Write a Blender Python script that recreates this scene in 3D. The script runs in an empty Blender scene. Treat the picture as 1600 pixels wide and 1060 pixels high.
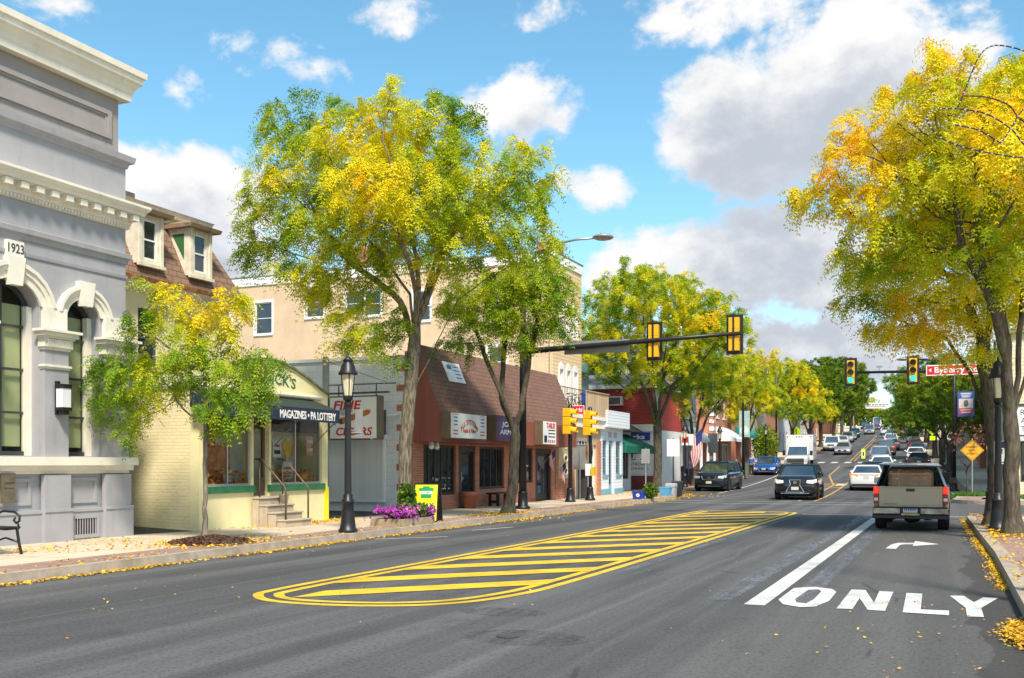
import bpy, bmesh, math, random
import numpy as np
from mathutils import Vector, Matrix
from mathutils.geometry import tessellate_polygon

R = math.radians
random.seed(7)
scene = bpy.context.scene
COL = scene.collection

# ------------------------------------------------------------------ camera
F_PX, EYE, PX_V, PY_H = 1600.0, 1.63, 1488.0, 725.0
PSI = math.atan((PX_V - 800) / F_PX)
SN, CS = math.sin(PSI), math.cos(PSI)
cam_data = bpy.data.cameras.new('camera')
cam = bpy.data.objects.new('camera', cam_data)
COL.objects.link(cam)
cam.location = (0, 0, EYE)
cam.rotation_euler = (R(90), 0, PSI)
cam_data.sensor_width = 36
cam_data.lens = 36
cam_data.shift_y = (PY_H - 530) / 1600
cam_data.clip_start = .1
cam_data.clip_end = 4000
scene.camera = cam

# ------------------------------------------------------------------ sun, exposure
SUN_EL, SUN_AZ = R(50), R(36)       # azimuth measured from straight behind the camera towards +X
sun_vec = Vector((math.sin(SUN_AZ) * math.cos(SUN_EL), -math.cos(SUN_AZ) * math.cos(SUN_EL), math.sin(SUN_EL)))
sl = bpy.data.lights.new('sun', 'SUN')
sl.energy = 3.6
sl.angle = R(9)
sl.color = (1, .91, .77)
so = bpy.data.objects.new('sun', sl)
so.rotation_euler = (-sun_vec).to_track_quat('-Z', 'Y').to_euler()
so.location = (20, -30, 60)
COL.objects.link(so)
scene.view_settings.view_transform = 'Standard'
scene.view_settings.look = 'None'
scene.view_settings.exposure = 0.78
scene.view_settings.gamma = 1
scene.render.engine = 'CYCLES'
scene.cycles.max_bounces = 6
scene.cycles.diffuse_bounces = 3
scene.cycles.glossy_bounces = 3
scene.cycles.transmission_bounces = 4
scene.cycles.transparent_max_bounces = 6
scene.cycles.use_denoising = True
scene.cycles.sample_clamp_indirect = 6

# ------------------------------------------------------------------ node helpers
def N(nt, typ, **kw):
    n = nt.nodes.new(typ)
    for k, v in kw.items():
        if k in ('op', 'operation'):
            n.operation = v
        else:
            setattr(n, k, v)
    return n

def math_n(nt, op, a, b=None, c=None, clamp=False):
    n = nt.nodes.new('ShaderNodeMath'); n.operation = op; n.use_clamp = clamp
    for i, v in enumerate((a, b, c)):
        if v is None: continue
        if isinstance(v, (int, float)): n.inputs[i].default_value = v
        else: nt.links.new(v, n.inputs[i])
    return n.outputs[0]

def vmath(nt, op, a, b=None):
    n = nt.nodes.new('ShaderNodeVectorMath'); n.operation = op
    for i, v in enumerate((a, b)):
        if v is None: continue
        if isinstance(v, (tuple, list)): n.inputs[i].default_value = v
        else: nt.links.new(v, n.inputs[i])
    return n

def smooth(nt, v, a, b, lo=0.0, hi=1.0):
    n = nt.nodes.new('ShaderNodeMapRange'); n.interpolation_type = 'SMOOTHSTEP'
    nt.links.new(v, n.inputs[0])
    n.inputs[1].default_value = a; n.inputs[2].default_value = b
    n.inputs[3].default_value = lo; n.inputs[4].default_value = hi
    return n.outputs[0]

def mixc(nt, fac, a, b, blend='MIX'):
    n = nt.nodes.new('ShaderNodeMix'); n.data_type = 'RGBA'; n.blend_type = blend
    for i, v in ((0, fac), (6, a), (7, b)):
        if isinstance(v, (int, float)): n.inputs[i].default_value = v
        elif isinstance(v, (tuple, list)): n.inputs[i].default_value = (*v[:3], 1)
        else: nt.links.new(v, n.inputs[i])
    return n.outputs[2]

def noise(nt, vec, scale, detail=4, rough=.55, dist=0.0):
    n = nt.nodes.new('ShaderNodeTexNoise')
    n.inputs['Scale'].default_value = scale; n.inputs['Detail'].default_value = detail
    n.inputs['Roughness'].default_value = rough; n.inputs['Distortion'].default_value = dist
    if vec is not None: nt.links.new(vec, n.inputs['Vector'])
    return n.outputs['Fac']

# ------------------------------------------------------------------ world: sky with cumulus clouds
world = bpy.data.worlds.new('World')
scene.world = world
world.use_nodes = True
wt = world.node_tree
wt.nodes.clear()
SKY_STRENGTH = 0.12
sky = N(wt, 'ShaderNodeTexSky')
sky.sky_type = 'NISHITA'
sky.sun_disc = False
sky.sun_elevation = SUN_EL
sky.sun_rotation = math.pi - SUN_AZ
sky.altitude = 50
sky.air_density = 1.0
sky.dust_density = 0.4
sky.ozone_density = 2.5
wtc = N(wt, 'ShaderNodeTexCoord')

def sky_dir(px, py):
    a = PSI * -1 + math.atan((px - 800) / F_PX)          # azimuth from +Y towards +X
    e = math.atan((PY_H - py) / math.hypot(F_PX, px - 800))
    return a, e

# (px, py, half width px, half height px, weight) of the banks of cloud
CLOUDS = [(1160, 10, 210, 66, 1.0), (1330, 20, 190, 60, 1.0), (1200, 190, 190, 110, 1.3), (1300, 130, 210, 130, 1.3), (1420, 130, 200, 170, 1.0),
          (1130, 250, 100, 70, 1.0), (1080, 405, 140, 70, 1.3), (1190, 410, 160, 85, 1.35), (1290, 430, 170, 90, 1.35), (1240, 530, 200, 60, 1.25), (1000, 430, 100, 55, 1.15),
          (1580, 300, 170, 250, .7),
          (815, 170, 105, 66, 1.25), (770, 140, 50, 40, .7), (945, 293, 62, 46, 1.15), (880, 290, 40, 46, .6), (985, 410, 80, 45, .75),
          (300, 290, 150, 75, 1.3), (370, 370, 150, 90, 1.2), (230, 250, 60, 40, .6), (400, 420, 90, 40, .8),
          (630, 30, 90, 38, .85), (470, 95, 110, 46, .78), (300, 145, 66, 44, .72), (860, 25, 90, 45, .75), (60, 5, 70, 28, .7), (380, 80, 80, 44, .66),
          (1500, 500, 160, 80, .8), (700, 560, 260, 60, .6), (1380, 560, 160, 90, 1.0)]
grp = bpy.data.node_groups.new('cloud_density', 'ShaderNodeTree')
grp.interface.new_socket('AzEl', in_out='INPUT', socket_type='NodeSocketVector')
grp.interface.new_socket('Density', in_out='OUTPUT', socket_type='NodeSocketFloat')
gi = grp.nodes.new('NodeGroupInput'); go_ = grp.nodes.new('NodeGroupOutput')
v_in = gi.outputs[0]
acc = None
for (cx, cy, rx, ry, w) in CLOUDS:
    a, e = sky_dir(cx, cy)
    d = vmath(grp, 'SUBTRACT', v_in, (a, e, 0)).outputs[0]
    d = vmath(grp, 'MULTIPLY', d, (F_PX / rx * .92, F_PX / ry * .92, 0)).outputs[0]
    ln = vmath(grp, 'LENGTH', d).outputs['Value']
    b = smooth(grp, ln, 0.1, 1.55, w, 0.0)
    acc = b if acc is None else math_n(grp, 'MAXIMUM', acc, b)
# general broken cloud away from the view
far_n = noise(grp, v_in, 2.2, 2, .5)
sx = grp.nodes.new('ShaderNodeSeparateXYZ'); grp.links.new(v_in, sx.inputs[0])
away = smooth(grp, math_n(grp, 'ABSOLUTE', math_n(grp, 'ADD', sx.outputs[0], PSI)), .55, .8)
gen = math_n(grp, 'MULTIPLY', smooth(grp, far_n, .44, .62), away)
acc = math_n(grp, 'MAXIMUM', acc, gen)
st = vmath(grp, 'MULTIPLY', v_in, (1.0, 1.35, 1.0)).outputs[0]
n1 = noise(grp, st, 8.0, 8, .58, .35)
n2 = noise(grp, st, 30.0, 5, .6, .1)
nn = math_n(grp, 'ADD', math_n(grp, 'MULTIPLY', math_n(grp, 'SUBTRACT', n1, .5), 2.6), math_n(grp, 'MULTIPLY', math_n(grp, 'SUBTRACT', n2, .5), .9))
dens = math_n(grp, 'ADD', acc, nn)
grp.links.new(dens, go_.inputs[0])

sep = N(wt, 'ShaderNodeSeparateXYZ'); wt.links.new(wtc.outputs['Generated'], sep.inputs[0])
az = math_n(wt, 'ARCTAN2', sep.outputs[0], sep.outputs[1])
el = math_n(wt, 'ARCSINE', math_n(wt, 'MINIMUM', math_n(wt, 'MAXIMUM', sep.outputs[2], -1.0), 1.0))
cmb = N(wt, 'ShaderNodeCombineXYZ'); wt.links.new(az, cmb.inputs[0]); wt.links.new(el, cmb.inputs[1])
def dens_at(off):
    g = wt.nodes.new('ShaderNodeGroup'); g.node_tree = grp
    wt.links.new(vmath(wt, 'ADD', cmb.outputs[0], off).outputs[0], g.inputs[0])
    return g.outputs[0]
D0 = dens_at((0, 0, 0)); D1 = dens_at((-.012, .034, 0)); D2 = dens_at((.0, .085, 0))
cover = smooth(wt, D0, .50, .92)
thick = math_n(wt, 'ADD', math_n(wt, 'MULTIPLY', D1, .55), math_n(wt, 'MULTIPLY', D2, .45))
shade = smooth(wt, thick, .42, 1.2)
edge = smooth(wt, D0, .5, 1.2)
K = .60 / SKY_STRENGTH
lit = mixc(wt, shade, (1.0 * K, .99 * K, .98 * K), (.55 * K, .60 * K, .68 * K))
lit = mixc(wt, math_n(wt, 'MULTIPLY', math_n(wt, 'SUBTRACT', 1.0, edge), .5), lit, (.80 * K, .84 * K, .90 * K))
hs = N(wt, 'ShaderNodeHueSaturation')
hs.inputs['Hue'].default_value = .478
hs.inputs['Saturation'].default_value = 1.13
hs.inputs['Value'].default_value = 1.05
wt.links.new(sky.outputs[0], hs.inputs['Color'])
above = smooth(wt, sep.outputs[2], -.02, .03)
fin = mixc(wt, math_n(wt, 'MULTIPLY', cover, above), hs.outputs[0], lit)
bg = N(wt, 'ShaderNodeBackground'); bg.inputs[1].default_value = SKY_STRENGTH
wt.links.new(fin, bg.inputs[0])
wo = N(wt, 'ShaderNodeOutputWorld'); wt.links.new(bg.outputs[0], wo.inputs[0])
world.cycles.sampling_method = 'MANUAL'
world.cycles.sample_map_resolution = 256

# ------------------------------------------------------------------ materials
MATS = {}
def base_mat(name):
    m = bpy.data.materials.new(name); m.use_nodes = True
    nt = m.node_tree
    b = nt.nodes['Principled BSDF']
    tc = nt.nodes.new('ShaderNodeTexCoord')
    MATS[name] = m
    return m, nt, b, tc.outputs['Object']

def bump(nt, b, h, strength=.3, dist=.02, prev=None):
    n = nt.nodes.new('ShaderNodeBump'); n.inputs['Strength'].default_value = strength; n.inputs['Distance'].default_value = dist
    nt.links.new(h, n.inputs['Height'])
    if prev is not None: nt.links.new(prev, n.inputs['Normal'])
    nt.links.new(n.outputs[0], b.inputs['Normal'])
    return n.outputs[0]

def M(name, col, rough=.6, metal=0., var=.12, scale=2.5, bmp=0., bscale=60., spec=.5, coat=0., emit=0., grime=0.):
    if name in MATS: return MATS[name]
    m, nt, b, co = base_mat(name)
    c0 = tuple(max(0, c * (1 - var)) for c in col); c1 = tuple(min(1, c * (1 + var)) for c in col)
    f = noise(nt, co, scale, 5, .6)
    f = smooth(nt, f, .3, .7)
    out = mixc(nt, f, c0, c1)
    if grime:
        mp = vmath(nt, 'MULTIPLY', co, (2.2, 2.2, .35)).outputs[0]
        g = smooth(nt, noise(nt, mp, 2.2, 6, .65), .5, .78)
        out = mixc(nt, math_n(nt, 'MULTIPLY', g, grime), out, tuple(c * .55 for c in col))
    nt.links.new(out, b.inputs['Base Color'])
    b.inputs['Roughness'].default_value = rough
    b.inputs['Metallic'].default_value = metal
    b.inputs['Specular IOR Level'].default_value = spec
    b.inputs['Coat Weight'].default_value = coat
    b.inputs['Coat Roughness'].default_value = .04
    if bmp:
        bump(nt, b, noise(nt, co, bscale, 4, .6), bmp, .01)
    if emit:
        nt.links.new(out, b.inputs['Emission Color']); b.inputs['Emission Strength'].default_value = emit
    return m

def wall_uv(nt, co):
    s = nt.nodes.new('ShaderNodeSeparateXYZ'); nt.links.new(co, s.inputs[0])
    c = nt.nodes.new('ShaderNodeCombineXYZ')
    nt.links.new(math_n(nt, 'ADD', s.outputs[0], s.outputs[1]), c.inputs[0]); nt.links.new(s.outputs[2], c.inputs[1])
    return c.outputs[0], s

def M_brick(name, c1, c2, mortar, bw=.21, bh=.072, ms=.012, rough=.85, bstr=.5, off=.5, grime=.25):
    m, nt, b, co = base_mat(name)
    uv, s = wall_uv(nt, co)
    t = nt.nodes.new('ShaderNodeTexBrick'); nt.links.new(uv, t.inputs['Vector'])
    t.inputs['Scale'].default_value = 1; t.inputs['Brick Width'].default_value = bw; t.inputs['Row Height'].default_value = bh
    t.inputs['Mortar Size'].default_value = ms; t.inputs['Mortar Smooth'].default_value = .2; t.offset = off
    t.inputs['Color1'].default_value = (*c1, 1); t.inputs['Color2'].default_value = (*c2, 1); t.inputs['Mortar'].default_value = (*mortar, 1)
    big = smooth(nt, noise(nt, co, 1.4, 5, .65), .4, .75)
    out = mixc(nt, math_n(nt, 'MULTIPLY', big, grime), t.outputs['Color'], tuple(c * .5 for c in c1))
    fine = noise(nt, co, 30, 3)
    out = mixc(nt, math_n(nt, 'MULTIPLY', smooth(nt, fine, .3, .7), .25), out, tuple(min(1, c * 1.4) for c in c2))
    nt.links.new(out, b.inputs['Base Color'])
    b.inputs['Roughness'].default_value = rough
    h = math_n(nt, 'SUBTRACT', math_n(nt, 'MULTIPLY', fine, .3), t.outputs['Fac'])
    bump(nt, b, h, bstr, .012)
    return m

def M_siding(name, col, pitch=.11, rough=.55, var=.06, strength=.8, grime=.15, vertical=False):
    m, nt, b, co = base_mat(name)
    uv, s = wall_uv(nt, co)
    sv = nt.nodes.new('ShaderNodeSeparateXYZ'); nt.links.new(uv, sv.inputs[0])
    z = math_n(nt, 'DIVIDE', sv.outputs[0] if vertical else s.outputs[2], pitch)
    fr = math_n(nt, 'FRACT', z)
    idx = math_n(nt, 'FLOOR', z)
    w = nt.nodes.new('ShaderNodeTexWhiteNoise'); w.noise_dimensions = '1D'; nt.links.new(idx, w.inputs['W'])
    lip = smooth(nt, fr, .0, .1)                                  # grooved joint under each board
    out = mixc(nt, w.outputs[0], tuple(c * (1 - var) for c in col), tuple(min(1, c * (1 + var)) for c in col))
    mp = vmath(nt, 'MULTIPLY', co, (2.0, 2.0, .4)).outputs[0]
    g = smooth(nt, noise(nt, mp, 1.6, 6, .65), .5, .8)
    out = mixc(nt, math_n(nt, 'MULTIPLY', g, grime), out, tuple(c * .6 for c in col))
    nt.links.new(out, b.inputs['Base Color'])
    b.inputs['Roughness'].default_value = rough
    h = lip if vertical else math_n(nt, 'MULTIPLY', math_n(nt, 'SUBTRACT', 1.0, fr), lip)
    bump(nt, b, h, strength, .018)
    return m

def M_glass(name, tint=(.02, .024, .026), rough=.03, trans=0.0, spec=.9):
    m, nt, b, co = base_mat(name)
    nt.links.new(mixc(nt, smooth(nt, noise(nt, co, .9, 3), .35, .65), tint, tuple(min(1, c * 1.7) for c in tint)), b.inputs['Base Color'])
    b.inputs['Roughness'].default_value = rough
    b.inputs['Specular IOR Level'].default_value = spec
    bump(nt, b, noise(nt, co, 1.3, 2), .03, .05)
    if trans:
        tr = nt.nodes.new('ShaderNodeBsdfTransparent')
        tr.inputs[0].default_value = (.92, .95, .93, 1)
        mx = nt.nodes.new('ShaderNodeMixShader'); mx.inputs[0].default_value = trans
        nt.links.new(b.outputs[0], mx.inputs[1]); nt.links.new(tr.outputs[0], mx.inputs[2])
        nt.links.new(mx.outputs[0], nt.nodes['Material Output'].inputs[0])
    return m

def M_paint(name, col, metal=.3, rough=.28):
    return M(name, col, rough, metal, .05, 1.2, coat=.8, spec=.5)

# ------------------------------------------------------------------ mesh building
ORG = {}
class MB:
    def __init__(s): s.v, s.f, s.mi, s.cur = [], [], [], 0
    def add(s, vs, fs):
        o = len(s.v); s.v += [tuple(p) for p in vs]
        for f in fs: s.f.append(tuple(i + o for i in f)); s.mi.append(s.cur)
        return s
    def box(s, a, b):
        (x0, y0, z0), (x1, y1, z1) = a, b
        x0, x1 = min(x0, x1), max(x0, x1); y0, y1 = min(y0, y1), max(y0, y1); z0, z1 = min(z0, z1), max(z0, z1)
        return s.add([(x0, y0, z0), (x1, y0, z0), (x1, y1, z0), (x0, y1, z0), (x0, y0, z1), (x1, y0, z1), (x1, y1, z1), (x0, y1, z1)],
                     [(0, 3, 2, 1), (4, 5, 6, 7), (0, 1, 5, 4), (1, 2, 6, 5), (2, 3, 7, 6), (3, 0, 4, 7)])
    def obox(s, c, size, rz=0., rx=0., ry=0.):
        m = Matrix.Translation(c) @ Matrix.Rotation(rz, 4, 'Z') @ Matrix.Rotation(ry, 4, 'Y') @ Matrix.Rotation(rx, 4, 'X')
        hx, hy, hz = (q / 2 for q in size)
        vs = [m @ Vector(p) for p in ((-hx, -hy, -hz), (hx, -hy, -hz), (hx, hy, -hz), (-hx, hy, -hz), (-hx, -hy, hz), (hx, -hy, hz), (hx, hy, hz), (-hx, hy, hz))]
        return s.add(vs, [(0, 3, 2, 1), (4, 5, 6, 7), (0, 1, 5, 4), (1, 2, 6, 5), (2, 3, 7, 6), (3, 0, 4, 7)])
    def hexa(s, lo, hi):      # two quads (4 pts each), lo and hi, same winding
        return s.add(list(lo) + list(hi), [(0, 3, 2, 1), (4, 5, 6, 7), (0, 1, 5, 4), (1, 2, 6, 5), (2, 3, 7, 6), (3, 0, 4, 7)])
    def tube(s, p0, p1, r0, r1=None, n=8, cap=True):
        r1 = r0 if r1 is None else r1
        p0, p1 = Vector(p0), Vector(p1); d = p1 - p0
        if d.length < 1e-6: return s
        q = d.normalized(); a = Vector((0, 0, 1)) if abs(q.z) < .9 else Vector((1, 0, 0))
        u = q.cross(a).normalized(); w = q.cross(u)
        vs = []
        for p, r in ((p0, r0), (p1, r1)):
            for i in range(n):
                t = 2 * math.pi * i / n; vs.append(p + (u * math.cos(t) + w * math.sin(t)) * r)
        fs = [(i, (i + 1) % n, n + (i + 1) % n, n + i) for i in range(n)]
        if cap: fs += [tuple(range(n))[::-1], tuple(range(n, 2 * n))]
        return s.add(vs, fs)
    def path(s, pts, r, n=6, r1=None):
        pts = [Vector(p) for p in pts]; k = len(pts)
        vs, fs = [], []
        ref = None
        for i, p in enumerate(pts):
            d = (pts[min(i + 1, k - 1)] - pts[max(i - 1, 0)]).normalized()
            if ref is None:
                a = Vector((0, 0, 1)) if abs(d.z) < .9 else Vector((1, 0, 0)); ref = d.cross(a).normalized()
            u = (ref - d * ref.dot(d)).normalized(); ref = u; w = d.cross(u)
            rr = r if r1 is None else r + (r1 - r) * i / (k - 1)
            for j in range(n):
                t = 2 * math.pi * j / n; vs.append(p + (u * math.cos(t) + w * math.sin(t)) * rr)
        for i in range(k - 1):
            for j in range(n):
                fs.append((i * n + j, i * n + (j + 1) % n, (i + 1) * n + (j + 1) % n, (i + 1) * n + j))
        fs += [tuple(range(n))[::-1], tuple(range((k - 1) * n, k * n))]
        return s.add(vs, fs)
    def lathe(s, cx, cy, prof, n=16):
        vs, fs = [], []
        for (r, z) in prof:
            for j in range(n):
                t = 2 * math.pi * (j + .5) / n; vs.append((cx + math.cos(t) * r, cy + math.sin(t) * r, z))
        for i in range(len(prof) - 1):
            for j in range(n):
                fs.append((i * n + j, i * n + (j + 1) % n, (i + 1) * n + (j + 1) % n, (i + 1) * n + j))
        fs += [tuple(range(n))[::-1], tuple(range((len(prof) - 1) * n, len(prof) * n))]
        return s.add(vs, fs)
    def prism(s, pts, fn, w0, w1, holes=()):      # 2-D outline extruded; fn(u, v, w) -> xyz
        loops = [list(pts)] + [list(h) for h in holes]
        flat = [p for l in loops for p in l]; n = len(flat)
        tris = tessellate_polygon([[Vector((p[0], p[1], 0)) for p in l] for l in loops])
        vs = [fn(u, v, w0) for u, v in flat] + [fn(u, v, w1) for u, v in flat]
        fs = [t for t in tris] + [tuple(i + n for i in t[::-1]) for t in tris]
        o = 0
        for l in loops:
            k = len(l)
            for i in range(k):
                a, b = o + i, o + (i + 1) % k
                fs.append((a, b, b + n, a + n))
            o += k
        return s.add(vs, fs)
    def build(s, name, mat, parent=None, smooth_=False, label=None, bevel=0., recalc=True, seg=1):
        me = bpy.data.meshes.new(name)
        org = ORG.get(parent.name, (0, 0, 0)) if parent is not None else (0, 0, 0)
        me.from_pydata([(x - org[0], y - org[1], z - org[2]) for x, y, z in s.v], [], s.f)
        mats = mat if isinstance(mat, (list, tuple)) else [mat]
        for q in mats: me.materials.append(q)
        if len(mats) > 1: me.polygons.foreach_set('material_index', s.mi)
        if recalc:
            bm = bmesh.new(); bm.from_mesh(me); bmesh.ops.recalc_face_normals(bm, faces=bm.faces); bm.to_mesh(me); bm.free()
        if smooth_: me.polygons.foreach_set('use_smooth', [True] * len(me.polygons))
        me.update()
        o = bpy.data.objects.new(name, me); COL.objects.link(o)
        if parent is not None:
            o.parent = parent; ORG[o.name] = org
        if bevel:
            bv = o.modifiers.new('bevel', 'BEVEL'); bv.width = bevel; bv.segments = seg; bv.limit_method = 'ANGLE'; bv.angle_limit = R(40)
        if label: o['label'] = label
        return o

def thing(name, label, cat, loc=(0, 0, 0), rz=0., group=None):
    o = bpy.data.objects.new(name, None); COL.objects.link(o)
    o.empty_display_size = .3
    o.location = loc; o.rotation_euler = (0, 0, rz); o['label'] = label; o['category'] = cat
    if group: o['group'] = group
    ORG[o.name] = tuple(loc)
    return o

def tag(o, label, cat, group=None):
    o['label'] = label; o['category'] = cat
    if group: o['group'] = group
    return o

def struct(o, kind='structure'):
    o['kind'] = kind
    return o

KIDS = {}
def kids(o): return [c for c in bpy.data.objects if c.parent == o]
def dup(root, loc, rz=0., label=None, group=None, scale=None, children=None):
    r = root.copy(); COL.objects.link(r); r.location = loc; r.rotation_euler = (0, 0, rz)
    if label: r['label'] = label
    if group: r['group'] = group
    if scale: r.scale = (scale,) * 3 if isinstance(scale, (int, float)) else scale
    for ch in (children or list(root.children)):
        c = ch.copy(); COL.objects.link(c); c.parent = r
        for g in list(ch.children):
            d = g.copy(); COL.objects.link(d); d.parent = c
    return r

def text(name, body, origin, right, up, height, mat, parent=None, width=None, depth=.006, align='CENTER', shear=0., bold=0., arc=None):
    cu = bpy.data.curves.new('lettering_curve', 'FONT'); cu.body = body; cu.size = 1; cu.extrude = .5; cu.offset = bold; cu.shear = shear
    cu.resolution_u = 3
    ob = bpy.data.objects.new('lettering_curve', cu); COL.objects.link(ob)
    dg = bpy.context.evaluated_depsgraph_get(); dg.update()
    me = bpy.data.meshes.new_from_object(ob.evaluated_get(dg))
    bpy.data.objects.remove(ob)
    n = len(me.vertices); co = np.empty(n * 3, np.float32); me.vertices.foreach_get('co', co); co = co.reshape(-1, 3)
    x0, x1 = co[:, 0].min(), co[:, 0].max(); y0, y1 = co[:, 1].min(), co[:, 1].max()
    sy = height / .72; sx = sy if width is None else width / (x1 - x0)
    co[:, 0] = (co[:, 0] - (x0 + x1) / 2) * sx if align == 'CENTER' else (co[:, 0] - (x1 if align == 'RIGHT' else x0)) * sx
    co[:, 1] = (co[:, 1] - .36) * sy
    co[:, 2] = (co[:, 2] + .5) * depth
    if arc:                                        # bend the line over a circle of radius arc
        t = co[:, 0] / arc; rr = arc + co[:, 1]
        co[:, 0] = np.sin(t) * rr; co[:, 1] = np.cos(t) * rr - arc
    r_, u_ = np.array(Vector(right).normalized()), np.array(Vector(up).normalized()); o_ = np.cross(r_, u_)
    w = np.array(origin) + co[:, 0:1] * r_ + co[:, 1:2] * u_ + co[:, 2:3] * o_
    org = ORG.get(parent.name, (0, 0, 0)) if parent is not None else (0, 0, 0)
    me.vertices.foreach_set('co', (w - np.array(org)).astype(np.float32).ravel())
    me.materials.clear(); me.materials.append(mat); me.update(); me.name = name
    o = bpy.data.objects.new(name, me); COL.objects.link(o)
    if parent is not None:
        o.parent = parent; ORG[o.name] = org
    return o

# ------------------------------------------------------------------ the lie of the street
def rise(y):                    # the road climbs beyond the junction
    t = min(max(y - 50, 0), 40)
    z = .05 / 80 * t * t
    if y > 90: z += .05 * (min(y, 330) - 90)
    if y > 330: z += .05 * 30 * (1 - math.exp(-(y - 330) / 30.))
    return z
def bend(y): return -.04 * max(0, y - 45)
def kerb_l(y):
    k = -11.7
    if y > 46: k -= 1.9 * min(1, (y - 46) / 7)
    if y > 92: k += 1.9 * min(1, (y - 92) / 8)
    return k + bend(y)
def kerb_r(y): return (.70 if y < 11 else .70 - .04 * (y - 11) / 8 if y < 19 else .66 - .28 * min(1, (y - 19) / 12.6)) + bend(y)
SW = .15
def G(px, py, z=0.):            # where a sight line meets level ground of height z
    d = (EYE - z) * F_PX / (py - PY_H); r = (px - 800) / F_PX
    return Vector((d * (r * CS - SN), d * (r * SN + CS), z))
def AT(px, d):                  # plan position at depth d along a sight line
    r = (px - 800) / F_PX
    return d * (r * CS - SN), d * (r * SN + CS)
def FX(px, py, X):              # on a street front X = const -> (Y, Z)
    r = (px - 800) / F_PX; Y = X * (r * SN + CS) / (r * CS - SN); d = Y * CS - X * SN
    return Y, EYE + (PY_H - py) / F_PX * d
def FY(px, py, Y):              # on a cross wall Y = const -> (X, Z)
    r = (px - 800) / F_PX; X = Y * (r * CS - SN) / (r * SN + CS); d = Y * CS - X * SN
    return X, EYE + (PY_H - py) / F_PX * d
def ground(x, y):
    return rise(y) + (SW if (x < kerb_l(y) or x > kerb_r(y)) else 0)

class Pl:                       # a wall plane: P(u, v, o) with o measured outwards
    def __init__(s, axis, c, sign): s.a, s.c, s.s = axis, c, sign
    def __call__(s, u, v, o=0.):
        return (s.c + s.s * o, u, v) if s.a == 'X' else (u, s.c + s.s * o, v)
    @property
    def right(s): return (0, s.s, 0) if s.a == 'X' else (-s.s, 0, 0)
def rect(u0, u1, v0, v1): return [(u0, v0), (u1, v0), (u1, v1), (u0, v1)]
def arch(u0, u1, v0, vs, vc, n=10):   # opening with a segmental head
    c = (u0 + u1) / 2; h = (u1 - u0) / 2; s_ = vc - vs; r = (h * h + s_ * s_) / (2 * s_); a = math.asin(min(1, h / r))
    return [(u0, v0), (u1, v0)] + [(c + r * math.sin(a - 2 * a * i / n), vc - r + r * math.cos(a - 2 * a * i / n)) for i in range(n + 1)]
def pbox(mb, P, u0, u1, v0, v1, o0, o1): return mb.box(P(u0, v0, o0), P(u1, v1, o1))
# ================================================================== GROUND, ROAD, PAVEMENTS
def floor_uv(nt, co, rot=0.):
    mp = nt.nodes.new('ShaderNodeMapping'); nt.links.new(co, mp.inputs[0]); mp.inputs['Rotation'].default_value = (0, 0, rot)
    return mp.outputs[0]

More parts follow.
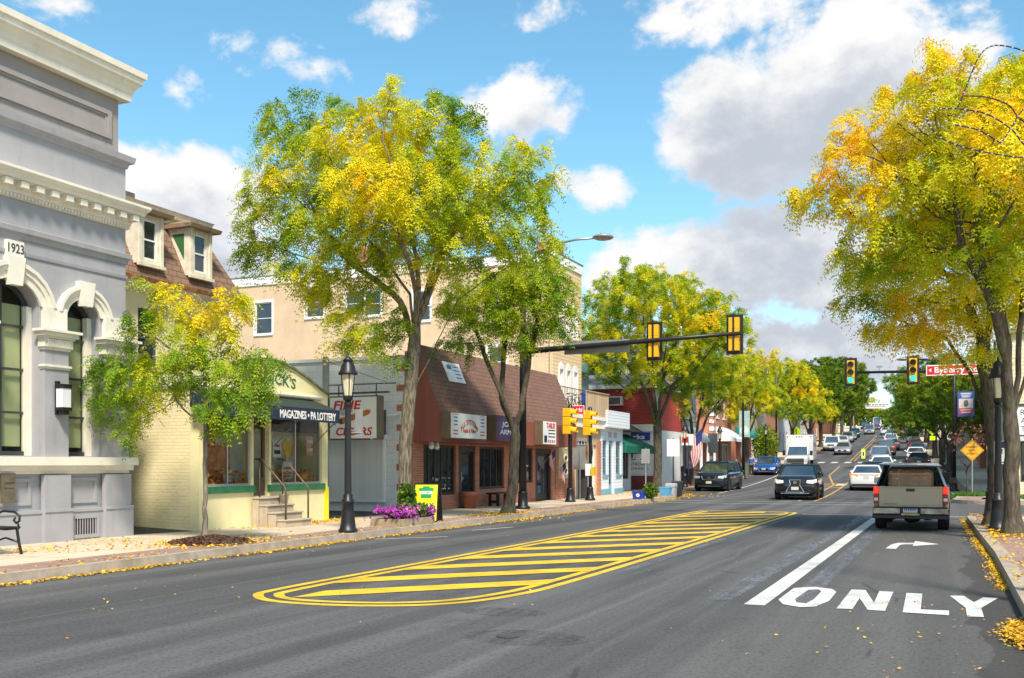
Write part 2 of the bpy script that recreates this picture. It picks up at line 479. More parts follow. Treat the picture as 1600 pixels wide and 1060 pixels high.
def M_asphalt():
    m, nt, b, co = base_mat('asphalt')
    grain = noise(nt, co, 55, 3, .7)
    grit = noise(nt, co, 160, 2, .7)
    big = noise(nt, co, .35, 5, .6)
    lane = noise(nt, vmath(nt, 'MULTIPLY', co, (1.3, .045, 1)).outputs[0], 1.0, 4, .6)
    out = mixc(nt, smooth(nt, big, .3, .7), (.056, .057, .061), (.080, .080, .084))
    out = mixc(nt, math_n(nt, 'MULTIPLY', smooth(nt, lane, .42, .66), .9), out, (.134, .134, .136))
    out = mixc(nt, math_n(nt, 'MULTIPLY', smooth(nt, lane, .47, .28), .5), out, (.036, .036, .040))
    # paler asphalt in the kerb lane
    s = nt.nodes.new('ShaderNodeSeparateXYZ'); nt.links.new(co, s.inputs[0])
    wob = math_n(nt, 'MULTIPLY', math_n(nt, 'SUBTRACT', noise(nt, co, .6, 4), .5), 1.6)
    px_ = math_n(nt, 'ADD', s.outputs[0], wob)
    out = mixc(nt, math_n(nt, 'MULTIPLY', smooth(nt, px_, -3.2, -1.2), .55), out, (.105, .098, .090))
    out = mixc(nt, math_n(nt, 'MULTIPLY', smooth(nt, grain, .45, .68), .6), out, (.15, .147, .143), 'MIX')
    out = mixc(nt, math_n(nt, 'MULTIPLY', smooth(nt, noise(nt, co, 24, 2, .8), .52, .36), .5), out, (.025, .025, .027))
    stn = smooth(nt, noise(nt, co, .9, 6, .7), .56, .72)
    out = mixc(nt, math_n(nt, 'MULTIPLY', stn, .35), out, (.030, .030, .032))
    out = mixc(nt, math_n(nt, 'MULTIPLY', smooth(nt, grit, .62, .72), .5), out, (.20, .195, .19))
    # darker strip along the right gutter
    pw = math_n(nt, 'ADD', s.outputs[0], math_n(nt, 'MULTIPLY', math_n(nt, 'SUBTRACT', noise(nt, vmath(nt, 'MULTIPLY', co, (1, .5, 1)).outputs[0], 1.1, 3), .5), 1.1))
    yfar = smooth(nt, s.outputs[1], 33, 30)
    out = mixc(nt, math_n(nt, 'MULTIPLY', math_n(nt, 'MULTIPLY', smooth(nt, pw, .22, .26), .62), yfar), out, (.040, .037, .034))
    # cracks and paving seams
    seam = math_n(nt, 'ABSOLUTE', math_n(nt, 'SUBTRACT', math_n(nt, 'ADD', s.outputs[0], math_n(nt, 'MULTIPLY', noise(nt, co, .5, 3), .12)), -8.9))
    out = mixc(nt, math_n(nt, 'MULTIPLY', smooth(nt, seam, .022, .008), .55), out, (.16, .16, .16))
    seam2 = math_n(nt, 'ABSOLUTE', math_n(nt, 'SUBTRACT', math_n(nt, 'ADD', s.outputs[0], math_n(nt, 'MULTIPLY', noise(nt, co, .4, 3), .5)), -3.35))
    out = mixc(nt, math_n(nt, 'MULTIPLY', smooth(nt, seam2, .05, .01), .4), out, (.15, .15, .15))
    vor = nt.nodes.new('ShaderNodeTexVoronoi'); vor.feature = 'DISTANCE_TO_EDGE'; vor.inputs['Scale'].default_value = .22
    nt.links.new(vmath(nt, 'ADD', co, vmath(nt, 'MULTIPLY', nt.nodes.new('ShaderNodeTexNoise').outputs['Color'], (.8, .8, 0)).outputs[0]).outputs[0], vor.inputs['Vector'])
    crack = math_n(nt, 'MULTIPLY', smooth(nt, vor.outputs[0], .006, .002), smooth(nt, noise(nt, co, .5, 2), .52, .62))
    out = mixc(nt, math_n(nt, 'MULTIPLY', crack, .5), out, (.02, .02, .02))
    nt.links.new(out, b.inputs['Base Color'])
    nt.links.new(smooth(nt, grain, .2, .8, .72, .95), b.inputs['Roughness'])
    b.inputs['Specular IOR Level'].default_value = .35
    bump(nt, b, math_n(nt, 'ADD', grain, math_n(nt, 'MULTIPLY', grit, .6)), .45, .012)
    return m

def M_slab(name, c, bw, bh, ms=.012, off=0., dark=.6, var=.12, rot=0.):
    m, nt, b, co = base_mat(name)
    t = nt.nodes.new('ShaderNodeTexBrick'); nt.links.new(floor_uv(nt, co, rot), t.inputs['Vector'])
    t.inputs['Scale'].default_value = 1; t.inputs['Brick Width'].default_value = bw; t.inputs['Row Height'].default_value = bh
    t.inputs['Mortar Size'].default_value = ms; t.offset = off; t.inputs['Mortar Smooth'].default_value = .3
    t.inputs['Color1'].default_value = (*[x * (1 - var) for x in c], 1); t.inputs['Color2'].default_value = (*[min(1, x * (1 + var)) for x in c], 1)
    t.inputs['Mortar'].default_value = (*[x * .4 for x in c], 1)
    st_ = smooth(nt, noise(nt, co, .8, 6, .65), .45, .75)
    out = mixc(nt, math_n(nt, 'MULTIPLY', st_, dark), t.outputs['Color'], tuple(x * .62 for x in c))
    fine = noise(nt, co, 45, 4, .7)
    out = mixc(nt, math_n(nt, 'MULTIPLY', smooth(nt, fine, .4, .75), .3), out, tuple(x * .7 for x in c))
    nt.links.new(out, b.inputs['Base Color']); b.inputs['Roughness'].default_value = .85
    bump(nt, b, math_n(nt, 'SUBTRACT', math_n(nt, 'MULTIPLY', fine, .3), t.outputs['Fac']), .4, .01)
    return m

def M_worn(name, col, cover=.5, soft=.055):      # worn road paint: real gaps where the paint has gone
    m, nt, b, co = base_mat(name)
    f = noise(nt, co, 14, 6, .7); g = noise(nt, vmath(nt, 'MULTIPLY', co, (3, .35, 1)).outputs[0], 2.2, 5, .7)
    a = smooth(nt, math_n(nt, 'ADD', math_n(nt, 'MULTIPLY', f, .5), math_n(nt, 'MULTIPLY', g, .5)), cover - soft, cover + soft)
    out = mixc(nt, smooth(nt, noise(nt, co, 1.6, 6, .7), .38, .68), col, tuple(x * .66 for x in col))
    nt.links.new(out, b.inputs['Base Color']); b.inputs['Roughness'].default_value = .6
    nt.links.new(a, b.inputs['Alpha'])
    return m

m_asph = M_asphalt()
m_conc = M_slab('pavement_concrete', (.60, .50, .37), 1.5, 1.5, .012)
m_paver = M_slab('pavement_pavers', (.34, .22, .18), .62, .62, .012, .0, .5, .12)
m_kerb = M('kerb_stone', (.38, .32, .25), .85, 0, .2, 3, .4, 40, grime=.5)
m_white = M_worn('white_road_paint', (.68, .68, .65), .385)
m_yellow = M_worn('yellow_road_paint', (.82, .53, .03), .365)
m_amber = M_worn('amber_road_paint', (.62, .34, .07), .38)
m_ghost = M_worn('scrubbed_paint', (.20, .21, .235), .49, .18)
m_land = M('land', (.13, .12, .08), .95, 0, .3, .2)

YS = [-30, -10, 0, 10, 20, 30, 40, 46, 48, 50, 52, 54, 57, 60, 65, 70, 75, 80, 85, 90, 92, 95, 98, 100, 105, 110, 120, 130, 145, 160, 180, 200, 220, 240, 260, 280, 300, 315, 330, 340, 350, 365, 385, 420, 500]
def strip(mb, fa, fb, ys, za, zb=None):           # ribbon between two lines that follow the street
    zb = zb or za; n = len(ys); vs = []
    for y in ys: vs += [(fa(y), y, za(y)), (fb(y), y, zb(y))]
    return mb.add(vs, [(2 * i, 2 * i + 1, 2 * i + 3, 2 * i + 2) for i in range(n - 1)])

mb = MB()
xs = [-900, -200, -60, -20, 0, 20, 60, 200, 900]; ys = [-120, -30, 0, 50, 60, 70, 80, 90, 150, 220, 330, 345, 360, 400, 500, 800, 1600]
vs = [(x, y, rise(y) - .06) for y in ys for x in xs]; k = len(xs)
struct(mb.add(vs, [(j * k + i, j * k + i + 1, (j + 1) * k + i + 1, (j + 1) * k + i) for j in range(len(ys) - 1) for i in range(k - 1)]).build('ground', m_land))
mb = MB()
strip(mb, kerb_l, kerb_r, YS, rise)
struct(mb.build('road', m_asph))
mb = MB(); mb.add([(.3, 33.0, -.004), (70, 33.0, -.004), (70, 45.6, -.004), (.2, 45.6, -.004)], [(0, 1, 2, 3)])
struct(mb.build('side_road', m_asph))

up = lambda h: (lambda y: rise(y) + h)
KW = .16
# left pavement: kerb, a band of pavers, concrete flags
YL = sorted(set(YS + [y / 2 for y in range(92, 204)]))
mb = MB(); strip(mb, kerb_l, lambda y: kerb_l(y) - KW, YL, up(SW)); strip(mb, lambda y: kerb_l(y) + .012, kerb_l, YL, up(-.05), up(SW - .015)); strip(mb, lambda y: kerb_l(y), kerb_l, YL, up(SW - .015), up(SW))
struct(mb.build('kerb', m_kerb))
mb = MB(); strip(mb, lambda y: kerb_l(y) - KW, lambda y: kerb_l(y) - .95, YL, up(SW)); struct(mb.build('paver_band', m_paver))
mb = MB(); strip(mb, lambda y: kerb_l(y) - .95, lambda y: -34 + bend(y), YL, up(SW)); struct(mb.build('pavement', m_conc))
# right pavement, near block with a rounded corner
def arc_pts(cx, cy, r, a0, a1, n=10): return [(cx + r * math.cos(R(a0 + (a1 - a0) * i / n)), cy + r * math.sin(R(a0 + (a1 - a0) * i / n))) for i in range(n + 1)]
def block(outline, name, mat, z0, z1):
    mb = MB(); mb.prism(outline, lambda u, v, w: (u, v, w), z0, z1); return struct(mb.build(name, mat))
near_edge = [(.70, -30), (.70, 11), (.66, 19), (.5, 26), (.38, 31.6)] + arc_pts(1.98, 31.6, 1.6, 180, 90) + [(60, 33.2)]
def inset(pts, d):     # the same edge moved d into the pavement (right/below side)
    out = []
    for i, p in enumerate(pts):
        a = Vector(pts[max(i - 1, 0)]); b_ = Vector(pts[min(i + 1, len(pts) - 1)]); t = (b_ - a).normalized(); out.append((p[0] + t.y * d, p[1] - t.x * d))
    return out
def ring(outer, inner, name, mat, z0, z1):
    n = len(outer); mb = MB()
    vs = [(x, y, z0) for x, y in outer] + [(x, y, z1) for x, y in outer] + [(x, y, z1) for x, y in inner]
    fs = [(i, i + 1, n + i + 1, n + i) for i in range(n - 1)] + [(n + i, n + i + 1, 2 * n + i + 1, 2 * n + i) for i in range(n - 1)]
    return struct(mb.add(vs, fs).build(name, mat))
e1 = inset(near_edge, .2); e2 = inset(near_edge, 1.25)
ring(near_edge, e1, 'kerb', m_kerb, -.05, SW)
ring(e1, e2, 'paver_band', m_paver, SW, SW)
mb = MB(); mb.add([(x, y, SW) for x, y in e2] + [(60, -30, SW)], [tuple(range(len(e2) + 1))]); struct(mb.build('pavement', m_conc))
# right pavement, far block
far_edge = [(60, 45.0)] + arc_pts(2.0, 47.0, 2.0, 270, 180) + [(kerb_r(y), y) for y in (50, 55, 60, 70, 80, 90)]
far_edge = [(x, y) for x, y in far_edge]
f1 = inset(far_edge, .2); f2 = inset(far_edge, 1.1)
def ring3(outer, inner, name, mat, z0, z1):
    n = len(outer); mb = MB()
    vs = [(x, y, rise(y) + z0) for x, y in outer] + [(x, y, rise(y) + z1) for x, y in outer] + [(x, y, rise(y) + z1) for x, y in inner]
    fs = [(i, i + 1, n + i + 1, n + i) for i in range(n - 1)] + [(n + i, n + i + 1, 2 * n + i + 1, 2 * n + i) for i in range(n - 1)]
    return struct(mb.add(vs, fs).build(name, mat))
ring3(far_edge, f1, 'kerb', m_kerb, -.05, SW)
ring3(f1, f2, 'paver_band', m_paver, SW, SW)
mb = MB(); mb.add([(x, y, rise(y) + SW) for x, y in f2[:12]] + [(60, 47.0, SW)], [tuple(range(13))]); 
fl = lambda y: kerb_r(y) + 1.1
strip(mb, lambda y: (2.0 if y < 48 else fl(y)), lambda y: 60, [47.0, 50, 55, 60, 70, 80, 90], up(SW))
struct(mb.build('pavement', m_conc))
YR = [y for y in YS if y >= 90]
mb = MB(); strip(mb, kerb_r, lambda y: kerb_r(y) + .2, YR, up(SW)); strip(mb, kerb_r, kerb_r, YR, up(-.05), up(SW)); struct(mb.build('kerb', m_kerb))
mb = MB(); strip(mb, lambda y: kerb_r(y) + .2, lambda y: 60, YR, up(SW)); struct(mb.build('pavement', m_conc))
# asphalt lane between the grey building and the yellow shop
m_lane = M('old_asphalt', (.055, .05, .045), .95, 0, .25, 3, .5, 50)
mb = MB(); mb.add([(-15.75, 16.38, SW + .005), (-15.3, 17.9, SW + .005), (-30, 17.9, .7), (-30, 16.38, .7)], [(0, 1, 2, 3)]); struct(mb.build('alley_path', m_lane))
mb = MB(); mb.add([(-15.2, 23.05, SW + .005), (-15.2, 27.45, SW + .005), (-26, 27.45, SW + .005), (-26, 23.05, SW + .005)], [(0, 1, 2, 3)]); struct(mb.build('yard_path', m_lane))

# ---- road markings
ZM = .005
def poly(pts, name, mat, z=ZM):
    mb = MB(); mb.add([(x, y, rise(y) + z) for x, y in pts], [tuple(range(len(pts)))]); return struct(mb.build(name, mat))
def ribbon(pts, w, name, mat, z=ZM, closed=False):
    pts = [Vector(p) for p in pts]; n = len(pts); vs = []
    for i, p in enumerate(pts):
        a = pts[i - 1] if (closed or i) else pts[i]; b_ = pts[(i + 1) % n] if (closed or i < n - 1) else pts[i]
        t = (b_ - a).normalized(); nn_ = Vector((-t.y, t.x)) * (w / 2)
        vs += [(p.x + nn_.x, p.y + nn_.y, rise(p.y) + z), (p.x - nn_.x, p.y - nn_.y, rise(p.y) + z)]
    m_ = n if closed else n - 1
    mb = MB(); mb.add(vs, [(2 * i, 2 * i + 1, (2 * i + 3) % (2 * n), (2 * i + 2) % (2 * n)) for i in range(m_)])
    return struct(mb.build(name, mat))
def spline(pts, n=8):
    out = []; k = len(pts)
    for i in range(k):
        p0, p1, p2, p3 = (Vector(pts[(i + j - 1) % k]) for j in range(4))
        for q in range(n):
            t = q / n; out.append(.5 * ((2 * p1) + (p2 - p0) * t + (2 * p0 - 5 * p1 + 4 * p2 - p3) * t * t + (3 * p1 - p0 - 3 * p2 + p3) * t ** 3))
    return [(p.x, p.y) for p in out]
isle = spline([(-8.0, 34.6), (-8.0, 30), (-8.0, 22), (-8.02, 15), (-8.05, 11.2), (-7.85, 10.35), (-7.2, 10.0), (-6.2, 10.12), (-5.4, 10.65), (-4.98, 11.7), (-4.85, 13.5), (-4.80, 20), (-4.77, 28), (-4.75, 34.2), (-5.0, 35.2), (-5.8, 35.5), (-7.0, 35.5), (-7.75, 35.3)], 5)
def shrink(pts, d):
    n = len(pts); out = []
    for i, p in enumerate(pts):
        a, b_ = Vector(pts[i - 1]), Vector(pts[(i + 1) % n]); t = (b_ - a).normalized(); out.append((p[0] - t.y * d, p[1] + t.x * d))
    return out
sgn = 1 if sum(isle[i][0] * isle[(i + 1) % len(isle)][1] - isle[(i + 1) % len(isle)][0] * isle[i][1] for i in range(len(isle))) > 0 else -1
ribbon(isle, .13, 'yellow_line_marking', m_yellow, ZM, True)
ribbon(shrink(isle, .25 * sgn), .13, 'yellow_line_marking', m_yellow, ZM, True)
mb = MB()
for i in range(13):
    y = 10.35 + i * 1.87; x0, x1 = -7.72, -5.03; y1 = y + (x1 - x0) * 1.07; dy = .37
    if y1 > 34.9: x1 = x0 + (34.9 - y) / 1.07; y1 = 34.9
    xa = x0 + (.35 if i == 0 else 0)
    mb.add([(xa, y - dy + (xa - x0) * 1.07, ZM + .003), (x1, y1 - dy, ZM + .003), (x1, y1 + dy, ZM + .003), (xa, y + dy + (xa - x0) * 1.07, ZM + .003)], [(0, 1, 2, 3)])
struct(mb.build('hatch_marking', m_yellow))
ribbon([(-2.10, 11.95), (-2.10, 33.6)], .24, 'lane_line_marking', m_white)
ribbon([(-2.56, 12.2), (-2.5, 33.6)], .30, 'scrubbed_line_marking', m_ghost)
ribbon([(-1.68, 12.2), (-1.72, 33.6)], .28, 'scrubbed_line_marking', m_ghost, .003)
ribbon([(-4.55, 14.5), (-4.5, 33)], .16, 'scrubbed_line_marking', m_ghost)
ribbon([(-4.45, 34.2), (.38, 34.2)], .16, 'stop_line_marking', m_white)
ribbon([(-11.5, 44.6), (-.1, 45.1)], .14, 'crossing_line_marking', m_white)
ribbon([(-11.5, 42.2), (-.1, 42.8)], .14, 'crossing_line_marking', m_white)
def zp(pts): return [tuple(G(1100 + a / 3.2, 780 + b / 3.2)[:2]) for a, b in pts]      # letter outlines as surveyed on the road
LETTERS = [([(372, 505), (450, 447), (552, 442), (640, 452), (662, 467), (625, 512), (560, 540), (480, 543), (395, 529)], [(455, 503), (522, 456), (572, 454), (588, 463), (548, 505), (512, 524), (462, 520)]),
           ([(662, 550), (737, 455), (808, 458), (850, 522), (877, 463), (947, 466), (905, 562), (818, 557), (778, 497), (742, 553)],),
           ([(993, 569), (1012, 472), (1092, 476), (1083, 555), (1225, 561), (1225, 584)],), ([(1316, 590), (1308, 547), (1228, 485), (1300, 487), (1350, 519), (1394, 495), (1470, 498), (1386, 548), (1400, 593)],)]
for loops in LETTERS:
    loops = [zp(l) for l in loops]; fl_ = [p for l in loops for p in l]
    mb = MB(); mb.add([(x, y, ZM + .002) for x, y in fl_], [tuple(t) for t in tessellate_polygon([[Vector((x, y, 0)) for x, y in l] for l in loops])]); struct(mb.build('letter_marking', m_white))
ar = [(-1.18, 20.9), (-1.13, 22.0), (-1.02, 22.5), (-.72, 22.62), (-.72, 23.15), (-.24, 22.45), (-.72, 21.75), (-.72, 22.22), (-.93, 22.1), (-.97, 21.8), (-.99, 20.9)]
mb = MB(); mb.add([(x, y, ZM) for x, y in ar], [tuple(t) for t in tessellate_polygon([[Vector((x, y, 0)) for x, y in ar]])]); struct(mb.build('turn_arrow_marking', m_white))
for (a, b_) in (((585, 843), (700, 839)), ((738, 829), (802, 824))):
    p, q = G(*a), G(*b_); ribbon([(p.x, p.y), (q.x, q.y)], .08, 'parking_marking', m_white)
# beyond the junction
ctr = lambda y: -5.9 + bend(y)
yy = [46 + i * 2 for i in range(0, 34)]
ribbon([(ctr(y) - .25 - 1.2 * max(0, min(1, (y - 70) / 14)), y) for y in yy if y < 100], .12, 'centre_line_marking', m_amber)
ribbon([(ctr(y) + .25 + .2, y) for y in yy if y < 76], .12, 'centre_line_marking', m_amber)
ribbon([(ctr(y) - 1.0, y) for y in range(108, 215, 3)], .12, 'centre_line_marking', m_amber)
ribbon([(ctr(y) - .6, y) for y in range(108, 190, 3)], .10, 'centre_line_marking', m_amber)
mb = MB()
for i in range(3):
    y = 64 + i * 3.0; x = ctr(y); mb.add([(x - .6 - i * .25, y, rise(y) + ZM), (x + .3, y + 2, rise(y + 2) + ZM), (x + .3, y + 2.7, rise(y + 2.7) + ZM), (x - .6 - i * .25, y + .7, rise(y + .7) + ZM)], [(0, 1, 2, 3)])
struct(mb.build('hatch_marking', m_amber))
for yb, x0, x1 in ((104, kerb_l(104) + .6, kerb_r(104) - .4), (69, -7.0, -3.5)):
    mb = MB(); x = x0
    while x < x1:
        mb.add([(x, yb, rise(yb) + ZM), (x + .62, yb, rise(yb) + ZM), (x + .62, yb + 2.2, rise(yb + 2.2) + ZM), (x, yb + 2.2, rise(yb + 2.2) + ZM)], [(0, 1, 2, 3)]); x += 1.25
    struct(mb.build('crossing_marking', m_white))
ribbon([(kerb_l(y) + 2.3, y) for y in range(56, 100, 2)], .1, 'parking_marking', m_white)
# darker repairs round two lids in the road
m_patch = M_worn('road_repair', (.066, .070, .078), .60, .2)
m_lid = M('iron_lid', (.12, .12, .125), .5, .6, .2, 6, .4, 30)
for (cx, cy, rx, ry) in ((-3.68, 8.86, .62, .42), (-4.54, 10.3, .5, .32)):
    pts = [(cx + rx * math.cos(2 * math.pi * i / 28), cy + ry * math.sin(2 * math.pi * i / 28)) for i in range(28)]
    poly(pts, 'road_patch', m_patch, .003)
mb = MB(); mb.lathe(-3.85, 8.86, [(.11, .004), (.11, .012), (.085, .012), (.08, .008), (.0, .008)], 20)
tag(mb.build('valve_lid', m_lid), 'small round iron valve lid set in a dark repair in the near road', 'lid')
# ================================================================== BUILDINGS
m_grey = M('grey_render', (.345, .34, .36), .75, 0, .07, 1.2, .15, 70, grime=.34)
m_grey2 = M('grey_parapet_render', (.31, .285, .272), .75, 0, .07, 1.2, .15, 70, grime=.34)
m_cream = M('cream_stone', (.76, .71, .60), .65, 0, .06, 2, .12, 60, grime=.34)
m_ivory = M('ivory_trim', (.78, .74, .63), .6, 0, .05, 2, .08, 60, grime=.15)
m_whitetrim = M('white_trim', (.78, .78, .76), .5, 0, .04, 2, grime=.12)
m_dark = M('charcoal_frame', (.045, .048, .05), .45, 0, .1, 3)
m_black = M('black_paint', (.012, .012, .014), .38, 0, .15, 4, .1, 30, spec=.5)
m_int = M('dark_interior', (.03, .028, .026), .9)
g_clear = M_glass('clear_glass', (.02, .022, .022), .02, .88)
g_dark = M_glass('dark_glass', (.022, .026, .030), .03)
g_shop = M_glass('shop_glass', (.018, .022, .024), .025, .35)
m_roof = M('flat_roof', (.16, .155, .15), .9, 0, .2, 1.5, .3, 30)
m_iron = M('weathered_iron', (.16, .14, .12), .6, .4, .25, 6, .2, 40)
m_rustm = M('old_rail_paint', (.12, .085, .06), .55, .3, .3, 8, .2, 50)

def frame_ring(mb, P, outer, inner, o0, o1):
    mb.prism(outer, lambda u, v, w: P(u, v, w), o0, o1, [inner]); return mb

def window(P, root, u0, u1, v0, v1, fm, gm, depth=.12, fw=.06, cols=1, rows=2, head=0., sill=None, blind_or_reflection=None, name='window', label=None, sash=True, pane_parts=True):
    """frame with glazing bars (one mesh) > pane, and sill or blind where there is one"""
    mb = MB()
    if head:
        out = arch(u0, u1, v0, v1 - head, v1); inn = arch(u0 + fw, u1 - fw, v0 + fw, v1 - head, v1 - fw)
        frame_ring(mb, P, out, inn, -depth - .07, -depth)
    else:
        for a in ((u0, u0 + fw, v0, v1), (u1 - fw, u1, v0, v1)): pbox(mb, P, *a, -depth - .07, -depth)
        for a in ((u0 + fw, u1 - fw, v0, v0 + fw), (u0 + fw, u1 - fw, v1 - fw, v1)): pbox(mb, P, *a, -depth - .07, -depth)
    bw = min(.045, fw * .7)
    for i in range(1, cols):
        u = u0 + (u1 - u0) * i / cols; pbox(mb, P, u - bw / 2, u + bw / 2, v0 + fw * .9, v1 - fw * .9, -depth - .055, -depth - .012)
    for j in range(1, rows):
        v = v0 + (v1 - v0) * j / rows; pbox(mb, P, u0 + fw * .9, u1 - fw * .9, v - bw / 2, v + bw / 2, -depth - .052, -depth - .015)
    f = mb.build(name, fm, root, label=label)
    pb = MB(); t = .5 * fw
    if head: pb.prism(arch(u0 + t, u1 - t, v0 + t, v1 - head, v1 - t), lambda u, v, w: P(u, v, w), -depth - .045, -depth - .035)
    else: pbox(pb, P, u0 + t, u1 - t, v0 + t, v1 - t, -depth - .045, -depth - .035)
    pb.build('pane', gm, f)
    if sill:
        sb = MB(); pbox(sb, P, u0 - .06, u1 + .06, v0 - .09, v0, -depth, .07); sb.build('sill', sill, f)
    if blind_or_reflection:
        bm_, frac = blind_or_reflection; b2 = MB(); pbox(b2, P, u0 + fw, u1 - fw, v1 - fw - (v1 - v0 - 2 * fw) * frac, v1 - fw - (head * .7), -depth - .14, -depth - .12); b2.build('blind_or_reflection', bm_, f)
    return f

def shell(mb, x0, x1, y0, y1, z0, z1, skip=()):
    """four walls .3 thick and a lid, as boxes butted end to end; skip names walls that are built otherwise"""
    t = .3
    if 'front' not in skip: mb.box((x1 - t, y0 + t, z0), (x1, y1 - t, z1))
    if 'back' not in skip: mb.box((x0, y0 + t, z0), (x0 + t, y1 - t, z1))
    if 'near' not in skip: mb.box((x0, y0, z0), (x1 - (.002 if 'front' in skip else 0), y0 + t, z1))
    if 'far' not in skip: mb.box((x0, y1 - t, z0), (x1 - (.002 if 'front' in skip else 0), y1, z1))
    return mb

def cornice(mb, X, Y0, Y1, XB, prof):
    n = len(prof); vs = []
    for (px_, py_) in ((0, 0), (0, 1), (1, 1)):
        for o, z in prof:
            vs.append((XB if px_ else X + o, (Y1 + o) if py_ else Y0, z))
    fs = [(s * n + i, s * n + (i + 1) % n, (s + 1) * n + (i + 1) % n, (s + 1) * n + i) for s in range(2) for i in range(n)]
    fs += [tuple(range(n)), tuple(range(2 * n, 3 * n))[::-1]]
    return mb.add(vs, fs)

# ------------------------------------------------------------------ grey stone-fronted bank dated 1923
BX, BY0, BY1 = -15.75, 3.0, 16.34
bank = thing('stone_building', 'grey rendered corner building with cream cornices, arched windows and the date 1923', 'building', (BX, BY1, SW))
P = Pl('X', BX, 1)
bays = [(12.92, 14.16, 4.58, 5.02), (14.78, 15.62, 4.55, 4.86), (9.9, 11.9, 4.6, 5.1), (7.2, 9.2, 4.6, 5.1), (4.4, 6.4, 4.6, 5.1)]
mb = MB()
holes = [arch(a, b, 1.78, s, c) for a, b, s, c in bays]
mb.prism(rect(BY0, BY1, 0, 8.0), lambda u, v, w: P(u, v, w), -.45, 0, holes)
shell(mb, -28, BX - .45, BY0, BY1, 0, 8.0, ('front',))
mb.build('wall', m_grey, bank)
mb = MB(); mb.box((-28, BY0, 8.0), (BX - .10, BY1 - .10, 9.3)); 
mb.build('parapet', m_grey2, bank)
mb = MB(); mb.box((-27.9, BY0 + .1, 9.76), (BX + .1, BY1 + .1, 9.82)); mb.build('roof', m_roof, bank)
mb = MB()   # raised border of the long sunk panel of the parapet
PP = Pl('X', BX - .10, 1)
mb.prism(rect(BY0 + .3, 16.02, 8.27, 8.84), lambda u, v, w: PP(u, v, w), .001, .05, [rect(BY0 + .42, 15.92, 8.36, 8.75)])
mb.prism(rect(BY0 + .42, 15.92, 8.36, 8.75), lambda u, v, w: PP(u, v, w), .001, .022, [rect(BY0 + .47, 15.87, 8.41, 8.70)])
mb.build('sunk_panel', m_grey2, bank)
mb = MB(); cornice(mb, BX - .1, BY0, BY1 - .1, -28, [(-.05, 9.14), (.18, 9.14), (.19, 9.27), (.205, 9.29), (.23, 9.38), (.30, 9.48), (.34, 9.51), (.35, 9.53), (.35, 9.62), (.40, 9.64), (.41, 9.76), (-.05, 9.79)])
mb.build('top_cornice', m_cream, bank)
mb = MB(); cornice(mb, BX, BY0, BY1, -28, [(-.12, 7.72), (.03, 7.74), (.05, 7.82), (.13, 7.86), (.15, 7.98), (.05, 8.02), (-.12, 8.02)]); 
mb.build('string_course', m_grey, bank)
mb = MB(); cornice(mb, BX, BY0, BY1, -28, [(-.05, 5.76), (.03, 5.76), (.04, 5.84), (.09, 5.87), (.10, 5.96), (.02, 5.99), (-.05, 5.99)]); cornice(mb, BX, BY0, BY1, -28, [(-.03, 5.46), (.025, 5.46), (.035, 5.52), (-.03, 5.53)])
mb.build('string_course', m_grey, bank)
mb = MB()
cornice(mb, BX, BY0, BY1, -28, [(-.05, 6.48), (.04, 6.48), (.05, 6.55), (.08, 6.57), (.08, 6.62), (.10, 6.63), (.10, 6.77), (.27, 6.78), (.29, 6.84), (.33, 6.88), (.36, 6.93), (.36, 6.98), (-.05, 7.05)])
y = BY0 + .2
while y < BY1 + .12:
    mb.box((BX + .101, y, 6.65), (BX + .25, y + .16, 6.77)); y += .345
for i in range(6): mb.box((BX - .3 - i * .345, BY1 + .101, 6.65), (BX - .14 - i * .345, BY1 + .25, 6.77))
y = BY0
while y < BY1 + .04:
    mb.box((BX + .046, y, 6.495), (BX + .078, y + .045, 6.56)); y += .078
mb.build('dentil_cornice', m_cream, bank)
# arched surrounds, keystones
for i, (a, b, s, c) in enumerate(bays):
    mb = MB(); w = .30 if b - a > 1 else .26
    def half(o, n=10):
        return arch(a - o, b + o, s, s, c + o, n)[2:]
    for (o0, o1, pr) in ((.0, w * .45, .05), (w * .45, w * .75, .09), (w * .75, w, .13)):
        outer, inner = half(o1), half(o0)
        mb.prism(outer + inner[::-1], lambda u, v, w_: P(u, v, w_), .001, pr)
    mb.build('arch_surround', m_cream, bank)
    if a < 12.9 and False: pass
    mb = MB(); u = (a + b) / 2
    mb.prism([(u - .12, c - .14), (u + .12, c - .14), (u + .19, c + w + .08), (u - .19, c + w + .08)], lambda q, v, w_: P(q, v, w_), .002, .15)
    mb.build('keystone', m_ivory, bank)
    for (q0, q1) in ((a - .001, a + .12), (b - .12, b + .001)): mb = MB(); pbox(mb, P, q0, q1, 1.78, s, -.33, -.20); mb.build('jamb', m_cream, bank)
mb = MB(); pbox(mb, P, 13.38, 13.74, 5.41, 5.69, .002, .09); dp = mb.build('date_stone', m_ivory, bank)
m_ink = M('dark_lettering', (.05, .05, .055), .7, 0, .1)
text('lettering', '1923', P(13.56, 5.555, .091), P.right, (0, 0, 1), .17, m_ink, dp, width=.34, bold=.008)
pil = [(14.18, 14.74), (15.68, 16.32), (12.2, 12.88), (9.25, 9.85), (6.5, 7.1)]
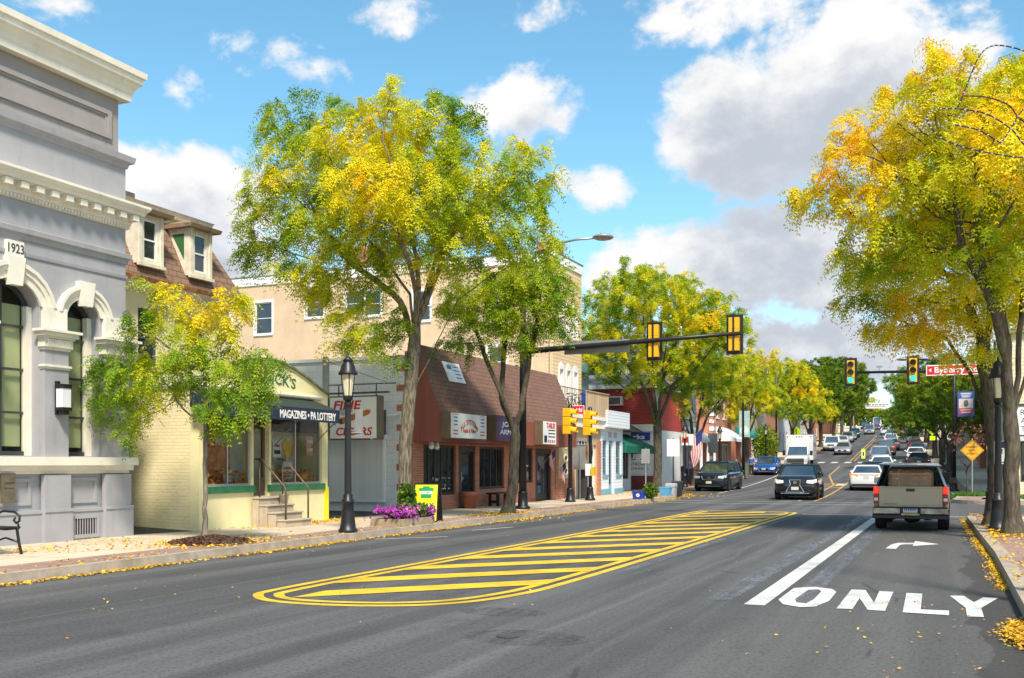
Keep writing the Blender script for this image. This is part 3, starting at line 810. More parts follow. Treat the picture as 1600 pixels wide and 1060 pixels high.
for a, b in pil:
    mb = MB(); pbox(mb, P, a, b, 1.76, 3.42, .001, .12); pbox(mb, P, a, b, 3.50, 3.78, .001, .12); mb.build('pilaster', m_grey, bank)
    mb = MB(); e = .0
    for (v0, v1, ex) in ((3.42, 3.46, .02), (3.46, 3.50, .045), (3.78, 3.83, .03), (3.83, 3.99, .06), (3.99, 4.03, .09), (4.03, 4.11, .14), (4.11, 4.16, .19)):
        pbox(mb, P, a - ex, b + ex * .9, v0, v1, .001, .12 + ex)
    for k in range(14):   # egg band on the capital
        q = a + (b - a) * (k + .5) / 14; mb.tube(P(q, 3.84, .17), P(q, 3.98, .20), .02, .02, 6)
    pbox(mb, P, a + .02, b - .02, 4.16, 4.6, .001, .11)
    mb.build('capital', m_cream, bank)
    mb = MB(); pbox(mb, P, a - .06, b + .05, 0, .72, .10, .19); pbox(mb, P, a - .06, b + .05, .72, .78, .09, .21); pbox(mb, P, a - .03, b + .03, .78, 1.42, .05, .15); mb.build('pedestal', m_grey, bank)
mb = MB()
pbox(mb, P, BY0, BY1 + .05, 1.50, 1.60, .001, .17); pbox(mb, P, BY0, BY1 + .12, 1.60, 1.76, .001, .24); pbox(mb, P, BY0, BY1, 1.44, 1.50, .001, .10)
mb.box((-28, BY1 - .001, 1.52), (BX, BY1 + .12, 1.75))
mb.build('sill_course', m_cream, bank)
mb = MB(); pbox(mb, P, BY0, BY1 + .03, 0, .70, .001, .10); pbox(mb, P, BY0, BY1 + .03, .70, .76, .001, .12); mb.box((-28, BY1 + .0, 0), (BX, BY1 + .06, .76))
for a, b in ((12.95, 13.95), (14.85, 15.55)):
    mb.prism(rect(a, b, .86, 1.36), lambda u, v, w: P(u, v, w), .001, .03, [rect(a + .07, b - .07, .93, 1.29)])
mb.build('plinth', m_grey, bank)
m_reflection = M('pale_reflection_panel', (.66, .66, .36), .8, 0, .15, 1.0)  # yellow-green panel added behind the glass to stand in for reflected trees
m_bblue = M('blue_cloth', (.02, .12, .32), .8)
for (a, b, s, c), nc in zip(bays, (2, 1, 2, 2, 2)):
    f = window(P, bank, a + .02, b - .02, 1.78, c - .02, m_dark, g_clear, .26, .085, nc, 4, head=c - s, blind_or_reflection=(m_reflection, .97))
mb = MB(); pbox(mb, P, 14.86, 14.98, 1.9, 2.5, -.42, -.40); pbox(mb, P, 13.2, 13.4, 1.9, 2.2, -.42, -.40); mb.build('hanging', m_bblue, bank)
# wall lantern, vent, name plate
wl = MB(); wl.box(P(14.40, 2.56, .121), P(14.50, 3.20, .17)); wl.box(P(14.37, 3.06, .17), P(14.60, 3.14, .36)); wl.box(P(14.37, 2.64, .17), P(14.60, 2.70, .36)); wl.box(P(14.41, 2.56, .20), P(14.56, 2.64, .33))
wo_ = wl.build('wall_lantern', m_black, bank, bevel=.006)
wl = MB(); wl.box(P(14.385, 2.70, .18), P(14.585, 3.06, .345)); wl.build('lantern_glass', M('opal_glass', (.72, .72, .76), .3, 0, .03), wo_)
vb = MB()
vb.prism(rect(14.80, 15.52, .18, .62), lambda u, v, w: P(u, v, w), .101, .125, [rect(14.87, 15.45, .25, .56)])
for i in range(9): vb.tube(P(14.90 + i * .065, .25, .112), P(14.90 + i * .065, .56, .112), .009, .009, 6)
vo = vb.build('vent_grille', m_grey, bank)
vb = MB(); pbox(vb, P, 14.87, 15.45, .25, .56, .1005, .104); vb.build('vent_recess', m_int, vo)
pb_ = MB(); pbox(pb_, P, 13.2, 13.5, .92, 1.46, .12, .15); pb_.box(P(13.25, 1.30, .15), P(13.45, 1.34, .17)); pb_.box(P(13.25, 1.2, .15), P(13.45, 1.24, .165))
pb_.build('name_plate', M('bronze_plate', (.20, .17, .12), .5, .5, .2, 6), bank)

# ------------------------------------------------------------------ yellow cigar shop with mansard house behind it
m_yel = M_brick('yellow_paint_brick', (.74, .64, .38), (.765, .665, .40), (.70, .605, .355), .22, .075, .012, .8, .4, grime=.14)
m_yel2 = M('cream_yellow_render', (.80, .71, .40), .8, 0, .04, 1.5, .35, 26, grime=.12)
m_green = M('green_glazed_sill', (.03, .16, .075), .35, 0, .2, 8)
m_oldw = M('flaking_white_paint', (.70, .64, .52), .75, 0, .12, 5, .4, 30, grime=.55)
m_shing = M_brick('brown_shingle', (.20, .115, .075), (.26, .16, .105), (.07, .045, .035), .32, .17, .012, .95, .7)
shop = thing('cigar_shop', 'pale yellow corner tobacco shop with arched parapet, navy awning and green window ledges', 'shop', (-15.2, 20.4, SW))
SX = -15.2; P = Pl('X', SX, 1)
top = [(17.95, 3.42)] ; 
def parapet(n=16, lift=0.):
    out = []
    for i in range(n + 1):
        t = i / n; u = 17.95 + 5.04 * t; v = 3.44 + lift + .70 * math.sin(math.pi * min(1, max(0, (t - .0) / 1.0))) ** 1.15
        out.append((u, v))
    return out
WL, DR, WR = (18.20, 19.78, 1.12, 2.86), (19.86, 20.46, .86, 2.80), (20.54, 22.72, 1.12, 2.86)
mb = MB()
mb.prism([(17.95, SW - .1), (22.99, SW - .1)] + parapet()[::-1], lambda u, v, w: P(u, v, w), -.25, 0, [rect(*WL), rect(*DR), rect(*WR)])
mb.build('front_wall', m_yel2, shop)
mb = MB(); mb.box((-19, 17.95, 0), (SX - .25, 18.2, 3.44)); mb.box((-19, 22.74, 0), (SX - .25, 22.99, 3.44)); mb.box((-19.2, 18.2, 0), (-19, 22.74, 3.44)); mb.build('side_wall', m_yel, shop)
mb = MB(); mb.box((-19, 18.2, 3.30), (SX - .25, 22.74, 3.40)); mb.build('roof', m_roof, shop)
mb = MB(); mb.box((-19, 18.2, .70), (SX - .26, 22.74, .85)); mb.build('floor', M('shop_floor', (.35, .26, .17), .6), shop)
mb = MB(); mb.box((-16.05, 18.25, .86), (-16.0, 22.7, 2.5)); mb.build('inner_wall', M('shop_wall', (.86, .80, .66), .8), shop)  # pale backdrop set close behind the glass to brighten the windows
mb = MB()
pr = parapet(); 
for (a, b) in zip(pr[:-1], pr[1:]): mb.hexa([P(a[0], a[1], -.28), P(a[0], a[1], .06), P(b[0], b[1], .06), P(b[0], b[1], -.28)], [P(a[0], a[1] + .05, -.28), P(a[0], a[1] + .05, .06), P(b[0], b[1] + .05, .06), P(b[0], b[1] + .05, -.28)])
mb.build('parapet_cap', M('green_cap', (.16, .19, .09), .7, 0, .3, 6), shop)
mb = MB(); mb.box((-19, 17.87, 3.36), (SX - .1, 17.95, 3.50)); mb.box((-19, 17.90, 3.30), (SX - .1, 17.95, 3.36)); mb.build('eaves_board', m_oldw, shop)
m_sgreen = M('green_sign_paint', (.04, .17, .12), .6, 0, .1)
text('lettering', "BURDICK'S", P(20.48, 3.72, .003), P.right, (0, 0, 1), .26, m_sgreen, shop, width=2.15, bold=.02, arc=6.5)
for q in (WL, WR):
    sb = MB(); pbox(sb, P, q[0] - .10, q[1] + .08, q[2] - .16, q[2], -.04, .06); sb.build('window_ledge', m_green, shop)
m_alu = M('aluminium', (.55, .56, .57), .35, .7, .06)
window(P, shop, *WL, m_alu, g_clear, .05, .05, 2, 1); window(P, shop, *WR, m_alu, g_clear, .05, .05, 2, 1)
dm = MB(); PD = Pl('X', SX - .12, 1)
dm.prism(rect(19.87, 20.45, .87, 2.79), lambda u, v, w: PD(u, v, w), -.05, 0, [rect(19.95, 20.37, 1.3, 2.65)]); do = dm.build('door', M('brown_door', (.10, .07, .05), .5), shop)
dm = MB(); pbox(dm, PD, 19.95, 20.37, 1.3, 2.65, -.03, -.02); dm.build('pane', g_clear, do)
dm = MB(); dm.tube(PD(19.92, 1.85, .04), PD(19.92, 1.95, .04), .012); dm.build('handle', m_alu, do)
# bay of yellow bollard paint on the right corner
mb = MB(); mb.box((SX + .002, 22.80, SW), (SX + .035, 22.99, 1.02)); mb.build('corner_guard', M('yellow_guard', (.85, .75, .02), .5), shop)
# awning
m_navy = M('navy_canvas', (.012, .022, .055), .85, 0, .2, 6, .2, 80); m_awg = M('green_black_canvas', (.02, .035, .028), .9, 0, .3, 10, .3, 60)
mb = MB(); a0, a1 = 17.62, 22.3
mb.hexa([P(a0, 3.24, .03), P(a0, 3.24, 0.0), P(a1, 3.24, 0.0), P(a1, 3.24, .03)][::-1], [P(a0, 3.27, .03), P(a0, 3.27, 0), P(a1, 3.27, 0), P(a1, 3.27, .03)])
mb.hexa([P(a0, 2.96, .80), P(a0, 3.23, .03), P(a1, 3.23, .03), P(a1, 2.96, .80)], [P(a0, 2.98, .80), P(a0, 3.26, .03), P(a1, 3.26, .03), P(a1, 2.98, .80)])
aw = mb.build('awning', m_awg, shop)
mb = MB(); pbox(mb, P, a0, a1, 2.66, 2.98, .802, .815); av = mb.build('valance', m_navy, aw)
for y in (a0 + .01, a1 - .01): mb = MB(); mb.prism([(.02, 3.22), (.80, 2.95), (.80, 2.68), (.02, 2.86)], lambda u, v, w: (SX + u, y + w, v), -.006, .006); mb.build('awning_side', m_navy, aw)
m_wtx = M('white_lettering', (.80, .80, .76), .6, 0, .03)
text('lettering', 'MAGAZINES \u2022 PA LOTTERY', P(20.95, 2.81, .816), P.right, (0, 0, 1), .19, m_wtx, av, width=2.35, bold=.02)
mb = MB(); mb.tube(P(a0, 3.34, .06), P(a1 + .3, 3.34, .06), .06, .06, 10); mb.build('awning_roller', m_oldw, aw)
for y in (20.6, 22.2): mb = MB(); mb.tube(P(y, 2.05, .03), P(y, 2.72, .78), .012, .012, 6); mb.build('awning_arm', m_iron, aw)
# steps that run along the front, and their rails
m_step = M('worn_stone_step', (.44, .36, .27), .9, 0, .15, 3, .3, 40, grime=.4)
stp = thing('entrance_steps', 'worn brown stone steps with two bent iron rails below the tobacco shop door', 'steps', (SX + .5, 20.2, SW))
mb = MB()
for i, (xo, z) in enumerate(((.26, .84), (.51, .67), (.76, .50), (1.02, .33))):
    xi = (.065, .26, .51, .76)[i]; mb.box((SX + xi, 19.72, SW - .01), (SX + xo - .02, 20.78, z - .045)); mb.box((SX + xi - (.0 if i else .0), 19.70, z - .044), (SX + xo + .012, 20.80, z))
mb.build('stair', m_step, stp, bevel=.012)
for y in (19.80, 20.70):
    hr = MB(); hr.path([(SX + .08, y, 1.74), (SX + .24, y, 1.74), (SX + .30, y, 1.72), (SX + .92, y, 1.10), (SX + .96, y, 1.04), (SX + .96, y, .33)], .022, 8); hr.tube((SX + .22, y, .84), (SX + .22, y, 1.74), .018, .018, 6); hr.build('handrail', m_rustm, stp, smooth_=True)
bk = MB(); bk.lathe(SX + .40, 20.5, [(.085, .67), (.12, .89), (.125, .895), (.11, .895), (.08, .69), (0, .69)], 18)
tag(bk.build('bucket', M('galvanised', (.42, .43, .42), .4, .7, .15, 8), None, True), 'grey metal bucket standing on the tobacco shop steps', 'bucket')
# shop window display
m_or = M('orange_leaves', (.85, .26, .03), .8, 0, .5, 14); m_pk = M('pumpkin_skin', (.78, .33, .02), .5, 0, .1, 6)
def display(y0_, y1_, seed):
    rnd = random.Random(seed); mb = MB()
    for i in range(int((y1_ - y0_) * 150)):
        y = rnd.uniform(y0_, y1_); x = SX - .12 - rnd.random() * .28; z = 1.14 + rnd.random() ** 2 * .34; s_ = .03 + rnd.random() * .04
        a = Vector((rnd.gauss(0, 1), rnd.gauss(0, 1), rnd.gauss(0, 1))).normalized() * s_; b_ = Vector((rnd.gauss(0, 1), rnd.gauss(0, 1), rnd.gauss(0, 1))).normalized() * s_
        c = Vector((x, y, z)); mb.add([c - a, c + b_, c + a, c - b_], [(0, 1, 2, 3)])
    return mb
for (a, b, lab, sd) in ((18.28, 19.7, 'orange autumn leaf garland along the bottom of the left tobacco shop window', 1), (20.6, 22.65, 'orange autumn leaf garland along the bottom of the right tobacco shop window', 2)):
    tag(display(a, b, sd).build('leaf_garland', m_or, None, recalc=False), lab, 'garland')
    sb = MB(); sb.box((SX - .5, a, 1.06), (SX - .10, b, 1.12)); sb.build('display_shelf', m_step, shop)
def ball(mb, c, r, sx_=1., sz=1., n=12, m_=8, ribs=0):
    vs, fs = [], []
    for i in range(m_ + 1):
        t = math.pi * i / m_
        for j in range(n):
            p = 2 * math.pi * j / n; rr = r * math.sin(t) * (1 + (.06 * math.cos(p * ribs) if ribs else 0)); vs.append((c[0] + rr * math.cos(p) * sx_, c[1] + rr * math.sin(p) * sx_, c[2] + r * sz * math.cos(t)))
    for i in range(m_):
        for j in range(n): fs.append((i * n + j, (i + 1) * n + j, (i + 1) * n + (j + 1) % n, i * n + (j + 1) % n))
    return mb.add(vs, fs)
pk = thing('pumpkin', 'orange pumpkin in the right tobacco shop window', 'pumpkin', (SX - .3, 22.2, 1.12))
mb = MB(); ball(mb, (SX - .3, 22.2, 1.30), .17, 1, .85, 32, 10, 8); mb.build('flesh', m_pk, pk, True)
mb = MB(); mb.tube((SX - .3, 22.2, 1.43), (SX - .29, 22.22, 1.51), .025, .015); mb.build('stalk', m_green, pk)
def card(name, lab, cat, y, z, w, h, mat, x=SX - .30, marks=()):
    o = thing(name, lab, cat, (x, y, z)); mb = MB(); mb.box((x - .02, y - w / 2, z - h / 2), (x, y + w / 2, z + h / 2)); b_ = mb.build('board', mat, o)
    for (dy, dz, mw, mh, mm) in marks:
        mb = MB(); mb.box((x + .001, y + dy - mw / 2, z + dz - mh / 2), (x + .004, y + dy + mw / 2, z + dz + mh / 2)); mb.build('print', mm, b_)
    return o
m_card = M('white_card', (.72, .72, .68), .6, 0, .05); m_red = M('red_print', (.5, .02, .02), .6); m_blk = M('black_print', (.02, .02, .02), .7); m_yc = M('yellow_card', (.75, .45, .03), .6)
m_tan = M('tan_card', (.55, .40, .2), .6)
card('poster', 'white framed poster standing low in the right tobacco shop window', 'poster', 21.62, 1.42, .46, .52, m_card, marks=[(0, .1, .3, .05, m_red), (0, -.02, .34, .03, m_blk), (0, -.1, .3, .03, m_blk)])
card('poster', 'tan printed box front beside the door in the right tobacco shop window', 'poster', 20.86, 1.40, .40, .44, m_tan, marks=[(0, .05, .25, .07, m_blk), (0, -.08, .28, .05, m_red)])
card('poster', 'black framed white notice beside the pumpkin in the shop window', 'poster', 22.05, 1.52, .30, .36, m_card, x=SX - .55, marks=[(0, 0, .2, .2, m_blk)])
mb = MB(); mb.box((SX - .62, 18.24, .86), (SX - .60, 19.75, 2.1)); mb.build('display_cloth', M('orange_cloth', (.70, .20, .05), .8, 0, .5, 5), shop)
card('poster', 'white price card hanging beside the yellow plaque in the shop window', 'poster', 21.0, 2.0, .34, .42, m_card, x=SX - .16, marks=[(0, .08, .22, .06, m_red), (0, -.08, .24, .1, m_blk)])
card('poster', 'pink striped poster on the right side of the tobacco shop window', 'poster', 22.4, 2.1, .32, .5, M('pink_card', (.75, .30, .25), .6), x=SX - .16, marks=[(0, .1, .24, .08, m_card), (0, -.1, .24, .08, m_card)])
card('poster', 'red poster hanging inside the left tobacco shop window', 'poster', 18.6, 2.35, .5, .7, m_red)
card('poster', 'small white card standing in the left tobacco shop window', 'poster', 19.3, 1.34, .3, .3, m_card, marks=[(0, .04, .2, .04, m_blk)])
mb = MB(); mb.prism([(21.45, 2.32), (21.68, 2.08), (21.45, 1.72), (21.22, 2.08)], lambda u, v, w: (SX - .18 + w, u, v), -.01, .01)
tag(mb.build('lottery_plaque', m_yc), 'yellow pointed plaque hanging inside the right tobacco shop window', 'plaque')
mb = MB(); pbox(mb, P, 20.72, 22.66, 2.42, 2.80, -.16, -.15); tag(mb.build('transom_banner', M('dark_banner', (.05, .045, .045), .7)), 'dark banner across the top inside the right tobacco shop window', 'banner')

house = thing('mansard_house', 'yellow house with brown shingle mansard roof and flaking white dormers behind the tobacco shop', 'house', (-19.2, 20, SW))
HX = -19.2; P = Pl('X', HX, 1)
mb = MB(); mb.prism(rect(13.5, 23.95, 0, 6.2), lambda u, v, w: P(u, v, w), -.3, 0, [rect(20.35, 21.05, 4.15, 5.65), rect(22.2, 22.9, 4.15, 5.65)])
shell(mb, -28, HX - .3, 13.5, 23.95, 0, 6.2, ('front',)); mb.build('wall', m_yel, house)
window(P, house, 20.35, 21.05, 4.15, 5.65, M('green_frame', (.03, .09, .07), .5), g_dark, .06, .07, 1, 2); window(P, house, 22.2, 22.9, 4.15, 5.65, m_oldw, g_dark, .06, .07, 1, 2)
mb = MB()
b0 = [(HX + .35, 13.2, 6.35), (HX + .35, 24.25, 6.35), (-28.3, 24.25, 6.35), (-28.3, 13.2, 6.35)]; t0 = [(HX - .55, 14.0, 8.25), (HX - .55, 23.35, 8.25), (-27.4, 23.35, 8.25), (-27.4, 14.0, 8.25)]
mb.add(b0 + t0, [(0, 1, 5, 4), (1, 2, 6, 5), (2, 3, 7, 6), (3, 0, 4, 7), (4, 5, 6, 7), (3, 2, 1, 0)]); mr = mb.build('mansard_roof', m_shing, house)
mb = MB(); cornice(mb, HX - .55, 13.6, 23.35, -27.5, [(-.2, 8.18), (.06, 8.18), (.10, 8.28), (.22, 8.32), (.26, 8.46), (.30, 8.50), (-.2, 8.54)]); mb.build('roof_cornice', m_oldw, house)
mb = MB(); cornice(mb, HX, 13.2, 23.95, -28.0, [(.0, 6.02), (.12, 6.06), (.34, 6.18), (.42, 6.24), (.42, 6.35), (.0, 6.352)]); mb.build('eaves', m_oldw, house)
m_rust = M('rusty_gutter', (.22, .09, .035), .8, .2, .5, 5)
mb = MB(); mb.box((HX + .421, 13.2, 6.26), (HX + .46, 24.3, 6.37)); mb.build('gutter', m_rust, house)
m_grn = M('green_board', (.035, .13, .04), .7)
for (a, b) in ((20.02, 20.92), (21.92, 22.82)):
    dr = MB(); fx = HX + .30
    PD = Pl('X', fx, 1)
    dr.prism(rect(a, b, 6.72, 8.0), lambda u, v, w: PD(u, v, w), -.12, 0, [rect(a + .2, b - .2, 6.85, 7.88)])
    for q in (a, b - .1): dr.prism([(0, 6.72), (0, 8.0), (-.84, 8.0)], lambda u, v, w: (fx - .121 + u, q + w, v), 0, .1)
    dr.box((fx + .001, a - .03, 6.66), (fx + .09, b + .03, 6.74)); dr.box((fx + .001, a + .02, 6.74), (fx + .05, a + .12, 8.0)); dr.box((fx + .001, b - .12, 6.74), (fx + .05, b - .02, 8.0))
    d_ = dr.build('dormer', m_oldw, house)
    window(PD, d_, a + .2, b - .2, 6.85, 7.88, m_whitetrim, g_dark, .03, .05, 1, 2) if False else None
    wf = MB(); pbox(wf, PD, a + .2, a + .25, 6.85, 7.88, -.1, -.02); pbox(wf, PD, b - .25, b - .2, 6.85, 7.88, -.1, -.02); pbox(wf, PD, a + .25, b - .25, 6.85, 6.90, -.1, -.02); pbox(wf, PD, a + .25, b - .25, 7.83, 7.88, -.1, -.02); pbox(wf, PD, a + .25, b - .25, 7.34, 7.38, -.09, -.025)
    wf.build('dormer_window', m_whitetrim, d_)
    wf = MB(); pbox(wf, PD, a + .22, b - .22, 6.87, 7.86, -.065, -.055); wf.build('pane', g_dark, d_)
    cr = MB(); cr.hexa([(fx - 1.0, a - .16, 8.0), (fx + .20, a - .16, 8.0), (fx + .20, b + .16, 8.0), (fx - 1.0, b + .16, 8.0)], [(fx - 1.0, a - .18, 8.10), (fx + .24, a - .18, 8.10), (fx + .24, b + .18, 8.10), (fx - 1.0, b + .18, 8.10)])
    cr.hexa([(fx - 1.0, a - .1, 8.101), (fx + .16, a - .1, 8.101), (fx + .16, b + .1, 8.101), (fx - 1.0, b + .1, 8.101)], [(fx - 1.0, a + .12, 8.22), (fx - .1, a + .12, 8.22), (fx - .1, b - .12, 8.22), (fx - 1.0, b - .12, 8.22)])
    cr.build('dormer_roof', M('faded_red_roof', (.30, .20, .13), .85, 0, .3, 5, grime=.4) if 'faded_red_roof' not in MATS else MATS['faded_red_roof'], d_)
    ck = MB(); a > 21 and ck.prism([(-.14, 7.15), (-.14, 7.85), (-.55, 7.85)], lambda u, v, w: (fx - .03 + u, a - .006 + w, v), 0, .005); a > 21 and ck.build('dormer_cheek', m_grn, d_)
mb = MB(); mb.box((-20.6, 20.9, 8.5), (-20.2, 21.3, 8.9)); mb.build('flue', m_iron, house)

# ------------------------------------------------------------------ cigar sign on its post
m_sgw = M('white_sign_board', (.80, .80, .78), .5, 0, .04); m_brnbox = M('brown_sign_box', (.14, .10, .06), .6, 0, .15)
sg = thing('hanging_sign', 'white hanging cigar sign in a brown box with red lettering', 'sign', (-15.35, 24.5, 2.3))
P = Pl('Y', 24.5, -1)
mb = MB(); mb.box((-16.16, 24.52, 2.30), (-14.58, 24.86, 3.53)); mb.build('sign_box', m_brnbox, sg, bevel=.015)
mb = MB(); mb.box((-16.12, 24.50, 2.34), (-14.62, 24.519, 3.49)); fb_ = mb.build('sign_face', m_sgw, sg)
m_srd = M('sign_red', (.55, .015, .02), .5, 0, .04)
RT = (1, 0, 0)
text('lettering', 'FINE', (-15.55, 24.499, 3.28), RT, (0, 0, 1), .24, m_srd, fb_, width=.92, bold=.025, shear=.2)
text('lettering', 'CIGARS', (-15.33, 24.499, 2.54), RT, (0, 0, 1), .22, m_srd, fb_, width=1.18, bold=.025, shear=.2)
c1 = M('cigar_brown', (.48, .15, .03), .6); c2 = M('cigar_ash', (.35, .36, .37), .7)
def sgn2(pts, mat, z0=.004): 
    mb = MB(); mb.prism(pts, lambda u, v, w: (-15.37 + u, 24.499 - w, 2.93 + v), 0, z0); mb.build('print', mat, fb_)
ca, sa = math.cos(.28), math.sin(.28)
rot = lambda x, y: (x * ca - y * sa, x * sa + y * ca)
sgn2([rot(*p) for p in [(-.36, -.09), (.50, -.075), (.58, -.04), (.60, 0), (.58, .04), (.50, .075), (-.36, .09)]], c1)
sgn2([rot(*p) for p in [(-.46, -.07), (-.36, -.09), (-.36, .09), (-.46, .08)]], m_ink)
sgn2([(-.64, -.22), (-.56, -.22), (-.54, -.02), (-.44, .12), (-.25, .20), (-.30, .26), (-.5, .20), (-.62, .02)], c2, .003)
sgn2([(-.44, .10), (-.30, .04), (-.18, .14), (.0, .16), (-.02, .21), (-.22, .2)], c2, .003)
mb = MB(); mb.tube((-16.35, 24.68, 3.62), (-14.3, 24.68, 3.62), .03, .03, 8); mb.tube((-16.35, 24.68, 3.86), (-14.1, 24.68, 3.86), .018, .018, 8)
for x in (-15.95, -14.72): mb.tube((x, 24.68, 3.53), (x, 24.68, 3.86), .02, .02, 6)
mb.tube((-16.36, 24.68, 4.55), (-14.4, 24.68, 3.9), .008, .008, 5)
mb.build('bracket', m_iron, sg)
mb = MB(); mb.lathe(-16.38, 24.68, [(.10, SW), (.10, 4.6), (.07, 4.68), (0, 4.70)], 12); mb.build('post', M('grey_post', (.33, .34, .33), .7, 0, .15), sg, True)
mb = MB(); ball(mb, (-14.75, 24.47, 2.33), .03, 1, 1, 10, 6); mb.build('spot_lamp', m_whitetrim, sg)

# ------------------------------------------------------------------ brick audio store with painted side wall and shingled hood
m_gblk = M_brick('grey_painted_block', (.66, .665, .67), (.70, .705, .71), (.56, .565, .575), .42, .20, .012, .75, .35, grime=.12)
m_brick = M_brick('red_brick', (.34, .085, .045), (.50, .17, .085), (.36, .27, .20), ms=.011)
m_shing2 = M_brick('red_brown_shingle', (.165, .085, .06), (.205, .112, .08), (.08, .04, .03), .30, .14, .01, .95, .6, grime=.15)
m_redwood = M_siding('red_brown_board', (.25, .075, .05), .2, .6, .06, .5, .2, True)
aud = thing('audio_store', 'long brick audio store under a deep brown shingled hood with grey painted side wall', 'store', (-15.1, 33.5, SW))
AX = -15.1; P = Pl('X', AX, 1); AY0, AY1 = 27.5, 39.6
ops = [(28.15, 30.42, .62, 2.24), (30.62, 31.92, SW, 2.24), (32.25, 34.40, .74, 2.24), (34.9, 37.2, .90, 2.24), (37.45, 39.2, SW, 2.24)]
mb = MB(); mb.prism(rect(AY0 + .0, AY1, 0, 4.9), lambda u, v, w: P(u, v, w), -.3, 0, [rect(*o) for o in ops]); mb.build('front_wall', m_brick, aud)
mb = MB(); shell(mb, -27, AX - .3, AY0, AY1, 0, 4.86, ('front',)); mb.build('side_wall', m_gblk, aud)
mb = MB(); mb.box((-27, AY0 + .3, 4.72), (AX - .3, AY1 - .3, 4.80)); mb.build('roof', m_roof, aud)
mb = MB(); mb.box((-27.1, AY0 - .06, 4.86), (AX - .35, AY0 + .34, 4.96)); mb.build('coping', m_whitetrim, aud)
mb = MB()
for i in range(16):
    z = .2 + i * .305
    if i % 2 == 0: mb.box((AX - .3 - .28, AY0 - .012, z), (AX - .3, AY0 - .001, z + .20))
    mb.box((AX - .3, AY0 - .012, .0 if i == 0 else z), (AX, AY0 - .001, z + .305)) if True else None
mb.build('quoins', m_brick, aud)
# hood
mb = MB(); e = .95
mb.add([(AX + e, AY0, 3.16), (AX + e, AY1, 3.16), (AX + .05, AY1, 5.30), (AX + .05, AY0, 5.30), (AX - .25, AY0, 5.30), (AX - .25, AY1, 5.30), (AX - .25, AY0, 5.2), (AX - .25, AY1, 5.2)], [(0, 1, 2, 3), (3, 2, 5, 4)]); hood = mb.build('shingle_hood', m_shing2, aud)
for y in (AY0, AY1 - .05): mb = MB(); mb.prism([(0.002, 3.16), (e, 3.16), (.05, 5.28), (.002, 5.28)], lambda u, v, w: (AX + u, y + w, v), 0, .05); mb.build('hood_cheek', m_redwood, aud)
mb = MB(); mb.box((AX + .002, AY0, 2.30), (AX + e, AY1, 3.159)); mb.build('fascia', m_redwood, aud)
ob = M('dark_bronze', (.05, .042, .035), .5, .2)
for k, o in enumerate(ops):
    if k in (0, 2, 3): window(P, aud, *o, ob, g_shop, .06, .09, 5 if k == 0 else 4, 1, sill=None)
    else:
        f = MB(); pbox(f, P, o[0], o[0] + .3, o[2], o[3], -.10, -.04); pbox(f, P, o[1] - .08, o[1], o[2], o[3], -.10, -.04); pbox(f, P, o[0] + .3, o[1] - .08, o[3] - .2, o[3], -.10, -.04)
        d_ = f.build('door_frame', ob, aud)
        f = MB(); PD = Pl('X', AX - .12, 1); f.prism(rect(o[0] + .32, o[1] - .1, o[2] + .02, o[3] - .21), lambda u, v, w: PD(u, v, w), -.05, 0, [rect(o[0] + .42, o[1] - .2, .45, o[3] - .31)]); f.build('door', m_black, d_)
        f = MB(); pbox(f, PD, o[0] + .4, o[1] - .18, .43, o[3] - .29, -.03, -.02); f.build('pane', g_dark, d_)
        f = MB(); f.tube(PD(o[0] + .38, 1.0, .04), PD(o[0] + .38, 1.35, .04), .012); f.build('handle', m_alu, d_)
mb = MB(); mb.box((-16.4, AY0 + .35, .45), (-16.3, AY1 - .35, 2.6)); mb.build('inner_wall', M('dim_shop_wall', (.13, .11, .09), .8, 0, .6, .9), aud)
rnd = random.Random(5); mb = MB()
for y in np.arange(28.3, 37.0, .24):
    h_ = .3 + rnd.random() * .9; mb.box((AX - .85, y, .5), (AX - .55, y + .17, .5 + h_))
mb.build('stock_shelf', M('goods', (.28, .27, .26), .6, 0, .9, 4), aud)
# clapboard panel and its little roof on the painted side wall
m_clap = M_siding('grey_clapboard', (.68, .69, .70), .075, .6, .04, .7, .12, True)
mb = MB(); mb.box((-18.2, AY0 - .06, .52), (-16.15, AY0 - .013, 2.42)); pn = mb.build('board_panel', m_clap, aud)
mb = MB(); mb.box((-18.25, AY0 - .10, .44), (-16.05, AY0 - .013, .515)); mb.box((-16.145, AY0 - .09, .52), (-16.05, AY0 - .013, 2.42)); mb.box((-18.3, AY0 - .16, 2.425), (-16.0, AY0 - .013, 2.52)); mb.build('panel_trim', m_whitetrim, aud)
mb = MB(); mb.add([(-18.3, AY0 - .50, 2.53), (-16.05, AY0 - .50, 2.53), (-16.05, AY0 - .013, 3.30), (-18.3, AY0 - .013, 3.30), (-16.05, AY0 - .013, 2.53), (-18.3, AY0 - .013, 2.53)], [(0, 1, 2, 3), (1, 4, 2), (0, 3, 5), (0, 5, 4, 1)]); mb.build('lean_to_roof', M('weathered_shingle', (.085, .08, .075), .95, 0, .3, 6, .5, 30), aud)
mb = MB(); mb.box((-15.72, AY0 - .2, 3.12), (-15.6, AY0 - .013, 3.16)); mb.tube((-15.9, AY0 - .18, 3.1), (-15.62, AY0 - .18, 3.12), .045, .045, 8); mb.build('camera_unit', m_whitetrim, aud)
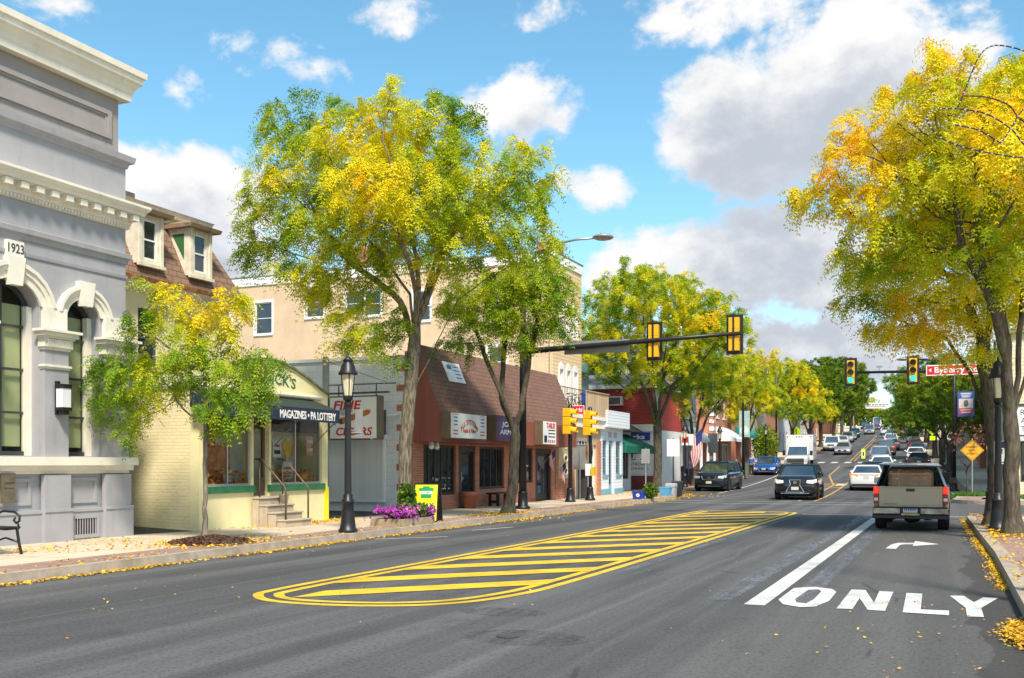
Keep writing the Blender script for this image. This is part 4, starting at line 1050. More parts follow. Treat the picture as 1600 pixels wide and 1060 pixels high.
# signs on the hood
FXX = -14.15
sgs = [(705, 760, 'white sign lettered for audio and video on the brown store hood', 'ALL SYSTEMS'), (777, 815, 'purple poster sign fixed to the brown store hood behind the tree', 'JON'), (849, 869, 'small white sign with red lettering at the far end of the store hood', 'TABLES')]
SF = AX + e + .34
P3 = Pl('X', SF, 1)
def box_sign(px0, px1, z0, z1, lab):
    a, _ = FX(px0, 700, SF); b, _ = FX(px1, 700, SF)
    o = thing('shop_sign', lab, 'sign', (SF, (a + b) / 2, z0)); mb = MB(); mb.box((AX + e + .002, a - .03, z0 - .03), (SF - .012, b + .03, z1 + .03)); mb.build('sign_box', m_brnbox, o, bevel=.01)
    return o, a, b
m_face1 = M('pale_sign_face', (.66, .68, .66), .45, 0, .05)
o, a, b = box_sign(705, 760, 2.42, 3.17, sgs[0][2])
mb = MB(); pbox(mb, P3, a, b, 2.42, 3.17, -.011, 0); fo = mb.build('sign_face', m_face1, o)
m_sr2 = M('sign_orange_red', (.48, .07, .02), .5); m_sb = M('sign_blue', (.06, .12, .30), .5)
c = (a + b) / 2; L_ = b - a
text('lettering', 'ALL SYSTEMS', P3(c, 2.93, .002), P3.right, (0, 0, 1), .15, m_sr2, fo, width=L_ * .54, bold=.02, arc=.85)
text('lettering', 'Audio & Video', P3(c, 2.66, .002), P3.right, (0, 0, 1), .14, m_sr2, fo, width=L_ * .36, bold=.02)
mb = MB()
for sd in (-1, 1):
    for k in range(3): pbox(mb, P3, c + sd * L_ * .38 - .13, c + sd * L_ * .38 + .13, 3.02 - k * .11, 3.06 - k * .11, .001, .004)
mb.build('print', m_sb, fo)
mb = MB()
for sd in (-1, 1):
    for k in range(2): pbox(mb, P3, c + sd * L_ * .38 - .16, c + sd * L_ * .38 + .16, 2.62 - k * .10, 2.66 - k * .10, .001, .004)
    pbox(mb, P3, c + sd * L_ * .38 - .18, c + sd * L_ * .38 + .18, 3.12, 3.135, .001, .004)
mb.build('print', m_sr2, fo)
o, a, b = box_sign(777, 812, 2.42, 3.22, sgs[1][2])
m_purp = M('purple_print', (.10, .035, .13), .45, 0, .6, 3)
mb = MB(); pbox(mb, P3, a, b, 2.42, 3.22, -.011, 0); fo = mb.build('sign_face', m_purp, o)
text('lettering', 'JON', P3((a + b) / 2 - .1, 2.96, .002), P3.right, (0, .25, 1), .17, m_wtx, fo, width=(b - a) * .5, bold=.02)
text('lettering', 'ARMA', P3((a + b) / 2 - .1, 2.70, .002), P3.right, (0, .25, 1), .17, m_wtx, fo, width=(b - a) * .66, bold=.02)
o, a, b = box_sign(849, 869, 2.36, 3.20, sgs[2][2])
mb = MB(); pbox(mb, P3, a, b, 2.36, 3.20, -.011, 0); fo = mb.build('sign_face', m_sgw, o)
text('lettering', 'TABLES', P3((a + b) / 2 + .1, 3.06, .002), P3.right, (0, 0, 1), .19, m_srd, fo, width=(b - a) * .66, bold=.03)
mb = MB()
for k in range(3): pbox(mb, P3, a + (b - a) * .38, b - .1, 2.86 - k * .12, 2.90 - k * .12, .001, .004)
pbox(mb, P3, a + .08, a + (b - a) * .28, 2.42, 2.68, .001, .004); mb.build('print', m_blk, fo)
mb = MB()
for k in range(4): pbox(mb, P3, a + (b - a) * (.36 + k * .15), a + (b - a) * (.44 + k * .15), 2.42, 2.52, .001, .004)
mb.build('print', m_srd, fo)
# white notice lying on the shingles
def on_hood(u, t): return (AX + .05 + (e - .05) * t, u, 5.30 - (5.30 - 3.16) * t)
nrm = Vector((2.14, 0, .90)).normalized()
ya, _ = FX(688, 565, -14.9); yb, _ = FX(714, 565, -14.9)
q = [Vector(on_hood(ya, .50)), Vector(on_hood(yb, .50)), Vector(on_hood(yb, .20)), Vector(on_hood(ya, .20))]
mb = MB(); mb.hexa([p + nrm * .01 for p in q], [p + nrm * .035 for p in q]); nb = mb.build('notice_board', m_sgw, None); tag(nb, 'white notice board lying on the brown shingled hood', 'sign')
mb = MB(); upv = (q[3] - q[0]).normalized(); rv = (q[1] - q[0]).normalized(); c0 = (q[0] + q[2]) / 2 + nrm * .036
for k in range(4):
    cc = c0 + rv * .22 + upv * (.2 - .13 * k); mb.hexa([cc - rv * .2 - upv * .018, cc + rv * .2 - upv * .018, cc + rv * .2 + upv * .018, cc - rv * .2 + upv * .018], [cc - rv * .2 - upv * .018 + nrm * .003, cc + rv * .2 - upv * .018 + nrm * .003, cc + rv * .2 + upv * .018 + nrm * .003, cc - rv * .2 + upv * .018 + nrm * .003])
cc = c0 - rv * .27 + upv * .16; mb.hexa([cc - rv * .15 - upv * .07, cc + rv * .15 - upv * .07, cc + rv * .15 + upv * .07, cc - rv * .15 + upv * .07], [cc - rv * .15 - upv * .07 + nrm * .003, cc + rv * .15 - upv * .07 + nrm * .003, cc + rv * .15 + upv * .07 + nrm * .003, cc - rv * .15 + upv * .07 + nrm * .003])
mb.build('print', m_sb, nb)
for y in (28.0, 28.35):
    mb = MB(); mb.box((AX + .3, y - .05, 2.22), (AX + .42, y + .05, 2.30)); ball(mb, (AX + .36, y, 2.16), .09, 1, 1, 12, 8); mb.build('flood_lamp', m_whitetrim, aud, True)

# ------------------------------------------------------------------ three-storey tan building with deck over its shop
m_stuc = M('tan_stucco', (.62, .46, .30), .9, 0, .07, 1.2, .5, 12, grime=.30)
m_tsid = M_siding('tan_siding', (.70, .50, .30), .16, .55, .04, 1.0, .1)
m_wood = M_siding('deck_wood', (.46, .34, .21), .14, .8, .2, .4, .3, True)
tanb = thing('tan_building', 'tall tan stucco building with white windows, clapboard front and wooden deck over the shop', 'building', (-16.4, 44, SW))
TY0, TY1, TX, TH = 42.8, 46.6, -16.4, 10.7
P = Pl('Y', TY0, -1)
tw = []
for (x0, x1, y0_, y1_) in ((399, 425, 472, 523), (478, 506, 448, 497), (540, 566, 455, 494), (569, 595, 455, 494)):
    a, z0 = FY(x0, y1_, TY0); b, z1 = FY(x1, y0_, TY0); tw.append((a, b, z0, z1))
a, z0 = FY(362, 545, TY0); tw.append((a - .9, a, z0, z0 + 1.6))
for xx in (-23.5, -19.6): tw.append((xx, xx + .9, 8.4, 9.8)); tw.append((xx, xx + .9, 5.6, 7.0))
mb = MB(); mb.prism(rect(-36, TX - .3, 0, TH), lambda u, v, w: P(u, v, w), -.3, 0, [rect(*q) for q in tw]); mb.build('side_wall', m_stuc, tanb)
for q in tw:
    f = window(P, tanb, *q, m_whitetrim, g_dark, .03, .05, 1, 2, sill=m_whitetrim, blind_or_reflection=(m_sgw, .5) if q[0] > -32 else None)
    sr = MB(); sr.prism(rect(q[0] - .10, q[1] + .10, q[2] - .02, q[3] + .12), lambda u, v, w: P(u, v, w), .001, .035, [rect(q[0], q[1], q[2], q[3])]); sr.build('frame', m_whitetrim, f)
mb = MB(); mb.box((-36, TY0 + .3, 0), (-35.7, TY1 - .3, TH)); mb.box((-36, TY1 - .3, 0), (TX - .3, TY1, TH)); mb.build('rear_wall', m_stuc, tanb)
P2 = Pl('X', TX, 1)
fw_ = []
for i in range(3):
    y0_ = 43.55 + i * .95; fw_ += [(y0_, y0_ + .5, 4.3, 5.95), (y0_, y0_ + .5, 7.5, 9.0)]
mb = MB(); mb.prism(rect(TY0, TY1, 3.8, TH), lambda u, v, w: P2(u, v, w), -.3, 0, [rect(*q) for q in fw_]); mb.build('front_wall', m_tsid, tanb)
for q in fw_:
    f = window(P2, tanb, *q, m_whitetrim, M_glass('pale_glass', (.45, .47, .5), .1) if 'pale_glass' not in MATS else MATS['pale_glass'], .04, .06, 1, 2)
    sr = MB(); sr.prism(rect(q[0] - .08, q[1] + .08, q[2] - .06, q[3] + .06), lambda u, v, w: P2(u, v, w), .001, .05, [rect(*q)])
    if q[2] < 5: sr.prism([(q[0] - .08, q[3] + .06), (q[1] + .08, q[3] + .06), ((q[0] + q[1]) / 2 + .12, q[3] + .3), ((q[0] + q[1]) / 2 - .12, q[3] + .3)], lambda u, v, w: P2(u, v, w), .001, .05)
    sr.build('frame', m_whitetrim, f)
mb = MB(); mb.box((-36.1, TY0 - .06, TH), (TX + .06, TY1 + .06, TH + .42)); mb.build('parapet', m_whitetrim, tanb)
mb = MB(); mb.box((-36.1, TY0 - .08, TH + .42), (TX + .08, TY1 + .08, TH + .48)); mb.build('roof', m_roof, tanb)
mb = MB(); mb.box((TX - .95, TY0 + .4, TH + .481), (TX - .05, TY0 + 1.5, TH + 1.0)); mb.build('chimney', m_brick, tanb)
mb = MB(); mb.box((-27.6, TY0 + .4, TH + .481), (-25.6, TY0 + 1.3, TH + 1.6)); mb.build('chimney', m_brick, tanb)
mb = MB(); mb.tube((TX - .1, TY0 - .08, 4.0), (TX - .1, TY0 - .08, TH), .05, .05, 8); mb.build('downpipe', m_stuc, tanb)
m_vinyl = M_siding('tan_panel', (.50, .37, .22), .12, .6, .05, .6, .2, True)
P = Pl('X', -15.2, 1)
mb = MB(); mb.prism(rect(39.6, 45.75, 0, 3.62), lambda u, v, w: P(u, v, w), -.3, 0, [rect(42.25, 44.2, 1.4, 2.7), rect(44.4, 45.3, SW, 2.5)]); mb.build('shop_wall', m_vinyl, tanb)
for b_ in (((39.75, SW, 42.1, 1.0),(39.75, 1.0, 40.05, 2.7),(41.75, 1.0, 42.1, 2.7)),((44.22, SW, 44.38, 2.7),),((45.32, SW, 45.74, 2.7),)):
    mb = MB(); [mb.box((-15.199, q[0], q[1]), (-15.12, q[2], q[3])) for q in b_]; mb.build('brick_pier', m_brick, tanb)
mb = MB(); mb.box((-15.199, 40.06, 1.01), (-15.10, 41.74, 2.72)); pnl = mb.build('porthole_panel', M('pale_tan_board', (.55, .41, .23), .6), tanb)
for k in range(3):
    z = 2.42 - k * .55; mb = MB(); n = 20
    outer = [(40.9 + .26 * math.cos(2 * math.pi * i / n), z + .17 * math.sin(2 * math.pi * i / n)) for i in range(n)]; inner = [(40.9 + .17 * math.cos(2 * math.pi * i / n), z + .11 * math.sin(2 * math.pi * i / n)) for i in range(n)]
    mb.prism(outer, lambda u, v, w: P(u, v, w), .101, .125, [inner]); mb.build('porthole', m_ivory, pnl)
    mb = MB(); mb.prism(inner, lambda u, v, w: P(u, v, w), .1005, .106); mb.build('porthole_glass', g_dark, pnl)
window(P, tanb, 42.25, 44.2, 1.4, 2.7, m_whitetrim, g_dark, .05, .06, 5, 1)
f = MB(); pbox(f, P, 44.4, 45.3, SW, 2.5, -.15, -.10); f.build('door', m_whitetrim, tanb)
mb = MB(); mb.box((-15.199, 39.55, 3.25), (-14.95, 46.2, 3.62)); mb.box((-16.4, 39.6, 3.621), (-14.85, 46.25, 3.78)); mb.box((-27, 39.9, 3.621), (-16.41, 42.75, 3.75)); mb.build('deck', m_ivory, tanb)
mb = MB()
for y in np.arange(43.0, 46.2, .105): mb.box((-14.93, y, 3.781), (-14.905, y + .075, 4.86))
mb.box((-14.96, 43.0, 4.861), (-14.86, 46.2, 4.90))
for x in np.arange(-16.3, -14.97, .15): mb.box((x, 46.18, 3.781), (x + .085, 46.205, 4.86))
mb.build('deck_railing', m_wood, tanb)
mb = MB()
for z in (3.85, 4.86): mb.tube((-14.92, 39.7, z), (-14.92, 42.98, z), .018, .018, 6)
for y in np.arange(39.7, 43.0, .16): mb.tube((-14.92, y, 3.85), (-14.92, y, 4.86), .009, .009, 5)
mb.build('iron_railing', m_black, tanb)
# things kept on the deck
bl = MB(); bl.box((-15.35, 43.6, 3.80), (-14.98, 43.95, 4.75)); bl.box((-15.38, 43.57, 4.75), (-14.96, 43.98, 4.83)); tag(bl.build('blue_bin', M('blue_plastic', (.01, .06, .33), .4)), 'upright blue bin on the deck behind the railing', 'bin')
for y in (41.4, 42.3):
    bb = thing('bicycle', 'dark bicycle leaning behind the iron deck railing, ' + ('nearer the brown hood' if y < 42 else 'nearer the blue bin'), 'bicycle', (-15.1, y, 3.79))
    for dy in (-.45, .45):
        w_ = MB(); w_.path([(-15.1, y + dy + .31 * math.cos(t), 4.11 + .31 * math.sin(t)) for t in np.linspace(0, 2 * math.pi, 19)], .018, 5)
        for t in np.linspace(0, math.pi, 6)[:-1]: w_.tube((-15.1, y + dy + .3 * math.cos(t), 4.11 + .3 * math.sin(t)), (-15.1, y + dy - .3 * math.cos(t), 4.11 - .3 * math.sin(t)), .003, .003, 4)
        w_.build('wheel', m_black, bb)
    w_ = MB(); pts = [(-.45, 4.11), (-.12, 4.10), (.28, 4.55), (-.22, 4.52), (-.12, 4.10)]
    for p, q in zip(pts[:-1], pts[1:]): w_.tube((-15.1, y + p[0], p[1]), (-15.1, y + q[0], q[1]), .018, .018, 6)
    w_.tube((-15.1, y - .45, 4.11), (-15.1, y - .22, 4.52), .014); w_.tube((-15.1, y + .45, 4.11), (-15.1, y + .26, 4.66), .018); w_.tube((-15.35, y + .26, 4.68), (-14.98, y + .26, 4.68), .014)
    w_.box((-15.15, y - .34, 4.60), (-15.05, y - .12, 4.65)); w_.build('frame', m_iron, bb)

# ------------------------------------------------------------------ shops beyond the deck
m_wsid = M_siding('white_siding', (.66, .70, .74), .14, .5, .03, .9, .08); m_blue_t = M('light_blue_trim', (.16, .36, .46), .5, 0, .06)
m_bsid = M_siding('pale_blue_siding', (.40, .60, .70), .14, .5, .03, .8, .1)
def block_building(name, label, cat, x_front, y0, y1, x_back, h, wall_mat, ops, fm=m_whitetrim, gm=g_dark, side=1, roof_mat=m_roof, z=None, cols=1, rows=2, base=0.):
    """plain walled block with real openings in its street front: ops = (u0, u1, v0, v1, kind)"""
    z = rise((y0 + y1) / 2) + base if z is None else z
    t = thing(name, label, cat, (x_front, (y0 + y1) / 2, z + SW))
    P = Pl('X', x_front, side)
    mb = MB(); mb.prism(rect(y0, y1, z - 1.5, z + h), lambda u, v, w: P(u, v, w), -.3, 0, [rect(a, b, z + c, z + d) for a, b, c, d, k in ops])
    xi = x_front - side * .3
    xa, xb = min(xi, x_back), max(xi, x_back)
    mb.box((xa, y0, z - 1.5), (xb, y0 + .3, z + h)); mb.box((xa, y1 - .3, z - 1.5), (xb, y1, z + h)); bx = x_back if side > 0 else x_back - .3
    mb.box((bx, y0 + .3, z - 1.5), (bx + .3, y1 - .3, z + h)); mb.build('wall', wall_mat, t)
    mb = MB(); mb.box((xa + .3, y0 + .3, z + h - .25), (xb, y1 - .3, z + h - .15)); mb.build('roof', roof_mat, t)
    mb = MB(); mb.box((x_front - side * 2.0, y0 + .31, z), (x_front - side * 1.9, y1 - .31, z + h - .3)); mb.build('inner_wall', m_int, t)
    for a, b, c, d, k in ops:
        if k == 'door':
            f = MB(); pbox(f, P, a, b, z + c, z + d, -.16, -.10); dd = f.build('door', fm, t); f = MB(); pbox(f, P, a + .15, b - .15, z + c + .5, z + d - .2, -.099, -.09); f.build('pane', gm, dd)
        else:
            window(P, t, a, b, z + c, z + d, fm, gm, .06, .07, cols if k == 'win' else 3, rows if k == 'win' else 1, sill=fm if k == 'win' else None)
    return t, P, z
bt, P, z = block_building('white_shop', 'low white clapboard shop with light blue window frames and base', 'shop', -15.15, 45.8, 49.25, -24, 4.15, m_wsid, [(46.05, 46.75, 1.1, 2.75, 'win'), (47.0, 47.75, SW, 2.75, 'door'), (48.15, 48.95, 1.1, 2.75, 'win')], m_blue_t)
for q in ((45.81, 46.9), (47.85, 49.24)): mb = MB(); pbox(mb, P, *q, SW, .42, .002, .04); mb.build('base_board', m_blue_t, bt)
mb = MB(); pbox(mb, P, 45.75, 49.3, 3.35, 4.15, .01, .35); mb.build('fascia', m_wsid, bt)
text('lettering', '121 123', P(47.5, 3.0, .004), P.right, (0, 0, 1), .26, m_ink, bt, width=1.5) if False else None
mb = MB()
for k in range(2): pbox(mb, P, 46.9 + k * .85, 47.4 + k * .85, 2.9, 3.15, .002, .02); 
mb.build('number_plate', M('grey_letters', (.35, .38, .40), .6), bt)
bb, P, z = block_building('blue_flat', 'pale blue upper flat with teal eaves above the white shop', 'building', -17.4, 46.65, 50.6, -26, 6.7, m_bsid, [(47.6, 48.5, 4.7, 5.9, 'win')])
mb = MB(); pbox(mb, P, 46.6, 50.7, 6.25, 6.75, .002, .35); mb.build('eaves', m_blue_t, bb)
ac = MB(); pbox(ac, P, 49.0, 49.8, 4.6, 5.2, .002, .4); ac.build('air_conditioner', M('pale_metal', (.55, .57, .58), .5, .3), bb)
# green awning shop with brown hipped roof
gs, P, z = block_building('awning_shop', 'small shop with a dark green awning and a sagging brown shingle roof', 'shop', -16.5, 49.3, 55.2, -25, 3.4, m_whitetrim, [(49.8, 51.6, .8, 2.4, 'shop'), (52.0, 53.0, SW, 2.4, 'door'), (53.3, 54.8, .8, 2.4, 'shop')], M('brown_frame', (.12, .07, .05), .5))
mb = MB(); mb.add([(-15.7, 49.28, 3.35), (-15.7, 55.3, 3.35), (-18.4, 54.6, 5.0), (-18.4, 49.28, 5.0), (-25, 49.28, 5.0), (-25, 54.6, 5.0), (-25, 55.3, 3.35), (-25, 49.28, 3.35)], [(0, 1, 2, 3), (3, 2, 5, 4), (1, 6, 5, 2), (0, 3, 4, 7)]); mb.build('hip_roof', M_brick('old_brown_shingle', (.10, .085, .06), (.14, .12, .08), (.05, .04, .03), .3, .15, .01), gs)
m_gaw = M('green_canvas', (.004, .115, .075), .7, 0, .1, 3)
mb = MB(); a0, a1 = 49.4, 54.9
mb.add([P(a0, 3.25, .02), P(a0 + .2, 3.25, .02), P(a1, 2.55, 1.5), P(a0, 2.55, 1.5), P(a0, 2.18, 1.5), P(a1, 2.18, 1.5), P(a1, 2.55, .02), P(a1 - .4, 3.25, .02), P(a1, 2.18, .02), P(a0, 2.18, .02), P(a0, 2.55, .02)], [(0, 7, 2, 3), (3, 2, 5, 4), (7, 6, 2), (6, 8, 5, 2), (0, 3, 4, 9)]); mb.build('awning', m_gaw, gs)
# red clapboard building with white ground floor, its side wall facing the junction
m_rsid = M_siding('red_siding', (.40, .05, .042), .15, .55, .05, .9, .12); m_rdark = M('dark_red_paint', (.23, .045, .04), .6, 0, .1, 4)
RY = 56.0
red = thing('red_building', 'red clapboard building with white lower wall of notices facing the junction', 'building', (-15.3, RY, rise(RY) + SW))
P = Pl('Y', RY, -1); rx1 = -15.25; rx0 = -24
mb = MB(); mb.box((rx0, RY, 3.55), (rx1, RY + 6, 5.9)); mb.build('upper_wall', m_rsid, red)
mb = MB(); mb.box((rx0, RY - .01, -.5), (rx1, RY + 6, 3.549)); mb.build('lower_wall', m_whitetrim, red)
mb = MB(); mb.box((rx0, RY - .05, -.3), (rx1 + .02, RY - .011, .95)); mb.build('base_board', m_rdark, red)
mb = MB(); mb.box((rx0, RY - .10, 3.45), (rx1 + .05, RY - .011, 3.85)); mb.box((rx0 - .1, RY - .25, 5.9), (rx1 + .25, RY + 6.2, 6.15)); mb.box((rx1 - .1, RY - .07, -.2), (rx1 + .1, RY + .1, 5.9)); mb.build('trim', m_whitetrim, red)
mb = MB(); mb.add([(rx0, RY - .2, 6.151), (rx1 + .2, RY - .2, 6.151), (rx1 + .2, RY + 6.2, 6.151), (rx0, RY + 6.2, 6.151), (rx0, RY + 3, 7.1), (rx1 - 1.0, RY + 3, 7.1)], [(0, 1, 5, 4), (1, 2, 5), (2, 3, 4, 5), (0, 4, 3), (0, 3, 2, 1)]); mb.build('roof', m_roof, red)
mb = MB(); mb.box((-18.0, RY - .35, 4.95), (-17.2, RY - .001, 5.45)); acu = mb.build('air_conditioner', m_whitetrim, red); mb = MB(); mb.box((-17.93, RY - .36, 5.01), (-17.27, RY - .351, 5.39)); mb.build('grille', m_iron, acu)
mb = MB(); mb.box((-17.2, RY - .10, 2.95), (-15.6, RY - .051, 3.40)); sb_ = mb.build('sign_board', M('blue_sign', (.02, .05, .30), .5), red)
text('lettering', 'ocks', (-16.4, RY - .101, 3.16), RT, (0, 0, 1), .26, m_wtx, sb_, width=1.0, bold=.03)
nt_ = MB(); nt_.box((-18.4, RY - .06, 1.05), (-15.5, RY - .011, 2.35)); nbd = nt_.build('notice_panel', m_sgw, red)
text('lettering', 'GREATER HATBORO', (-17.0, RY - .061, 1.62), RT, (0, 0, 1), .17, m_ink, nbd, width=2.5)
text('lettering', 'CHAMBER OF COMMERCE', (-17.0, RY - .061, 1.36), RT, (0, 0, 1), .13, m_ink, nbd, width=2.5)
mb = MB(); mb.box((-18.4, RY - .07, 2.36), (-15.5, RY - .03, 2.60)); mb.build('blue_band', m_blue_t, nbd); mb = MB()
for x in (-17.6, -16.9, -16.2): mb.box((x, RY - .064, 1.85), (x + .45, RY - .0605, 1.90)); mb.box((x + .1, RY - .064, 1.95), (x + .3, RY - .0605, 2.2))
mb.build('print', m_sb, nbd)

# further along the left side
m_gsid = M_siding('grey_siding', (.46, .44, .42), .15, .6, .05, .8, .2); m_beige = M('beige_render', (.52, .44, .32), .85, 0, .08, 1.5, .3, 20, grime=.3); m_pink = M('pale_render', (.60, .56, .50), .85, 0, .06, 1.5, .2, 20, grime=.25)
B = bend
t, P, z = block_building('brick_shopfront', 'brick and grey clapboard shop with a wide window beside the red building', 'shop', -15.3 + B(60), 62.05, 68.5, -26, 7.2, m_gsid, [(62.5, 64.6, .9, 2.5, 'shop'), (65.0, 65.9, SW, 2.5, 'door'), (66.2, 68.1, .9, 2.5, 'shop'), (63, 64, 4.5, 6.2, 'win'), (66, 67, 4.5, 6.2, 'win')])
mb = MB(); pbox(mb, P, 62.1, 68.4, z + SW, z + .85, .002, .06); mb.build('brick_base', m_brick, t)
mb = MB(); mb.add([P(62.0, z + 3.9, .01), P(68.5, z + 3.9, .01), P(68.5, z + 3.1, 1.1), P(62.0, z + 3.1, 1.1), P(62.0, z + 2.9, 1.1), P(68.5, z + 2.9, 1.1), P(62.0, z + 2.9, .01), P(68.5, z + 2.9, .01)], [(0, 1, 2, 3), (3, 2, 5, 4), (0, 3, 4, 6), (1, 7, 5, 2), (4, 5, 7, 6)]); mb.build('pent_roof', m_whitetrim, t)
sgp = MB(); sgp.box((-14.9 + B(60), 61.95, z + 2.62), (-13.95 + B(60), 62.04, z + 3.3)); so_ = sgp.build('hanging_board', m_sgw, t); sgp = MB(); sgp.box((-14.75 + B(60), 61.93, z + 2.8), (-14.25 + B(60), 61.949, z + 3.15)); sgp.build('print', m_srd, so_)
t, P, z = block_building('porch_house', 'white house with a columned front porch hung with flags', 'house', -17.3 + B(72), 68.8, 78.0, -28, 8.2, m_wsid, [(69.3, 70.3, 4.4, 6.0, 'win'), (71.6, 72.6, 4.4, 6.0, 'win'), (74, 75, 4.4, 6.0, 'win'), (70, 71.2, 1.0, 2.6, 'win'), (72.3, 73.3, SW + .3, 2.6, 'door'), (75, 76.2, 1.0, 2.6, 'win')])
mb = MB(); pbox(mb, P, 68.6, 78.2, z + 3.0, z + 3.5, .002, 1.9); mb.build('porch_roof', m_whitetrim, t)
for i in range(5):
    mb = MB(); mb.lathe(-15.6 + B(72), 69.0 + i * 2.2, [(.16, z + .4), (.16, z + .5), (.11, z + .55), (.10, z + 2.85), (.15, z + 3.0)], 12); mb.build('porch_column', m_whitetrim, t, True)
mb = MB(); pbox(mb, P, 68.8, 78, z, z + .4, .002, 1.9); mb.build('porch_floor', m_step, t)
mb = MB(); mb.add([(-17.0 + B(72), 68.6, z + 8.2), (-17.0 + B(72), 78.2, z + 8.2), (-28, 78.2, z + 8.2), (-28, 68.6, z + 8.2), (-22.5, 68.6, z + 11.0), (-22.5, 78.2, z + 11.0)], [(0, 1, 5, 4), (2, 3, 4, 5), (0, 4, 3), (1, 2, 5)]); mb.build('gable_roof', M('slate_roof', (.12, .12, .125), .8, 0, .15, 6), t)
t, P, z = block_building('quoined_building', 'red brick building with white corner stones and a white canopy', 'building', -15.4 + B(80), 78.3, 85.0, -27, 7.6, m_brick, [(79, 80, 4.6, 6.2, 'win'), (81.5, 82.5, 4.6, 6.2, 'win'), (79.2, 80.2, SW, 2.5, 'door'), (81, 84, .9, 2.6, 'shop')])
for i in range(13): mb = MB(); mb.box((-15.75 + B(80), 78.24, z + .2 + i * .56), (-15.36 + B(80), 78.299, z + .50 + i * .56)); mb.box((-15.399 + B(80), 78.24, z + .2 + i * .56), (-15.36 + B(80), 78.6, z + .50 + i * .56)); mb.build('quoin', m_whitetrim, t)
mb = MB(); mb.add([P(79, z + 3.9, .01), P(84, z + 3.9, .01), P(84, z + 3.0, 1.3), P(79, z + 3.0, 1.3), P(79, z + 2.75, 1.3), P(84, z + 2.75, 1.3), P(79, z + 2.75, .01)], [(0, 1, 2, 3), (3, 2, 5, 4), (0, 3, 4, 6)]); mb.build('awning', m_whitetrim, t)
far = [('beige_shop', 'beige two-storey shop with a grey hanging panel beyond the brick building', 85.3, 93, 7.0, m_beige), ('brick_store', 'dark brick store with teal awning behind the street shrub', 93.3, 102, 8.6, m_brick), ('pale_store', 'pale rendered store half hidden by street trees up the hill', 102.3, 113, 7.5, m_pink), ('tall_brick_block', 'tall red brick block half hidden by street trees up the hill', 113.3, 125, 11.0, m_brick),
       ('white_row_house', 'white clapboard row house far up the hill on the left', 125.3, 138, 8.0, m_wsid), ('tan_row_house', 'tan row house far up the hill on the left', 138.3, 152, 8.8, m_beige), ('grey_row_house', 'grey clapboard row house far up the hill on the left', 152.3, 170, 8.0, m_gsid), ('brick_row_house', 'brick row house furthest up the hill on the left', 170.3, 190, 9.0, m_brick),
       ('orange_brick_house', 'orange brick house where the street tops the hill', 226, 242, 8.0, m_brick)]
for nm, lb, y0_, y1_, h_, wm in far:
    n_ = int((y1_ - y0_) / 2.6); ops = []
    for i in range(n_):
        u = y0_ + .8 + i * (y1_ - y0_ - 1) / n_; ops.append((u, u + .95, h_ - 2.6, h_ - 1.1, 'win')); ops.append((u - .2, u + 1.4, .9, 2.6, 'shop') if i % 2 else (u, u + .95, SW, 2.5, 'door'))
    t, P, z = block_building(nm, lb, 'building', kerb_l(min(y1_, 400)) - 4.2, y0_, y1_, -34 + B(y0_), h_, wm, ops, cols=1)
    if nm == 'brick_store':
        mb = MB(); mb.add([P(93.6, z + 3.7, .01), P(101, z + 3.7, .01), P(101, z + 2.9, 1.4), P(93.6, z + 2.9, 1.4), P(93.6, z + 2.6, 1.4), P(101, z + 2.6, 1.4), P(93.6, z + 2.6, .01)], [(0, 1, 2, 3), (3, 2, 5, 4), (0, 3, 4, 6)]); mb.build('awning', M('teal_canvas', (.01, .22, .20), .7), t)
    if nm == 'beige_shop':
        mb = MB(); pbox(mb, P, 85.6, 88, z + 2.7, z + 3.9, .01, .9); mb.build('sign_panel', M('grey_panel', (.40, .41, .45), .6), t)
# right side beyond the side road
m_csid = M_siding('cream_siding', (.66, .58, .38), .18, .55, .04, .8, .1)
rc = thing('cream_corner_shop', 'cream clapboard corner shop with white sign panel and canopy over a dark window', 'shop', (2.5, 52, SW))
P = Pl('Y', 52.0, -1); CXX = 2.5; z = rise(52)
mb = MB(); mb.prism(rect(CXX, 14, 0, 7.6), lambda u, v, w: P(u, v, w), -.3, 0, [rect(CXX + .35, 6.4, .8, 2.65), rect(6.7, 7.6, SW, 2.65), rect(4.2, 5.2, 5.0, 6.5)])
mb.box((CXX, 52.3, 0), (CXX + .3, 70, 7.6)); mb.box((13.7, 52.3, 0), (14, 70, 7.6)); mb.box((CXX + .3, 69.7, 0), (13.7, 70, 7.6)); mb.build('wall', m_csid, rc)
mb = MB(); mb.box((CXX - .2, 51.75, 7.6), (14.2, 70.2, 7.75)); mb.add([(CXX - .3, 51.7, 7.751), (14.3, 51.7, 7.751), (14.3, 70.3, 7.751), (CXX - .3, 70.3, 7.751), (8.5, 56, 9.6), (8.5, 66, 9.6)], [(0, 1, 4), (1, 2, 5, 4), (2, 3, 5), (3, 0, 4, 5)]); mb.build('roof', M('grey_shingle', (.22, .22, .23), .9, 0, .2, 5), rc)
window(P, rc, CXX + .35, 6.4, .8, 2.65, m_dark, g_shop, .06, .07, 3, 1); window(P, rc, 4.2, 5.2, 5.0, 6.5, m_whitetrim, g_dark, .05, .07, 1, 2)
f = MB(); pbox(f, P, 6.7, 7.6, SW, 2.65, -.16, -.10); f.build('door', m_dark, rc)
mb = MB(); pbox(mb, P, CXX + .05, 8.4, 2.95, 4.25, .002, .10); spn = mb.build('sign_panel', m_sgw, rc)
mb = MB(); pbox(mb, P, CXX - .05, 8.5, 4.25, 4.36, .002, .14); pbox(mb, P, CXX + .05, 8.4, 2.86, 2.949, .002, .14); mb.build('sign_rail', m_dark, rc)
